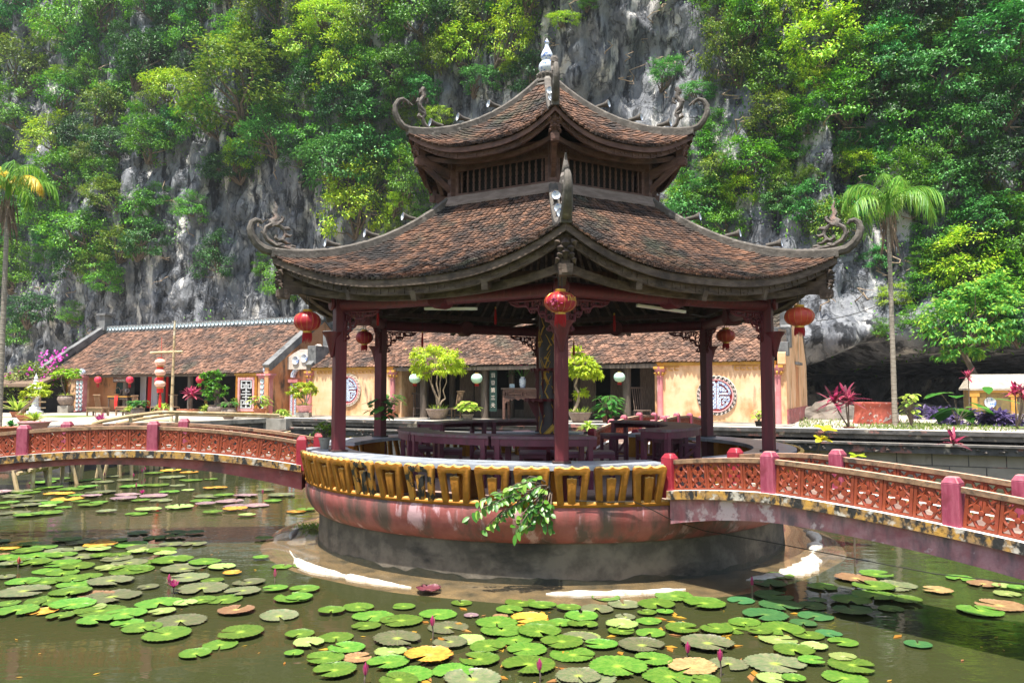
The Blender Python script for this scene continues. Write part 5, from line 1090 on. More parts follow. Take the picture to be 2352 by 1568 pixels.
# potted plants and loose plants:  position, label, pot kind, r, h, foliage, leaf material, pot material
for i, a in enumerate((
    (Vector((CX, CY, 1.62)) + pol(4.02, R(-121)), 'glossy dark leafed plant in an orange plastic pot on the rear left bench', 'pot', .15, .26, ('broad', .95, 44, .3, .2, .42), g_house, m_terr),
    (Vector((CX, CY, 1.62)) + pol(4.08, R(-69.5)), 'begonia in a pale ribbed pot on the bench beside the left column', 'pot', .13, .26, ('bush', .2, .34, 22, 14, .1), g_olive, m_concrete),
    (hw(5.2, -.9), 'peace lily in a small terracotta pot left of the big bonsai', 'pot', .33, .42, ('broad', .95, 46, .5, .17, .6), g_house, m_terr),
    (hw(9.1, -.9), 'pale variegated pothos heaped over its pot beside the altar table', 'pot', .35, .35, ('broad', .8, 70, .38, .28, .65), g_fern, m_pot),
    (hw(-.9, -.9), 'spreading yellow green fern clump in front of the mosaic gateway', 'pot', 0, .05, ('strap', 1.15, 120, .07, .9), g_fern, m_pot),
    (hw(-2.2, -1.0), 'small pale leafed plant in a terracotta pot at the shop corner', 'pot', .33, .42, ('broad', .7, 50, .34, .2, .5), g_fern, m_terr),
    (gp_(1400, 985), 'tall broad leafed bush beside the posts of the back bridge', 'pot', 0, .02, ('broad', 1.75, 70, .5, .22, .6), g_house, m_pot),
    (gp_(1352, 986), 'feathery fern mound at the foot of the bent bonsai', 'pot', 0, .02, ('strap', .7, 110, .05, .7), g_fern, m_pot),
    (hw(15.2, -.8), 'broad leafed plant with white spathes before the open temple doors', 'pot', .3, .35, ('broad', 1.1, 60, .5, .16, .6), g_house, m_terr),
    (gp_(1743, 982), 'little plant in a black pot at the base of the temple wall', 'pot', .14, .25, ('broad', .4, 20, .26, .12, .18), g_fern, m_black),
    (gp_(1950, 986), 'pink and maroon cordyline with two big leaf rosettes in front of the red pedestal', 'pot', .2, .1, ('cord', 1.15, 3, .85, .13), g_red, m_terr),
    (at(2190, 1020, 21.6) + Vector((0, 0, 0)), 'maroon cordyline sprig leaning out over the sooty wall', 'pot', 0, .02, ('cord', .25, 1, .55, .09), g_red, m_pot),
    (gp_(2335, 985), 'tall cordyline with drooping maroon leaves before the tomb', 'pot', 0, .02, ('cord', 1.5, 4, .75, .1), g_red, m_pot),
    (gp_(2228, 968), 'thin maroon cordyline at the left end of the tomb', 'pot', 0, .02, ('cord', 2.1, 1, .6, .1), g_red, m_pot),
    (gp_(2200, 978), 'big leafed taro plant growing beside the tomb', 'pot', 0, .02, ('broad', 1.6, 14, 1.15, .85, .8), g_house, m_pot),
    (gp_(2268, 965), 'single upright banana leaf standing behind the tomb corner', 'pot', 0, .02, ('broad', 2.6, 2, 1.6, .6, .1), g_house, m_pot),
    (gp_(2093, 983), 'small upright weed with rounded leaves right of the palm trunk', 'pot', 0, .02, ('broad', 1.3, 44, .26, .18, .3), g_fern, m_pot),
    (gp_(40, 958), 'spiky pale agave rosette below the bougainvillea', 'pot', .4, .35, ('strap', 1.35, 46, .16, .25), g_fern, m_terr),
    (gp_(78, 992), 'low bright green plant in a wide pink pot behind the left bridge', 'bowl', .52, .4, ('strap', .7, 60, .09, .4), g_fern, m_pinkin),
    (gp_(25, 998), 'grey leaved plant in a shallow red bowl at the left edge', 'bowl', .45, .25, ('strap', .5, 40, .07, .6), g_cool, m_terr),
    (gp_(230, 975), 'orange red bromeliad behind the left bridge post', 'pot', .1, .1, ('strap', .55, 22, .1, .3), g_bud, m_terr),
    (gp_(316, 962), 'bushy green plant in a wooden tub on the patio', 'urn', .38, .65, ('broad', .45, 60, .35, .22, .45), g_house, m_pot),
    (gp_(298, 960), 'yellowish fern left of the wooden tub', 'pot', .25, .3, ('strap', .65, 60, .09, .5), g_fern, m_pot),
    (hw(hwp(377, -1.2), -1.2), 'spider plant with arching leaves behind the bamboo pole', 'pot', .3, .35, ('strap', .9, 90, .06, .8), g_fern, m_terr),
    (hw(hwp(436, -1.4), -1.4), 'dark red cordyline in a terracotta trough on the patio', 'bowl', .6, .35, ('cord', 1.0, 3, .75, .12), g_red, m_terr),
    (hw(hwp(475, -1.2), -1.2), 'grassy green clump between the trough and the dark urn', 'pot', .25, .25, ('strap', .75, 80, .07, .6), g_fern, m_pot),
    (gp_(525, 962), 'dark tub plant at the end of the bamboo handrail', 'urn', .45, .7, ('broad', .4, 40, .4, .18, .4), g_house, m_pot),
    (gp_(565, 950), 'small vine climbing under the grille window', 'pot', 0, .05, ('bush', .4, .7, 18, 12, .2), g_cool, m_pot),
    (Vector((-3.3, 15.6, 1.0)), 'green weed sprouting beside the crimson post at the bridge end', 'pot', 0, .02, ('broad', .5, 14, .22, .1, .2), g_fern, m_pot),
    (hw(-4.6, -.2), 'narrow shrub by the right pilaster of the shop', 'pot', 0, .02, ('bush', .35, .8, 14, 12, .2), g_olive, m_pot),
    )):
    potted(a[0], a[1], a[2], a[3], a[4], a[5], a[6], a[7], seed=100 + i, name='potted_plant' if a[3] else 'plant', sc_={0: .68, 1: .72, 2: .8, 3: .7, 6: .62, 8: .75, 14: .72, 15: .8, 19: .75, 20: .8, 23: .75, 28: .7}.get(i if i < 17 else i + 2, .9))
def sapling(px, py, Y, tops, L_, w, mat, label):
    p = at(px, py, Y); o = empty('sapling', (p.x, p.y, -.2), 0, label, 'plant'); st = MB(); lb = MB(); r = random.Random(int(px))
    for (qx, qy) in tops:
        q = at(qx, qy, Y) - Vector((p.x, p.y, -.2)); st.tube([(0, 0, 0), (0, 0, p.z * .6), (q.x * .5, 0, p.z + .2 + (q.z - p.z - .2) * .5), q], [.018, .016, .012, .008], 5)
        for k in range(5): a = k * 2.5 + r.uniform(-.4, .4); lb.leaf(q, Vector((cos(a), sin(a) * .8 - .2, r.uniform(-.1, .55))), Vector((0, -.5, 1)), L_ * r.uniform(.8, 1.2), w, .1, .25, 4)
    st.build('stem', m_bark, o); lb.build('leaves', mat, o)
sapling(1865, 1060, 15.2, ((1897, 985), (1888, 1008)), .24, .13, g_yell, 'yellow leafed sapling rising from the pond beside the balustrade')
sapling(1958, 1070, 11.8, ((1968, 1046),), .16, .07, g_bonsai, 'bright green sprig poking up over the far rail of the right bridge')
# purple ground plants: mounds before the tomb
for i, (px, py, r_, lb) in enumerate(((2150, 962, 1.0, 'sprawling purple leafed ground plant on the slope beside the cave'), (2235, 974, .95, 'blue purple leafed clump in front of the taro plant'), (2105, 948, .8, 'dim purple leafed patch at the cave edge'), (2290, 978, .5, 'small violet clump at the foot of the tomb base'))):
    b, cl = crown_mesh(300 + i, r_ * 1.35, r_, .35, 50, 20, .24, .35, droop=.3); b.build('ground_plant', g_purp, None, loc=gp_(px, py) + Vector((0, 0, .12)), label=lb, cat='plant')
# bougainvillea and the climbing leaves on the bowl
b, cl = crown_mesh(330, 1.7, 1.2, 1.15, 120, 24, .2, .3); o = b.build('bougainvillea', g_olive, None, loc=gp_(48, 948) + Vector((0, 1, 1.7)), label='bougainvillea bush with magenta flowers beside the thatched hut', cat='bush')
f = MB(); r2 = random.Random(9)
for c in cl[:34] + [Vector((1.2 + r2.gauss(0, .35), 0, 1.3 + r2.gauss(0, .35))) for _ in range(16)]:
    for j in range(4): f.leaf(c * 1.05 + Vector((r2.gauss(0, .1), r2.gauss(0, .1) - .1, r2.gauss(0, .1))), Vector((r2.gauss(0, 1), r2.gauss(0, 1), r2.gauss(0, 1))), Vector((0, -1, .3)), .16, .13)
f.build('flowers', g_flow, o, kind='stuff'); b = MB(); branches(b, cl, Vector((0, 0, -1.7)), .06, 12, 3); b.tube([(.1, 0, -.5), (.8, 0, .7), (1.2, 0, 1.5)], .02, 4); b.build('stems', m_bark, o)
cb_ = empty('climbing_branch', (CX, CY, 0), 0, 'leafy branch with heart shaped leaves growing out through the balustrade over the pink bowl', 'plant')
lb = MB(); st = MB(); r2 = random.Random(77)
root = pol(4.3, R(-2), 1.25)
for (px, py) in ((1070, 1190), (1100, 1150), (1110, 1215), (1150, 1180), (1150, 1135), (1185, 1205), (1195, 1160), (1205, 1215), (1230, 1185), (1250, 1200), (1262, 1215), (1235, 1150), (1170, 1120), (1125, 1165), (1215, 1135), (1185, 1225), (1090, 1175), (1140, 1200), (1225, 1210), (1205, 1100)):
    e = at(px, py, 10.12 + r2.uniform(-.12, .16)) - Vector((CX, CY, 0)); mid = root.lerp(e, .55) + Vector((0, -.12, .12)); path = [root, mid, e]; st.tube([root, root.lerp(mid, .5) + Vector((0, -.05, .06)), mid, mid.lerp(e, .6) + Vector((0, -.02, .03)), e], [.012, .01, .008, .006, .004], 5)
    for j in range(9):
        q = mid.lerp(e, j / 8 * 1.05); d = Vector((r2.gauss(0, .7), r2.gauss(-.5, .4), r2.gauss(-.75, .4))); lb.leaf(q, d, Vector((0, -.7, .6)), r2.uniform(.07, .135), r2.uniform(.045, .07), .12, .2, 4)
st.build('stem', m_bark, cb_); lb.build('leaves', leafmat('heart_leaf', (.03, .13, .012), (.07, .21, .02), (.22, .38, .04), .35, .25), cb_)
# tufts on the footing
b = MB()
for i in range(160):
    a = r2.uniform(0, 2 * PI); e = r2.uniform(.2, 1.3); b.leaf(Vector((r2.gauss(0, .16), r2.gauss(0, .12), 0)), Vector((cos(a) * cos(e), sin(a) * cos(e), sin(e))), Vector((0, 0, 1)), .14, .03, .1, .4)
b.build('weed_tuft', g_fern, None, loc=onz(722, 1212, .03), label='small green weed tuft on the footing at the left of the plinth', cat='weed')

# ---------------------------------------------------------------- palms and the two trees by the cave
def palm(loc, h, label, nf, L_, mat, seed, lean=0.0, dry=None):
    o = empty('palm_tree', loc, 0, label, 'palm', None); r = random.Random(seed)
    path = [Vector((lean * h * (t / 12) ** 2, 0, h * t / 12)) for t in range(13)]; b = MB()
    b.tube(path, [.095 - .03 * (t / 12) for t in range(13)], 10)
    for i in range(int(h / .16)):
        t = i / int(h / .16); p = Vector((lean * h * t * t, 0, h * t)); b.lathe([(.095 - .03 * t, -.02), (.103 - .03 * t, 0), (.095 - .03 * t, .02)], 10, c=p)
    b.build('trunk', m_palmtrunk, o, smooth=True)
    top = path[-1]; b = MB(); b.lathe([(.07, 0), (.1, .15), (.08, .6), (.04, .8)], 10, c=top); b.build('crownshaft', g_palm, o, smooth=True)
    for i in range(nf):
        a = 2 * PI * i / nf + r.uniform(-.2, .2); el = r.uniform(.5, 1.25) if i % 3 else r.uniform(.1, .6); b = MB(); n = 14; P = []
        Lf = L_ * r.uniform(.85, 1.1)
        for k in range(n + 1):
            t = k / n; ang = el - t * t * 2.0 - t * .3; q = P[-1] + Vector((cos(a) * cos(ang), sin(a) * cos(ang), sin(ang))) * (Lf / n) if P else top + Vector((0, 0, .6)); P.append(q)
        b.tube(P, [.035 * (1 - .85 * k / n) for k in range(n + 1)], 5)
        sd = Vector((-sin(a), cos(a), 0))
        for k in range(2, n * 3):
            t = k / (n * 3); j = min(int(t * n), n - 1); q = P[j].lerp(P[j + 1], t * n - j); dr = (P[j + 1] - P[j]).normalized()
            for s in (-1, 1):
                d = sd * s * .8 + dr * .6 + Vector((0, 0, -.15 - .55 * t)) + Vector((r.gauss(0, .16), r.gauss(0, .16), r.gauss(0, .16)))
                b.leaf(q, d, Vector((0, 0, 1)), Lf * .34 * r.uniform(.7, 1.2) * (sin(PI * min(1, .12 + t * .85)) ** .6), .034, .1, .9, 3)
        m_ = mat if not (dry == 2 and i % 4 == 0) else g_palmy
        b.build('frond', m_, o)
    if dry:
        b = MB()
        for i in range(40): b.leaf(top + Vector((.12 * r.gauss(0, 1), .12 * r.gauss(0, 1), r.uniform(-.2, .2))), Vector((r.gauss(.1, .15), r.gauss(0, .15), -1)), Vector((0, -1, 0)), r.uniform(.4, 1.5), .05, .1, .1, 3)
        b.build('dead_fronds', m_thatch, o)
    return o
p0 = gp_(2056, 978); tp = at(2040, 500, p0.y); palm(p0, tp.z - ZT, 'slender areca palm with a ringed trunk and drooping fronds on the right terrace', 11, 2.15, g_palm, 5, (tp.x - p0.x) / (tp.z - ZT), True)
p0 = gp_(-3, 985); tp = at(-2, 462, p0.y); palm(p0, tp.z - ZT, 'palm cut by the left edge with green fronds over a yellow one', 12, 1.75, g_palm, 8, 0.0, 2)
def tree(loc, label, crowns, mat, h, seed, ls, tr=.14, name='tree', per=30, droop=.2, lean=(0, 0), bark=None):
    o = empty(name, loc, 0, label, 'tree', None); lb = MB(); b = MB(); top = Vector((lean[0], lean[1], h))
    for i, (x, y, z, rx, rz_, n) in enumerate(crowns):
        cbm, cl = crown_mesh(seed + i, rx, rx * .85, rz_, n, per, ls, .3, flat=1, droop=droop, shell=.6); nb = len(lb.v); lb.v += [(vx + x, vy + y, vz + z) for vx, vy, vz in cbm.v]; lb.f += [tuple(k + nb for k in f) for f in cbm.f]
        branches(b, [c + Vector((x, y, z)) for c in cl], top, tr * .5, 7, seed + i)
    b.tube([(0, 0, -.3), (lean[0] * .3 + .1, lean[1] * .3, h * .5), top], [tr * 1.2, tr, tr * .75], 8); b.build('trunk', bark or m_bark, o, smooth=True); lb.build('crown', mat, o); return o
p0 = gp_(2262, 958); tree(p0, 'broad tree with layered bright green leaves standing before the cave on the right', [(-.6, 0, 4.4, 1.9, 1.7, 110), (.3, 0, 5.6, 1.3, .9, 50), (-1.2, -.2, 3.0, .9, .5, 26), (.9, 0, 3.9, 1.1, .8, 34)], leafmat('leaf_tree', (.04, .18, .025), (.10, .33, .045), (.36, .52, .06)), 3.0, 400, .26, .16, droop=.35, lean=(-.9, 0))
for t_ in ((-.6, 5.9), (.3, 6.3), (-1.8, 4.9), (1.2, 5.0), (-.9, 4.0), (-1.6, 3.2)): pass
p0 = onz(2300, 940, ZT); 

# ---------------------------------------------------------------- WATER LILIES
Z4 = lambda x, y: (660.4 + .29297 * x, 1108.8 + .29297 * y); Z5 = lambda x, y: (1263.3 + .32966 * x, 1051.4 + .32966 * y); Z3 = lambda x, y: (.3296 * x, 1051.4 + .3296 * y); Z6 = lambda x, y: (1720.4 + .36617 * x, 994 + .36617 * y)
PADS = [(Z4, .29297, '''1365,940,170,g 1830,938,230,g 2000,965,230,g 1740,1000,215,g 2205,990,185,g 2280,1055,220,g 1180,1030,275,g 910,972,180,g 555,982,235,g 345,1012,205,g 670,1042,310,g 890,1080,325,g 615,1125,225,g 130,840,220,g 90,905,200,g 1260,1130,310,d 1640,1095,320,g 1680,1160,330,g 1985,1125,250,g 1975,1180,350,g 1895,1060,300,y 2140,1100,210,g 2290,1110,180,g 95,1195,210,g 165,1262,240,p 380,1208,265,g 460,1295,285,g 290,1380,290,g 50,1340,140,g 860,1232,370,d 810,1320,250,p 550,1370,220,b 785,1415,330,g 365,1480,325,g 1105,1365,390,y 960,1495,345,g 1300,1473,340,g 1500,1387,310,g 1570,1288,270,g 1275,1260,260,d 1420,1225,245,p 1780,1232,260,g 1875,1310,310,g 1890,1435,410,g 2150,1258,330,g 2240,1345,360,g 2290,1210,260,d 1450,1545,460,d 870,1555,310,g 2280,1530,330,d 1670,1040,110,b 1440,1040,120,r'''),
 (Z5, .32966, '''865,965,255,g 1075,1020,275,g 740,1028,240,g 515,1020,215,d 390,975,200,g 325,1055,225,d 220,1110,240,g 130,1052,160,g 525,1105,145,d 690,1138,175,g 675,1080,130,g 800,1075,120,g 500,1170,220,p 100,1150,130,g 700,1220,205,g 500,1212,190,g 925,1195,230,g 260,1170,150,g 220,1245,250,p 350,1300,240,g 640,1310,310,d 1100,1300,350,d 1160,1200,210,g 1280,1185,220,g 1355,1150,210,g 1610,1195,290,g 1500,1100,290,k 1460,1215,170,g 1590,1262,250,p 1800,1235,200,g 1840,1315,170,p 1700,1350,240,g 1825,1420,170,g 1570,1430,390,d 1245,1435,250,d 990,1460,340,b 720,1408,250,g 475,1465,390,g 835,1520,340,g 250,1540,400,d 1080,1555,200,g 1550,1545,200,p 1700,1550,150,g 1330,990,180,k 1560,960,240,k 1610,1030,280,k 1530,880,220,k 1600,830,190,g 1850,1100,220,k 1830,1030,170,k'''),
 (Z6, .36617, '''670,915,230,b 800,892,180,g 780,970,220,g 910,958,240,d 460,965,165,g 785,1025,220,g 985,1052,170,g 640,1060,220,g 890,1100,130,g 1325,910,150,g 1470,950,170,b 1590,965,100,p 1690,980,100,g 1570,1080,240,b 1450,1115,230,g 1620,1012,130,p 1180,990,160,b 650,1120,200,k 500,1255,150,k 590,1312,160,g 340,1195,150,k 650,1465,260,g 590,1415,150,p 600,1535,240,g 1060,1325,140,k 430,1050,100,k'''),
 (Z3, .3296, '''1200,720,240,g 1430,730,200,g 1280,770,270,d 910,780,270,g 760,770,170,p 1310,840,255,d 770,865,280,d 530,885,230,g 310,865,200,g 160,862,180,g 165,935,290,d 490,945,240,g 670,950,190,b 780,968,330,d 320,1000,240,g 505,1030,250,g 120,1072,240,g 290,1070,180,y 600,1050,210,p 690,1070,290,g 870,1095,250,g 660,1140,200,g 885,1152,190,g 1255,1138,300,d 990,1185,220,g 1160,1235,285,g 1675,1225,290,g 1535,1300,225,g 1360,1365,210,g 1110,1015,260,g 1410,915,290,d 1690,935,230,d 1560,985,230,g 1400,990,180,g 1290,1015,150,p 1125,1075,170,p 1645,1068,220,b 1945,1100,270,d 1735,868,200,d 1545,762,180,p 1620,805,120,y 1915,915,170,g 1965,757,135,g 2105,752,130,g 2045,980,250,g 430,740,210,g 540,762,200,g 350,785,190,g 435,805,190,g 510,843,200,g 230,735,190,g 70,745,130,d 350,712,150,d 60,695,200,g 250,688,200,g 430,685,180,g 190,655,170,g 385,655,190,d 560,690,200,d 700,580,120,y 700,612,190,y 690,640,150,p 920,605,200,g 1000,625,200,d 1120,645,190,g 965,655,130,p 1150,672,130,p 1060,722,150,g 900,730,200,d 810,705,190,d 830,680,130,g 700,685,130,g 1080,558,140,g 960,525,130,k 1220,520,130,k 1350,522,130,k 1220,548,130,g 820,570,120,g 560,585,180,d 470,568,150,g 140,600,120,y 200,608,120,g 60,628,130,y 20,672,60,b 1350,600,160,d 1190,605,150,d 1840,565,120,g 180,240,150,g 120,235,160,d 340,205,160,g 490,220,200,g 620,205,130,g 80,260,110,d 120,272,150,d 410,250,170,y 700,245,190,d 530,265,100,g 470,285,170,y 350,313,150,g 180,333,160,d 330,338,100,p 630,330,150,g 440,345,90,g 105,383,160,d 200,400,160,g 330,385,170,g 860,290,160,r 890,255,150,r 1070,265,170,r 1120,298,140,d 740,375,120,d 1030,365,170,p 950,388,130,g 920,200,160,g 1090,190,150,g 1310,228,80,p 1500,212,150,y 1470,147,90,g 1330,155,140,g 1200,135,150,d 1070,110,120,g 1190,92,130,y 1320,100,110,y 650,150,90,g 715,168,130,d 890,155,120,d 400,150,140,g 300,170,140,g 1450,268,200,d 1710,265,160,r 1600,305,170,r 1430,325,130,r 1640,335,150,r 1790,332,160,r 1960,262,180,d 1250,345,180,p 1640,360,160,y 2060,375,130,y 2130,360,130,g 1400,300,140,g 1850,225,120,d 0,245,140,r 20,345,90,g 260,215,110,g 560,160,100,g 780,130,90,d 640,270,120,r 560,300,110,g 250,300,120,d 690,310,110,g 980,300,110,g 1180,240,120,g 1240,190,100,d 1560,260,130,g 1900,300,120,g 1720,400,110,p 1480,380,120,g 60,310,110,g 0,580,110,g 300,625,150,g 520,640,150,d 130,720,120,g 620,820,150,g 980,770,140,g 40,830,110,d 250,1010,120,g 420,1110,150,g 60,1010,130,g 740,870,120,g 1030,900,130,d 1480,860,150,g 1820,700,110,g''')]
def pad_mesh(seed, ragged=0.0, curl=0.0):
    r = random.Random(seed); n = 60; notch = R(r.choice((10, 16, 24, 34))); b = MB(); vs = [(0, 0, 0)]
    rings = (.3, .6, .85, .97, 1.0)
    for q in rings:
        for i in range(n + 1):
            a = notch / 2 + (2 * PI - notch) * i / n; w = 1 + .035 * noise.noise(Vector((cos(a) * 2, sin(a) * 2, seed)))
            if q == 1.0: w += (.045 if i % 2 else -.02) + ragged * max(0, noise.noise(Vector((cos(a) * 5, sin(a) * 5, seed * 2.0)))) * -1.2
            rr = q * w * (1 - .12 * max(0, cos(a)) ** 8 * q)
            z = .022 * noise.noise(Vector((rr * cos(a) * 2, rr * sin(a) * 2, seed + 9.))) * q * 2 + curl * max(0, q - .8) * (2 + 2 * noise.noise(Vector((cos(a) * 1.5, sin(a) * 1.5, seed * 3.)))) + ((.018 + .035 * (seed % 3 == 0)) * (1 if q == 1 else .5) if q >= .97 else 0)
            vs.append((rr * cos(a), rr * sin(a), z))
    fs = [(0, 1 + i, 2 + i) for i in range(n)]; m = n + 1
    for k in range(len(rings) - 1):
        for i in range(n): fs.append((1 + k * m + i, 1 + (k + 1) * m + i, 2 + (k + 1) * m + i, 2 + k * m + i))
    return b.add(vs, fs)
def padmat(name, c1, c2, cc, spot, rough=.38):
    m = M(name, c1, c2, 3.2, rough, .25, c3=spot, s3=7, r3=(.63, .68), orn=.3, hue=.018, bscale=5, spec=.5); nt = m.node_tree; L = nt.links
    # veins and pale centre follow the leaf's own radius and angle
    tc = _n(nt, 'ShaderNodeTexCoord'); ln = _n(nt, 'ShaderNodeVectorMath', operation='LENGTH'); L.new(tc.outputs['Object'], ln.inputs[0])
    gr = _n(nt, 'ShaderNodeTexGradient', gradient_type='RADIAL'); L.new(tc.outputs['Object'], gr.inputs[0])
    ml = _n(nt, 'ShaderNodeMath', operation='MULTIPLY'); L.new(gr.outputs['Fac'], ml.inputs[0]); ml.inputs[1].default_value = 22
    pg = _n(nt, 'ShaderNodeMath', operation='PINGPONG'); L.new(ml.outputs[0], pg.inputs[0]); pg.inputs[1].default_value = .5
    v = _n(nt, 'ShaderNodeMapRange'); L.new(pg.outputs[0], v.inputs['Value']); v.inputs['From Min'].default_value = .0; v.inputs['From Max'].default_value = .09; v.inputs['To Min'].default_value = .55; v.inputs['To Max'].default_value = 0
    c = _n(nt, 'ShaderNodeMapRange'); L.new(ln.outputs['Value'], c.inputs['Value']); c.inputs['From Min'].default_value = .05; c.inputs['From Max'].default_value = .26; c.inputs['To Min'].default_value = 1; c.inputs['To Max'].default_value = 0
    fd = _n(nt, 'ShaderNodeMapRange'); L.new(ln.outputs['Value'], fd.inputs['Value']); fd.inputs['From Min'].default_value = .5; fd.inputs['From Max'].default_value = .95; fd.inputs['To Min'].default_value = 1; fd.inputs['To Max'].default_value = 0.1
    vm = _n(nt, 'ShaderNodeMath', operation='MULTIPLY'); L.new(v.outputs[0], vm.inputs[0]); L.new(fd.outputs[0], vm.inputs[1])
    mx = _n(nt, 'ShaderNodeMath', operation='MAXIMUM'); L.new(vm.outputs[0], mx.inputs[0]); L.new(c.outputs[0], mx.inputs[1])
    b = nt.nodes['Principled BSDF']; src = b.inputs['Base Color'].links[0].from_socket
    x = _n(nt, 'ShaderNodeMix', data_type='RGBA'); L.new(mx.outputs[0], x.inputs[0]); L.new(src, x.inputs[6]); x.inputs[7].default_value = (*cc, 1); L.new(x.outputs[2], b.inputs['Base Color']); return m
PM = {'g': padmat('pad_green', (.055, .15, .016), (.115, .205, .028), (.26, .40, .045), (.07, .10, .02)), 'd': padmat('pad_dusky', (.09, .12, .055), (.16, .15, .085), (.30, .38, .07), (.10, .06, .045)), 'y': padmat('pad_yellow', (.58, .38, .05), (.48, .20, .03), (.7, .55, .1), (.25, .12, .03)), 'b': padmat('pad_brown', (.24, .13, .06), (.32, .21, .10), (.5, .4, .12), (.2, .08, .03)),
      'p': padmat('pad_pale', (.26, .34, .10), (.20, .30, .08), (.46, .5, .18), (.34, .16, .06)), 'r': padmat('pad_mauve', (.22, .13, .15), (.29, .20, .20), (.4, .36, .2), (.2, .1, .1)), 'k': padmat('pad_shaded', (.03, .11, .035), (.05, .14, .04), (.12, .22, .05), (.03, .06, .02))}  # last set: green pads with the shade under the bridges painted in
PW = {'g': 'green', 'd': 'dusky olive brown', 'y': 'yellowing', 'b': 'brown', 'p': 'pale speckled', 'r': 'mauve', 'k': 'shade darkened green'}
protos = {}
placed = []
for fz, sc_, s in PADS:
    for t in s.split():
        x, y, w, c = t.split(','); px, py = fz(float(x), float(y)); p = onz(px, py, .012)
        r_ = float(w) * sc_ / 2 / FPX * p.length; r_ = max(.09, min(.34, r_)); placed.append((px, py, p, r_, c))
def region(px, py):
    if py > 1380 and 600 <= px < 1080: return 'in the near lily patch left of the front column'
    if py > 1380 and 1080 <= px < 1480: return 'in the near lily patch right below the bowl'
    if py > 1380 and 1480 <= px < 1830: return 'in the near lily patch below the right footing'
    if px >= 1480: return 'on the dark water under the right bridge'
    if py < 1190 and px < 300: return 'by the bamboo piles under the left bridge'
    if py < 1190: return 'near the water lily buds behind the left bridge arch'
    if py < 1300 and px < 230: return 'in the left cluster below the lantern reflection, far side'
    if py < 1300: return 'in the left cluster near the shop reflection'
    if px < 230: return 'in the left cluster near the photo edge'
    if py > 1440: return 'at the near open end of the left cluster'
    return 'in the left cluster beside the pink flower'
seen = {}
for i, (px, py, p, r_, c) in enumerate(placed):
    k = (c, rng.randrange(5 if c in 'gd' else 3))
    sz = 'large' if r_ > .235 else ('small' if r_ < .15 else 'medium')
    lbl = f'{sz} {PW[c]} lily pad {region(px, py)}'
    if k not in protos:
        o = pad_mesh(7 * len(protos) + 3, .12 if c in 'ypb' else .02, .05 if c in 'br' else .012).build('lily_pad', PM[c], None, smooth=2); protos[k] = o
    else: o = inst(protos[k])
    o.location = (p.x, p.y, .010 + .006 * (i % 5) + .002 * rng.random()); o.rotation_euler = (rng.gauss(0, .012), rng.gauss(0, .012), rng.uniform(-2.6, -.5) if rng.random() < .5 else rng.uniform(0, 6.28)); o.scale = (r_, r_ * rng.uniform(.9, 1.08), r_)
    tag(o, lbl, 'lily pad', 'lily pads ' + region(px, py) + ' ' + PW[c] + ' ' + sz)
o = pad_mesh(91, .3, .35).build('lily_pad', padmat('pad_wine', (.13, .03, .045), (.18, .05, .05), (.2, .08, .06), (.08, .03, .03)), None, smooth=2, label='curled dark wine red lily leaf washed up on the footing', cat='lily pad'); p = onz(*Z4(1110, 845), .03); o.location = (p.x, p.y, .05); o.scale = (.17,) * 3
def bud(px, py, h, label, opened=False, lean=0.0):
    p = onz(px, py, 0); h *= .9; o = empty('lily_flower' if opened else 'lily_bud', p, rng.uniform(0, 6), label, 'water lily', 'water lily buds'); o.rotation_euler.x = lean
    MB().tube([(0, 0, -.1), (.01, 0, h * .5), (0, 0, h)], .008, 5).build('stalk', m_bark, o); b = MB()
    if opened:
        for i in range(14):
            a = i * 2.4; e = 1.3 - .05 * i; d = Vector((cos(a) * cos(e), sin(a) * cos(e), sin(e))); b.leaf(Vector((0, 0, h)), d, Vector((-d.x, -d.y, .3)), .12, .04, .2, .0, 3)
    else:
        b.lathe([(.0, h - .01), (.013, h), (.017, h + .03), (.013, h + .07), (.005, h + .1), (0, h + .105)], 8)
        for i in range(4): a = i * PI / 2; d = Vector((cos(a) * .15, sin(a) * .15, 1)); b.leaf(Vector((cos(a) * .013, sin(a) * .013, h)), d, Vector((cos(a), sin(a), 0)), .085, .025, .2, 0, 3)
    b.build('petals', g_bud if opened or rng.random() < .7 else m_redclay, o)
for px, py, h, lb, op in ((Z4(1135, 1225) + (.16, 'pink lily bud standing by the olive pad left of the front column', 0)), (Z4(1975, 1560) + (.12, 'thick pink lily bud at the bottom edge beneath the front column', 0)), (Z4(610, 1580) + (.1, 'pink lily bud tip at the bottom edge left of centre', 0)), (Z5(960, 1385) + (.05, 'short bright pink lily bud on open water in the near patch', 0)), (Z5(1187, 1520) + (.16, 'slim lily bud rising through a dusky pad at the lower right', 0)), (Z5(1410, 985) + (.2, 'tall dull red lily bud in the bridge shadow', 0)), (Z3(1210, 945) + (.08, 'open magenta water lily in the left cluster', 1)), (Z3(1178, 885) + (.05, 'pale orange lily bud beside the open magenta flower', 0)), (Z3(1915, 900) + (.16, 'lone pinkish lily bud between the two pad clusters', 0)), (Z3(990, 128) + (.15, 'tall pink lily bud left of the twin buds behind the bridge arch', 0)), (Z3(1010, 112) + (.14, 'pink lily bud nearest the bamboo pole reflection', 0)), (Z3(930, 160) + (.14, 'pale pink lily bud on the far purple pads', 0)), (Z3(948, 245) + (.18, 'thin red lily bud in front of the mauve pads', 0)), (Z3(1830, 290) + (.16, 'pink lily bud near the bowl, by the mauve pads', 0)), (Z3(130, 770) + (.08, 'brown lily bud near the left picture edge', 0)), (Z3(728, 135) + (.06, 'reddish lily bud before the bamboo piles', 0)), (Z3(990, 262) + (.05, 'magenta lily bud low over mauve pads', 1))):
    bud(px, py, h, lb, op)
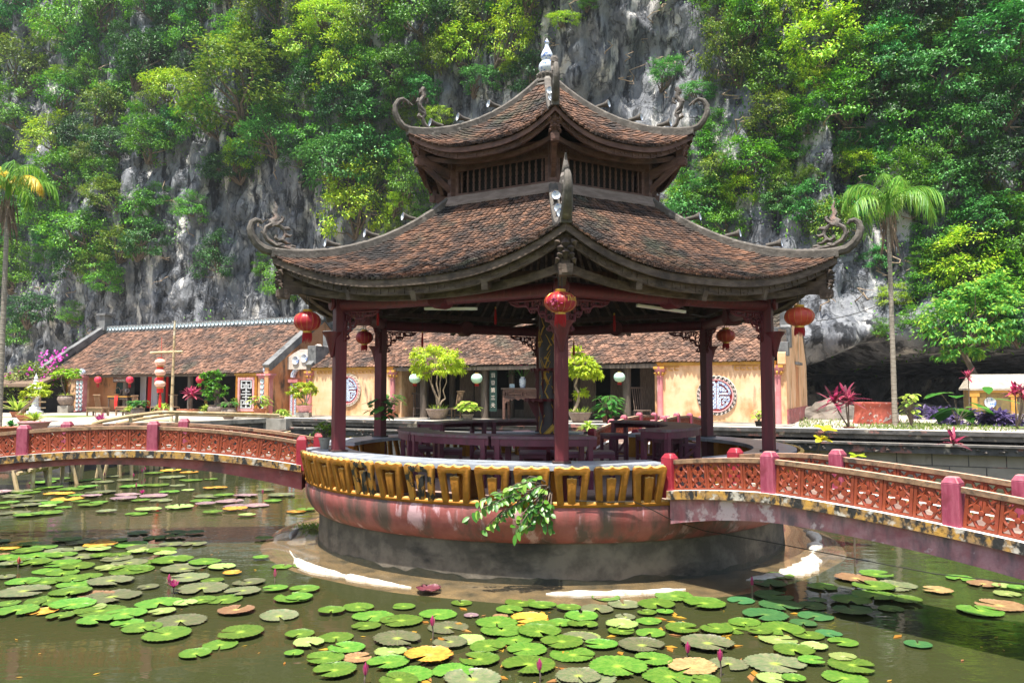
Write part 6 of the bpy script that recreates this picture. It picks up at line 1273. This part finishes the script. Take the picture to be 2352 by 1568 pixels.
# floating leaf litter, too many scraps to count
b = MB(); r2 = random.Random(55)
for i in range(110):
    px, py = r2.uniform(0, 2352), r2.uniform(1180, 1568); p = onz(px, py, .008)
    if (p - Vector((CX, CY, 0))).length < 5.3: continue
    a = r2.uniform(0, 6.28); b.leaf(Vector((p.x, p.y, .008)), Vector((cos(a), sin(a), 0)), Vector((0, 0, 1)), r2.uniform(.03, .09), r2.uniform(.012, .03), .05, 0)
for i in range(70):
    px, py = r2.gauss(1350, 260), r2.uniform(1400, 1568); p = onz(px, py, .004); a = r2.uniform(0, 6.28)
    b.leaf(Vector((p.x, p.y, .006)), Vector((cos(a), sin(a), 0)), Vector((0, 0, 1)), r2.uniform(.1, .2), .07, .06, 0)
b.build('floating_leaves', leafmat('litter_leaf', (.35, .14, .03), (.55, .35, .04), (.30, .10, .08)), None, label='scraps of yellow and brown leaf floating on the pond', cat='leaf litter', kind='stuff')
# ================================================================== TERRAIN, POND, CLIFF
def edgeY(X): return 25.6 - .485 * (X - 8.6)
EDGE = [(60, edgeY(60) + 12), (30, edgeY(30)), (14.7, edgeY(14.7)), (8.6, edgeY(8.6)), (-10.5, edgeY(-10.5)), (-13.2, 30), (-14, 25.0), (-40, 23.0), (-90, 24)]
b = MB(); n = len(EDGE)
vs = [(x, y, ZT) for x, y in EDGE] + [(x * 1.0, 120, ZT + .02) for x, y in EDGE]
b.add(vs, [(i + 1, i, n + i, n + i + 1) for i in range(n - 1)]); b.build('terrace_ground', m_patio, None, kind='structure')
b = MB(); b.add([(-400, 3.2, -1.6), (400, 3.2, -1.6), (400, 500, -1.6), (-400, 500, -1.6)], [(0, 1, 2, 3)]); b.build('pond_bed', m_under, None, kind='structure')
b = MB(); b.add([(-400, -400, .9), (400, -400, .9), (400, 2.4, .9), (-400, 2.4, .9), (-400, 3.0, -1.6), (400, 3.0, -1.6)], [(0, 1, 2, 3), (3, 2, 5, 4)]); b.build('near_bank', M('bank_grass', (.07, .11, .03), (.16, .14, .08), 1.2, .9, .3), None, kind='structure')
# retaining wall with two sooty copings
def wall_run(name, label, pts, cops, body, zb=-.6):
    o = empty(name, (0, 0, 0), 0, label, 'wall')
    P = [Vector((x, y, 0)) for x, y in pts]
    def strip(off0, off1, z0, z1, mt, nm):
        b = MB(); secs = []
        for i, p in enumerate(P):
            t = (P[min(i + 1, len(P) - 1)] - P[max(i - 1, 0)]).normalized(); nn = Vector((t.y, -t.x, 0)); nn = nn if nn.y < 0 or abs(nn.y) < .3 and nn.x > 0 else -nn
            secs.append([p + nn * off1 + Vector((0, 0, z0)), p + nn * off1 + Vector((0, 0, z1)), p + nn * off0 + Vector((0, 0, z1)), p + nn * off0 + Vector((0, 0, z0))])
        b.loft(secs); return b.build(nm, mt, o)
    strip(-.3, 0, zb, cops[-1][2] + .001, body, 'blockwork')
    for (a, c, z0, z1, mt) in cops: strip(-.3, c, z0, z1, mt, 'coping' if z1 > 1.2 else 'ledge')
    return o
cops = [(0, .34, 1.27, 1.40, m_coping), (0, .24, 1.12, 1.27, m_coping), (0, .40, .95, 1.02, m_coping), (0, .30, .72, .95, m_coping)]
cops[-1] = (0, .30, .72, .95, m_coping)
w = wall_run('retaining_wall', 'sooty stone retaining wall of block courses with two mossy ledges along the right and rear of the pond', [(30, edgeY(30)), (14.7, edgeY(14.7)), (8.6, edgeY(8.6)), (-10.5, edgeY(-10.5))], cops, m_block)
# joints between the blocks and relief clumps on the ledge
b = MB(); d_ = Vector((1, -.485, 0)).normalized(); n_ = Vector((-.436, -.9, 0)).normalized()
for row, z in ((0, .36), (1, -.02)):
    b.bar(Vector((-10.5, edgeY(-10.5), z)) + n_ * .002, Vector((30, edgeY(30), z)) + n_ * .002, .022)
    for i in range(48): p = Vector((-10.5, edgeY(-10.5), 0)) + d_ * (.95 * i + (.45 if row else 0)); b.bar(p + Vector((0, 0, z)) + n_ * .002, p + Vector((0, 0, z + .36)) + n_ * .002, .02)
b.build('joints', m_coping, w)
b = MB(); r2 = random.Random(6)
for i in range(16):
    p = Vector((-10, edgeY(-10), .86)) + d_ * (2.4 * i) + n_ * .31
    for j in range(9): q = p + d_ * r2.gauss(0, .3) + Vector((0, 0, r2.gauss(0, .05))); b.tube([q, q + d_ * r2.uniform(-.14, .14) + Vector((0, 0, r2.uniform(-.06, .06))) + n_ * .05], .035, 5)
b.build('relief', m_scroll, w)
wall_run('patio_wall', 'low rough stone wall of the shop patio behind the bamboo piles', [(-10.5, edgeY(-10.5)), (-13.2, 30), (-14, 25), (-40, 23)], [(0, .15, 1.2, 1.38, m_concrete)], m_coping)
b = MB(); b.box((0, 0, 0), (4.5, .9, .5)); b.build('terrace_step', m_concrete, None, loc=tuple(hw(-.5, -3.2, -.22)), rot=(0, 0, R(HA)), label='grey stone step on the terrace edge in front of the fern', cat='step')
b = MB(); b.box((0, 0, 0), (UE + 1, 1.5, .25)); b.build('temple_platform', m_concrete, None, loc=tuple(hw(UE / 2, -.55, -.1)), rot=(0, 0, R(HA)), label='long low stone platform under the front of the temple hall', cat='platform')
# moss and grass on the right terrace
b = MB()
for i in range(2000):
    px, py = r2.choice(((1850, 962, 60, 8), (1990, 985, 70, 5), (2120, 985, 110, 6), (2250, 985, 80, 5), (1840, 975, 40, 6), (2080, 978, 50, 4)))[0:2]; px += r2.gauss(0, 55); py += r2.gauss(0, 6)
    if py < 945 or py > 1000: continue
    p = onz(px, py, ZT)
    if p.y < edgeY(p.x) + .35 or px < 1835: continue
    a = r2.uniform(0, 6.28); e = r2.uniform(.5, 1.4); b.leaf(Vector((p.x, p.y, ZT)), Vector((cos(a) * cos(e), sin(a) * cos(e), sin(e))), Vector((0, -.5, .5)), r2.uniform(.06, .18), .03, .1, .2)
b.build('terrace_grass', g_grass, None, label='mossy grass and weeds along the edge of the right terrace', cat='grass', kind='stuff')

# pond
mw = bpy.data.materials.new('pond_water'); mw.use_nodes = True; nt = mw.node_tree; L = nt.links; pb_ = nt.nodes['Principled BSDF']
pb_.inputs['Base Color'].default_value = (.036, .040, .014, 1); pb_.inputs['Roughness'].default_value = .035; pb_.inputs['IOR'].default_value = 1.33; pb_.inputs['Specular IOR Level'].default_value = .62
tc = _n(nt, 'ShaderNodeTexCoord'); mp = _n(nt, 'ShaderNodeMapping'); mp.inputs['Scale'].default_value = (1, 1.6, 1); L.new(tc.outputs['Object'], mp.inputs[0])
n1 = _n(nt, 'ShaderNodeTexNoise'); n1.inputs['Scale'].default_value = 2.2; n1.inputs['Detail'].default_value = 3; L.new(mp.outputs[0], n1.inputs['Vector'])
n2 = _n(nt, 'ShaderNodeTexNoise'); n2.inputs['Scale'].default_value = 11; n2.inputs['Detail'].default_value = 2; L.new(mp.outputs[0], n2.inputs['Vector'])
n3 = _n(nt, 'ShaderNodeTexNoise'); n3.inputs['Scale'].default_value = .35; L.new(mp.outputs[0], n3.inputs['Vector'])
mu = _n(nt, 'ShaderNodeMath', operation='MULTIPLY'); L.new(n2.outputs[0], mu.inputs[0]); mr = _n(nt, 'ShaderNodeMapRange'); mr.inputs['From Min'].default_value = .42; mr.inputs['From Max'].default_value = .7; L.new(n3.outputs[0], mr.inputs['Value']); L.new(mr.outputs[0], mu.inputs[1])
ad = _n(nt, 'ShaderNodeMath', operation='MULTIPLY_ADD'); L.new(mu.outputs[0], ad.inputs[0]); ad.inputs[1].default_value = .35; L.new(n1.outputs[0], ad.inputs[2])
bp = _n(nt, 'ShaderNodeBump'); bp.inputs['Strength'].default_value = .045; bp.inputs['Distance'].default_value = .1; L.new(ad.outputs[0], bp.inputs['Height']); L.new(bp.outputs[0], pb_.inputs['Normal'])
b = MB(); b.add([(-60, 2.6, 0), (60, 2.6, 0), (60, 48, 0), (-60, 48, 0)], [(0, 1, 2, 3)]); b.build('water', mw, None, kind='structure')

# cliff
def sstep(a, b_, x): t = max(0., min(1., (x - a) / (b_ - a))); return t * t * (3 - 2 * t)
def ridged(v): return 1 - abs(noise.noise(v)) * 2
def cliffY(X, z):
    y = 47.0 - .46 * (X - 9) + .16 * z
    y -= 3.2 * noise.noise(Vector((X * .06, z * .045, 1.7))) + 2.2 * ridged(Vector((X * .13, z * .04, 5.1))) * .5
    y -= .95 * ridged(Vector((X * .42, z * .09, 9.3))) + .5 * noise.noise(Vector((X * .9, z * .3, 2.2))) + .3 * noise.noise(Vector((X * 1.7, z * 1.1, 4.4)))
    y -= 2.6 * math.exp(-((X - 4.5) / 3.0) ** 2 - ((z - 31) / 6.0) ** 2) * 1.0          # overhanging nose above the roof
    y += 2.6 * math.exp(-((X - 9.5) / 2.0) ** 2 - ((z - 24.5) / 3.2) ** 2)
    vd = noise.voronoi(Vector((X * .32 + .5 * noise.noise(Vector((X * .3, z * .3, 8))), z * .14, 3.3)))[0]; y += .9 * max(0, .35 - (vd[1] - vd[0])) / .35 * .8
    vd = noise.voronoi(Vector((X * .9, z * .5, 6.1)))[0]; y += .35 * max(0, .3 - (vd[1] - vd[0])) / .3 + .3 * vd[0]
    c = sstep(10.5, 14, X + .6 * noise.noise(Vector((z, X * .2, 0)))) * sstep(4.4, 2.9, z + 1.3 * noise.noise(Vector((X * .3, 3, 0))) - .04 * (X - 12)) ; y += 16 * c
    y -= 2.6 * sstep(11, 14, X) * math.exp(-((z - 5.2) / 1.5) ** 2)
    return y
x0, x1, z0, z1, st = -78., 50., .6, 52., .3
nx, nz_ = int((x1 - x0) / st), int((z1 - z0) / st); vs = []; fs = []
for j in range(nz_ + 1):
    for i in range(nx + 1):
        X = x0 + st * i; z = z0 + st * j; vs.append((X + .5 * noise.noise(Vector((X * .5, z * .2, 30.))), cliffY(X, z), z))
for j in range(nz_):
    for i in range(nx): a = j * (nx + 1) + i; fs.append((a, a + 1, a + nx + 2, a + nx + 1))
m_cliff = M('limestone', (.10, .107, .122), (.23, .237, .25), 1.3, .9, 1.0, ramp=(.4, .62), st=(1, 1, .4), c3=(.022, .024, .028), s3=.9, r3=(.52, .6), st3=(1.6, 1, .3), c4=(.52, .50, .47), s4=.5, r4=(.57, .63), st4=(1.8, 1, .5), bscale=2.2, bdist=.35)
nt = m_cliff.node_tree; L = nt.links; pb = nt.nodes['Principled BSDF']
tc = _n(nt, 'ShaderNodeTexCoord'); nz0 = _n(nt, 'ShaderNodeTexNoise'); nz0.inputs['Scale'].default_value = .9; nz0.inputs['Detail'].default_value = 6; L.new(tc.outputs['Object'], nz0.inputs['Vector'])
va = _n(nt, 'ShaderNodeVectorMath', operation='SCALE'); L.new(nz0.outputs['Color'], va.inputs[0]); va.inputs['Scale'].default_value = 3.2
vb = _n(nt, 'ShaderNodeVectorMath', operation='ADD'); L.new(tc.outputs['Object'], vb.inputs[0]); L.new(va.outputs[0], vb.inputs[1])
mpv = _n(nt, 'ShaderNodeMapping'); mpv.inputs['Scale'].default_value = (.75, .4, .17); L.new(vb.outputs[0], mpv.inputs[0])
vo = _n(nt, 'ShaderNodeTexVoronoi', feature='DISTANCE_TO_EDGE'); vo.inputs['Scale'].default_value = 1.0; L.new(mpv.outputs[0], vo.inputs['Vector'])
mk = _n(nt, 'ShaderNodeMapRange'); mk.inputs['From Max'].default_value = .045; mk.inputs['To Min'].default_value = .55; L.new(vo.outputs['Distance'], mk.inputs['Value'])
src = pb.inputs['Base Color'].links[0].from_socket; mxc = _n(nt, 'ShaderNodeMix', data_type='RGBA'); L.new(mk.outputs[0], mxc.inputs[0]); mxc.inputs[6].default_value = (.018, .019, .022, 1); L.new(src, mxc.inputs[7]); L.new(mxc.outputs[2], pb.inputs['Base Color'])
bpn = _n(nt, 'ShaderNodeBump'); bpn.inputs['Distance'].default_value = .5; bpn.inputs['Strength'].default_value = .7; L.new(mk.outputs[0], bpn.inputs['Height']); L.new(pb.inputs['Normal'].links[0].from_socket, bpn.inputs['Normal']); L.new(bpn.outputs[0], pb.inputs['Normal'])
MB().add(vs, fs).build('cliff', m_cliff, None, smooth=2, kind='structure')
for nm, pts, z in (('plateau', [(-120, 60), (120, 20), (120, 200), (-120, 220)], 55.9),):
    pass
# white oval plaque on the rock and the overhead wire
pq = at(456, 725, 55.5); MB().lathe([(0, 0), (.36, 0), (.4, .03), (.36, .07), (0, .08)], 24).build('rock_plaque', m_chinaw, None, loc=(pq.x, cliffY(pq.x, pq.z) - .25, pq.z), rot=(R(90), 0, 0), smooth=True, label='white oval plaque fixed on the rock face above the shop roof', cat='plaque')
def wire(a, b_, sag, label):
    P = [a.lerp(b_, t / 14) - Vector((0, 0, sag * 4 * (t / 14) * (1 - t / 14))) for t in range(15)]; MB().tube(P, .018, 5).build('overhead_wire', m_wire, None, label=label, cat='wire')
wire(at(1875, 737, 34), at(2030, 695, 38), .15, 'dark overhead wire crossing the rock right of the pavilion'); wire(at(455, 668, 50), at(720, 745, 44), .3, 'thin dark wire slanting down the rock over the shop roof')

# ---------------------------------------------------------------- shrubs rooted in the cliff
def hit(px, py):
    d = ray(px, py); o = Vector((0, 0, ZC)); t = 34.
    while t < 140:
        p = o + d * t
        if p.y >= cliffY(p.x, p.z): return p
        t += .5
    return None
specs = {'lime': g_lime, 'mid': g_mid, 'cool': g_cool, 'dark': g_dark, 'olive': g_olive}
SH = {}
for hname, mt in specs.items():
    SH[hname] = []
    for s in range(3):
        cm, cl = crown_mesh(500 + s * 13 + len(hname), 1.0, .85, (.95, .78, 1.15)[s], (52, 64, 58)[s], 60, (.115, .098, .108)[s], .26, droop=.25, shell=.5)
        tb = MB(); branches(tb, cl, Vector((0, .7, -.75)), .05, 10, s, .12)
        SH[hname].append([cm, tb, None])
WORD = {'lime': 'bright yellow green', 'mid': 'fresh green', 'cool': 'blue green', 'dark': 'deep green', 'olive': 'olive green'}
def where(px, py):
    if px < 330 and py < 300: return 'high on the hazy left end of the cliff'
    if px < 330 and py < 560: return 'on the cliff above the left palm'
    if px < 330: return 'on the foot of the cliff behind the shop house'
    if px < 720 and py < 240: return 'on the upper cliff left of the roof scrolls'
    if px < 720 and py < 480: return 'on the cliff over the left eave scroll'
    if px < 720: return 'on the bare streaked rock above the shop roof'
    if px < 1250 and py < 200: return 'at the top of the cliff left of the finial'
    if px < 1250 and py < 330: return 'on the cliff beside the upper left roof scroll'
    if px < 1250: return 'on the cliff between the two left eaves'
    if px < 1640 and py < 200: return 'by the bare rock nose behind the finial'
    if px < 1640: return 'on the rock beside the upper right roof scroll'
    if px < 1950 and py < 260: return 'on the upper cliff right of the bare rock nose'
    if px < 1950: return 'on the cliff above the lower right eave'
    if py < 260: return 'in the shaded upper right corner of the cliff'
    if py < 560: return 'on the cliff behind the right palm crown'
    return 'above the cave mouth on the right'
def shrub(px, py, rpx, hname, label=None, seed=0, asp=1.0, up=.12):
    p = hit(px, py)
    if p is None: return
    r = rpx / FPX * (p.y); s = (seed * 7 + int(px)) % 3; e = SH[hname][s]
    if e[2] is None:
        o = e[0].build('cliff_shrub', specs[hname], None); tr = e[1].build('trunk', m_bark, o); e[2] = (o, tr)
    else:
        o = inst(e[2][0]); tr = inst(e[2][1], o)
    o.location = (p.x, p.y - .55 * r, p.z + up * r); o.rotation_euler = (rng.uniform(-.1, .25), rng.uniform(-.15, .15), rng.uniform(-1.2, 1.2)); o.scale = (r, r * .85, r * asp)
    sz = 'big' if rpx > 75 else ('small' if rpx < 42 else 'middling')
    tag(o, label or f'{sz} {WORD[hname]} shrub {where(px, py)}', 'shrub', None if label else f'shrubs {where(px, py)}: {sz} {WORD[hname]}')
    return o
KEY = [(560, 250, 118, 'olive', 'very large rounded yellow tipped tree jutting from the middle of the left cliff', .85), (420, 225, 70, 'lime', 'lime crown directly left of the largest cliff tree', 1), (470, 300, 75, 'mid', None, 1), (620, 330, 70, 'cool', None, .8), (790, 190, 72, 'lime', 'sunlit yellow crown on the cliff midway between left frame edge and upper scroll', 1.1), (800, 400, 95, 'cool', 'large blue green hanging tree left of the upper eave scroll', 1.15), (845, 350, 80, 'cool', None, .9), (740, 330, 60, 'mid', None, 1),
       (530, 400, 70, 'dark', None, .8), (500, 610, 48, 'dark', 'dark rounded shrub alone on the streaked rock above the shop roof', 1.2), (930, 478, 42, 'lime', 'bright yellow rosette bush peeping over the left hip ridge', 1), (900, 500, 26, 'lime', None, .8), (1060, 140, 85, 'lime', None, 1.1), (1180, 110, 70, 'lime', 'lime crown hanging just left of the finial', 1.3), (960, 60, 85, 'mid', None, 1.1), (860, 80, 70, 'olive', None, 1.2), (640, 60, 80, 'olive', None, 1), (700, 120, 60, 'lime', None, 1), (400, 110, 42, 'cool', 'pale blue green shrub perched high with bare stems', .8), (190, 70, 75, 'mid', None, 1.3), (215, 130, 65, 'cool', None, 1.2), (60, 180, 75, 'olive', None, 1), (150, 180, 36, 'lime', None, .8), (20, 60, 50, 'cool', None, 1.2), (60, 20, 80, 'cool', None, 1), (260, 280, 62, 'olive', None, 1.1), (135, 340, 60, 'lime', None, .9), (160, 420, 85, 'mid', None, .9), (40, 280, 60, 'mid', None, 1), (260, 470, 65, 'olive', None, .9), (330, 500, 55, 'mid', None, 1), (370, 470, 36, 'mid', None, 1), (200, 560, 80, 'mid', None, 1), (300, 580, 60, 'olive', None, .8), (230, 620, 50, 'olive', None, 1), (60, 640, 60, 'mid', None, 1), (100, 720, 60, 'dark', None, 1), (50, 770, 45, 'mid', None, 1), (180, 730, 34, 'mid', None, .8), (255, 650, 45, 'mid', None, 1), (50, 480, 70, 'dark', None, 1), (330, 300, 45, 'mid', None, 1), (650, 660, 40, 'mid', None, 1.2), (610, 620, 30, 'mid', None, 1), (450, 490, 40, 'mid', None, .9), (690, 260, 60, 'mid', None, 1), (900, 180, 70, 'mid', None, 1), (980, 230, 60, 'cool', None, 1), (1000, 280, 45, 'lime', None, .9), (1110, 200, 55, 'cool', None, .9), (850, 270, 60, 'dark', None, 1),
       (1300, 60, 42, 'lime', 'thin lime spray reaching over the bare rock right of the finial', .7), (1350, 20, 25, 'mid', None, .8), (1530, 190, 48, 'cool', 'pale leafed bush hanging beside the upper right scroll', .8), (1600, 220, 42, 'cool', None, .8), (1660, 160, 70, 'olive', None, 1.2), (1640, 60, 60, 'mid', None, 1.3), (1720, 90, 85, 'mid', None, 1.2), (1800, 60, 80, 'lime', None, 1.2), (1870, 130, 90, 'lime', 'large lime canopy right of the bare rock nose', 1.1), (1960, 170, 95, 'mid', None, 1.1), (1780, 200, 75, 'mid', None, 1), (1900, 260, 80, 'mid', None, 1), (1760, 300, 60, 'olive', None, 1), (1640, 310, 50, 'mid', None, 1), (1600, 350, 45, 'mid', None, .9), (1720, 395, 90, 'mid', 'dense bright bush on a ledge above the lower right eave', .8), (1640, 420, 55, 'olive', None, 1), (1560, 460, 40, 'lime', None, .8), (1820, 360, 40, 'mid', None, 1), (1840, 500, 60, 'cool', 'blue green bush behind the lower right scroll', .9), (1780, 470, 40, 'cool', None, 1), (1960, 390, 60, 'lime', None, .8), (2080, 320, 85, 'mid', None, 1), (2020, 250, 80, 'dark', None, 1), (2160, 200, 100, 'cool', None, 1), (2270, 120, 100, 'cool', None, 1), (2330, 250, 90, 'dark', None, 1.1), (2200, 330, 90, 'cool', None, 1), (2280, 400, 95, 'dark', None, 1), (2150, 440, 85, 'cool', None, 1), (2230, 520, 90, 'cool', None, .9), (2320, 560, 80, 'mid', None, 1), (2130, 560, 60, 'mid', None, 1), (2180, 640, 85, 'lime', None, .9), (2290, 680, 90, 'mid', None, 1), (2080, 60, 80, 'dark', None, 1.2), (2200, 40, 80, 'dark', None, 1), (2330, 40, 80, 'mid', None, 1), (1960, 40, 70, 'dark', None, 1), (1950, 480, 45, 'cool', None, 1), (2000, 600, 35, 'cool', None, 1), (2040, 690, 38, 'lime', 'lime spray crossing behind the right palm trunk', .7), (2090, 740, 36, 'mid', None, .8), (2020, 760, 28, 'mid', None, .8), (1900, 580, 36, 'mid', None, .8), (2120, 660, 50, 'mid', None, 1), (2240, 600, 60, 'dark', None, 1), (2330, 760, 60, 'dark', None, 1.1), (2340, 640, 60, 'mid', None, 1), (1930, 380, 40, 'mid', None, .9), (1850, 420, 40, 'olive', None, .9)]
for i, (px, py, r_, h, lb, asp) in enumerate(KEY): shrub(px, py, r_, h, lb, i, asp)
# bare rock: no filler grows inside these ellipses (x, y, rx, ry)
BARE = [(1400, 120, 190, 170), (1520, 60, 110, 160), (1400, 260, 160, 60), (560, 600, 210, 150), (460, 500, 150, 95), (640, 520, 120, 150), (300, 660, 110, 70), (330, 690, 200, 90), (1960, 680, 110, 130), (1780, 560, 120, 60), (1560, 290, 60, 60), (1900, 400, 50, 90), (740, 480, 60, 60), (1660, 250, 40, 40), (2040, 560, 40, 70), (120, 300, 60, 120), (330, 420, 50, 70), (60, 130, 60, 60), (590, 470, 80, 60), (420, 400, 45, 70), (2000, 850, 400, 60)]
r3 = random.Random(99); cnt = 0; tries = 0; pts_ = [(k[0], k[1], k[2]) for k in KEY]
while cnt < 190 and tries < 6000:
    tries += 1; px, py = r3.uniform(-60, 2420), r3.uniform(-90, 700 if True else 0)
    if any(((px - a) / c) ** 2 + ((py - b_) / d) ** 2 < 1 for a, b_, c, d in BARE): continue
    if 1000 < px < 1560 and 200 < py: continue
    if py > 560 and 640 < px < 1900: continue
    rr = r3.uniform(34, 78)
    if min((math.hypot(px - a, py - b_) / (rr + c)) for a, b_, c in pts_) < .42: continue
    h = r3.choices(('lime', 'mid', 'cool', 'dark', 'olive'), (1, 4, 2, 3, 2) if px < 1300 else (1.2, 4, 3, 3, .6))[0]
    shrub(px, py, rr, h, None, tries, r3.uniform(.8, 1.25)); pts_.append((px, py, rr)); cnt += 1
# creepers: small leaf mats covering ledges between the shrubs
b = MB(); r3 = random.Random(17)
for i in range(900):
    px, py = r3.uniform(-40, 2400), r3.uniform(-60, 780)
    inb = any(((px - a) / c) ** 2 + ((py - b_) / d) ** 2 < 1 for a, b_, c, d in BARE)
    if inb and r3.random() < .93: continue
    if 1020 < px < 1540 and py > 210 or py > 520 and 640 < px < 1880: continue
    p = hit(px, py)
    if p is None: continue
    for j in range(r3.randrange(20, 60)):
        q = p + Vector((r3.gauss(0, .6), 0, r3.gauss(0, .75))); q.y = cliffY(q.x, q.z) - abs(r3.gauss(0, .3)); b.leaf(q, Vector((r3.gauss(0, .7), r3.gauss(-.6, .4), r3.gauss(-.4, .5))), Vector((0, -.6, .8)), r3.uniform(.14, .34), .11, .12, .2)
b.build('cliff_creepers', g_mid, None, label='creepers and small leaves spread over the rock between the cliff shrubs', cat='creeper', kind='stuff')

b = MB(); r3 = random.Random(23)
for i in range(260):
    px, py = r3.uniform(-30, 2390), r3.uniform(-40, 760)
    if 1020 < px < 1540 and py > 210 or py > 520 and 640 < px < 1880: continue
    p = hit(px, py)
    if p is None: continue
    q = p - Vector((0, r3.uniform(.6, 1.6), 0)); P = [p]
    up = r3.random() < .45
    for k in range(5): P.append(P[-1].lerp(q, .4) + Vector((r3.gauss(0, .28), -.1, r3.uniform(.1, .45) if up else -r3.uniform(.2, .6))))
    b.tube(P, [.045, .04, .032, .026, .02, .012], 5)
b.build('hanging_twigs', m_bonsai, None, label='pale bare twigs and hanging vine stems over the cliff', cat='twigs', kind='stuff')
# ================================================================== LIGHT, SKY, CAMERA
EL = 73.; sun_h = Vector((-.42, -.907)).normalized()
sv = Vector((sun_h.x * cos(R(EL)), sun_h.y * cos(R(EL)), sin(R(EL))))
sl_ = bpy.data.lights.new('sun', 'SUN'); sl_.energy = 5.0; sl_.angle = R(.6); sl_.color = (1, .955, .88); so = bpy.data.objects.new('sun', sl_); COL.objects.link(so); so.rotation_euler = sv.to_track_quat('Z', 'Y').to_euler()
wd = bpy.data.worlds.new('World'); sc.world = wd; wd.use_nodes = True; nt = wd.node_tree; sk = nt.nodes.new('ShaderNodeTexSky'); sk.sky_type = 'NISHITA'; sk.sun_disc = False; sk.sun_elevation = R(EL); sk.sun_rotation = math.atan2(sv.x, sv.y); sk.air_density = 1.2; sk.dust_density = 2.5; sk.ozone_density = 1.0
bg = nt.nodes['Background']; bg.inputs[1].default_value = .11; nt.links.new(sk.outputs[0], bg.inputs[0])
cam = bpy.data.cameras.new('camera'); cam.sensor_width = 36; cam.lens = FPX / 2352 * 36; cam.clip_end = 2000; cam.clip_start = .05; co = bpy.data.objects.new('camera', cam); COL.objects.link(co); co.location = (0, 0, ZC); co.rotation_euler = (R(90) + TH, 0, 0); sc.camera = co
sc.render.engine = 'CYCLES'; sc.view_settings.view_transform = 'Standard'; sc.view_settings.look = 'None'; sc.view_settings.exposure = 1.15; sc.view_settings.gamma = 1
sc.cycles.use_denoising = True; sc.cycles.max_bounces = 8; sc.cycles.transparent_max_bounces = 8; sc.cycles.caustics_reflective = False; sc.cycles.caustics_refractive = False; sc.cycles.sample_clamp_indirect = 6

hz = bpy.data.materials.new('haze_air'); hz.use_nodes = True; nt = hz.node_tree; nt.nodes.remove(nt.nodes['Principled BSDF']); pv = nt.nodes.new('ShaderNodeVolumePrincipled'); pv.inputs['Density'].default_value = .0003; pv.inputs['Color'].default_value = (.86, .93, 1, 1); pv.inputs['Anisotropy'].default_value = .2; nt.links.new(pv.outputs[0], nt.nodes['Material Output'].inputs['Volume'])
MB().box((0, 100, 28), (1200, 1200, 62)).build('haze', hz, None, kind='stuff', label='thin pale haze in the air before the cliff', cat='haze')
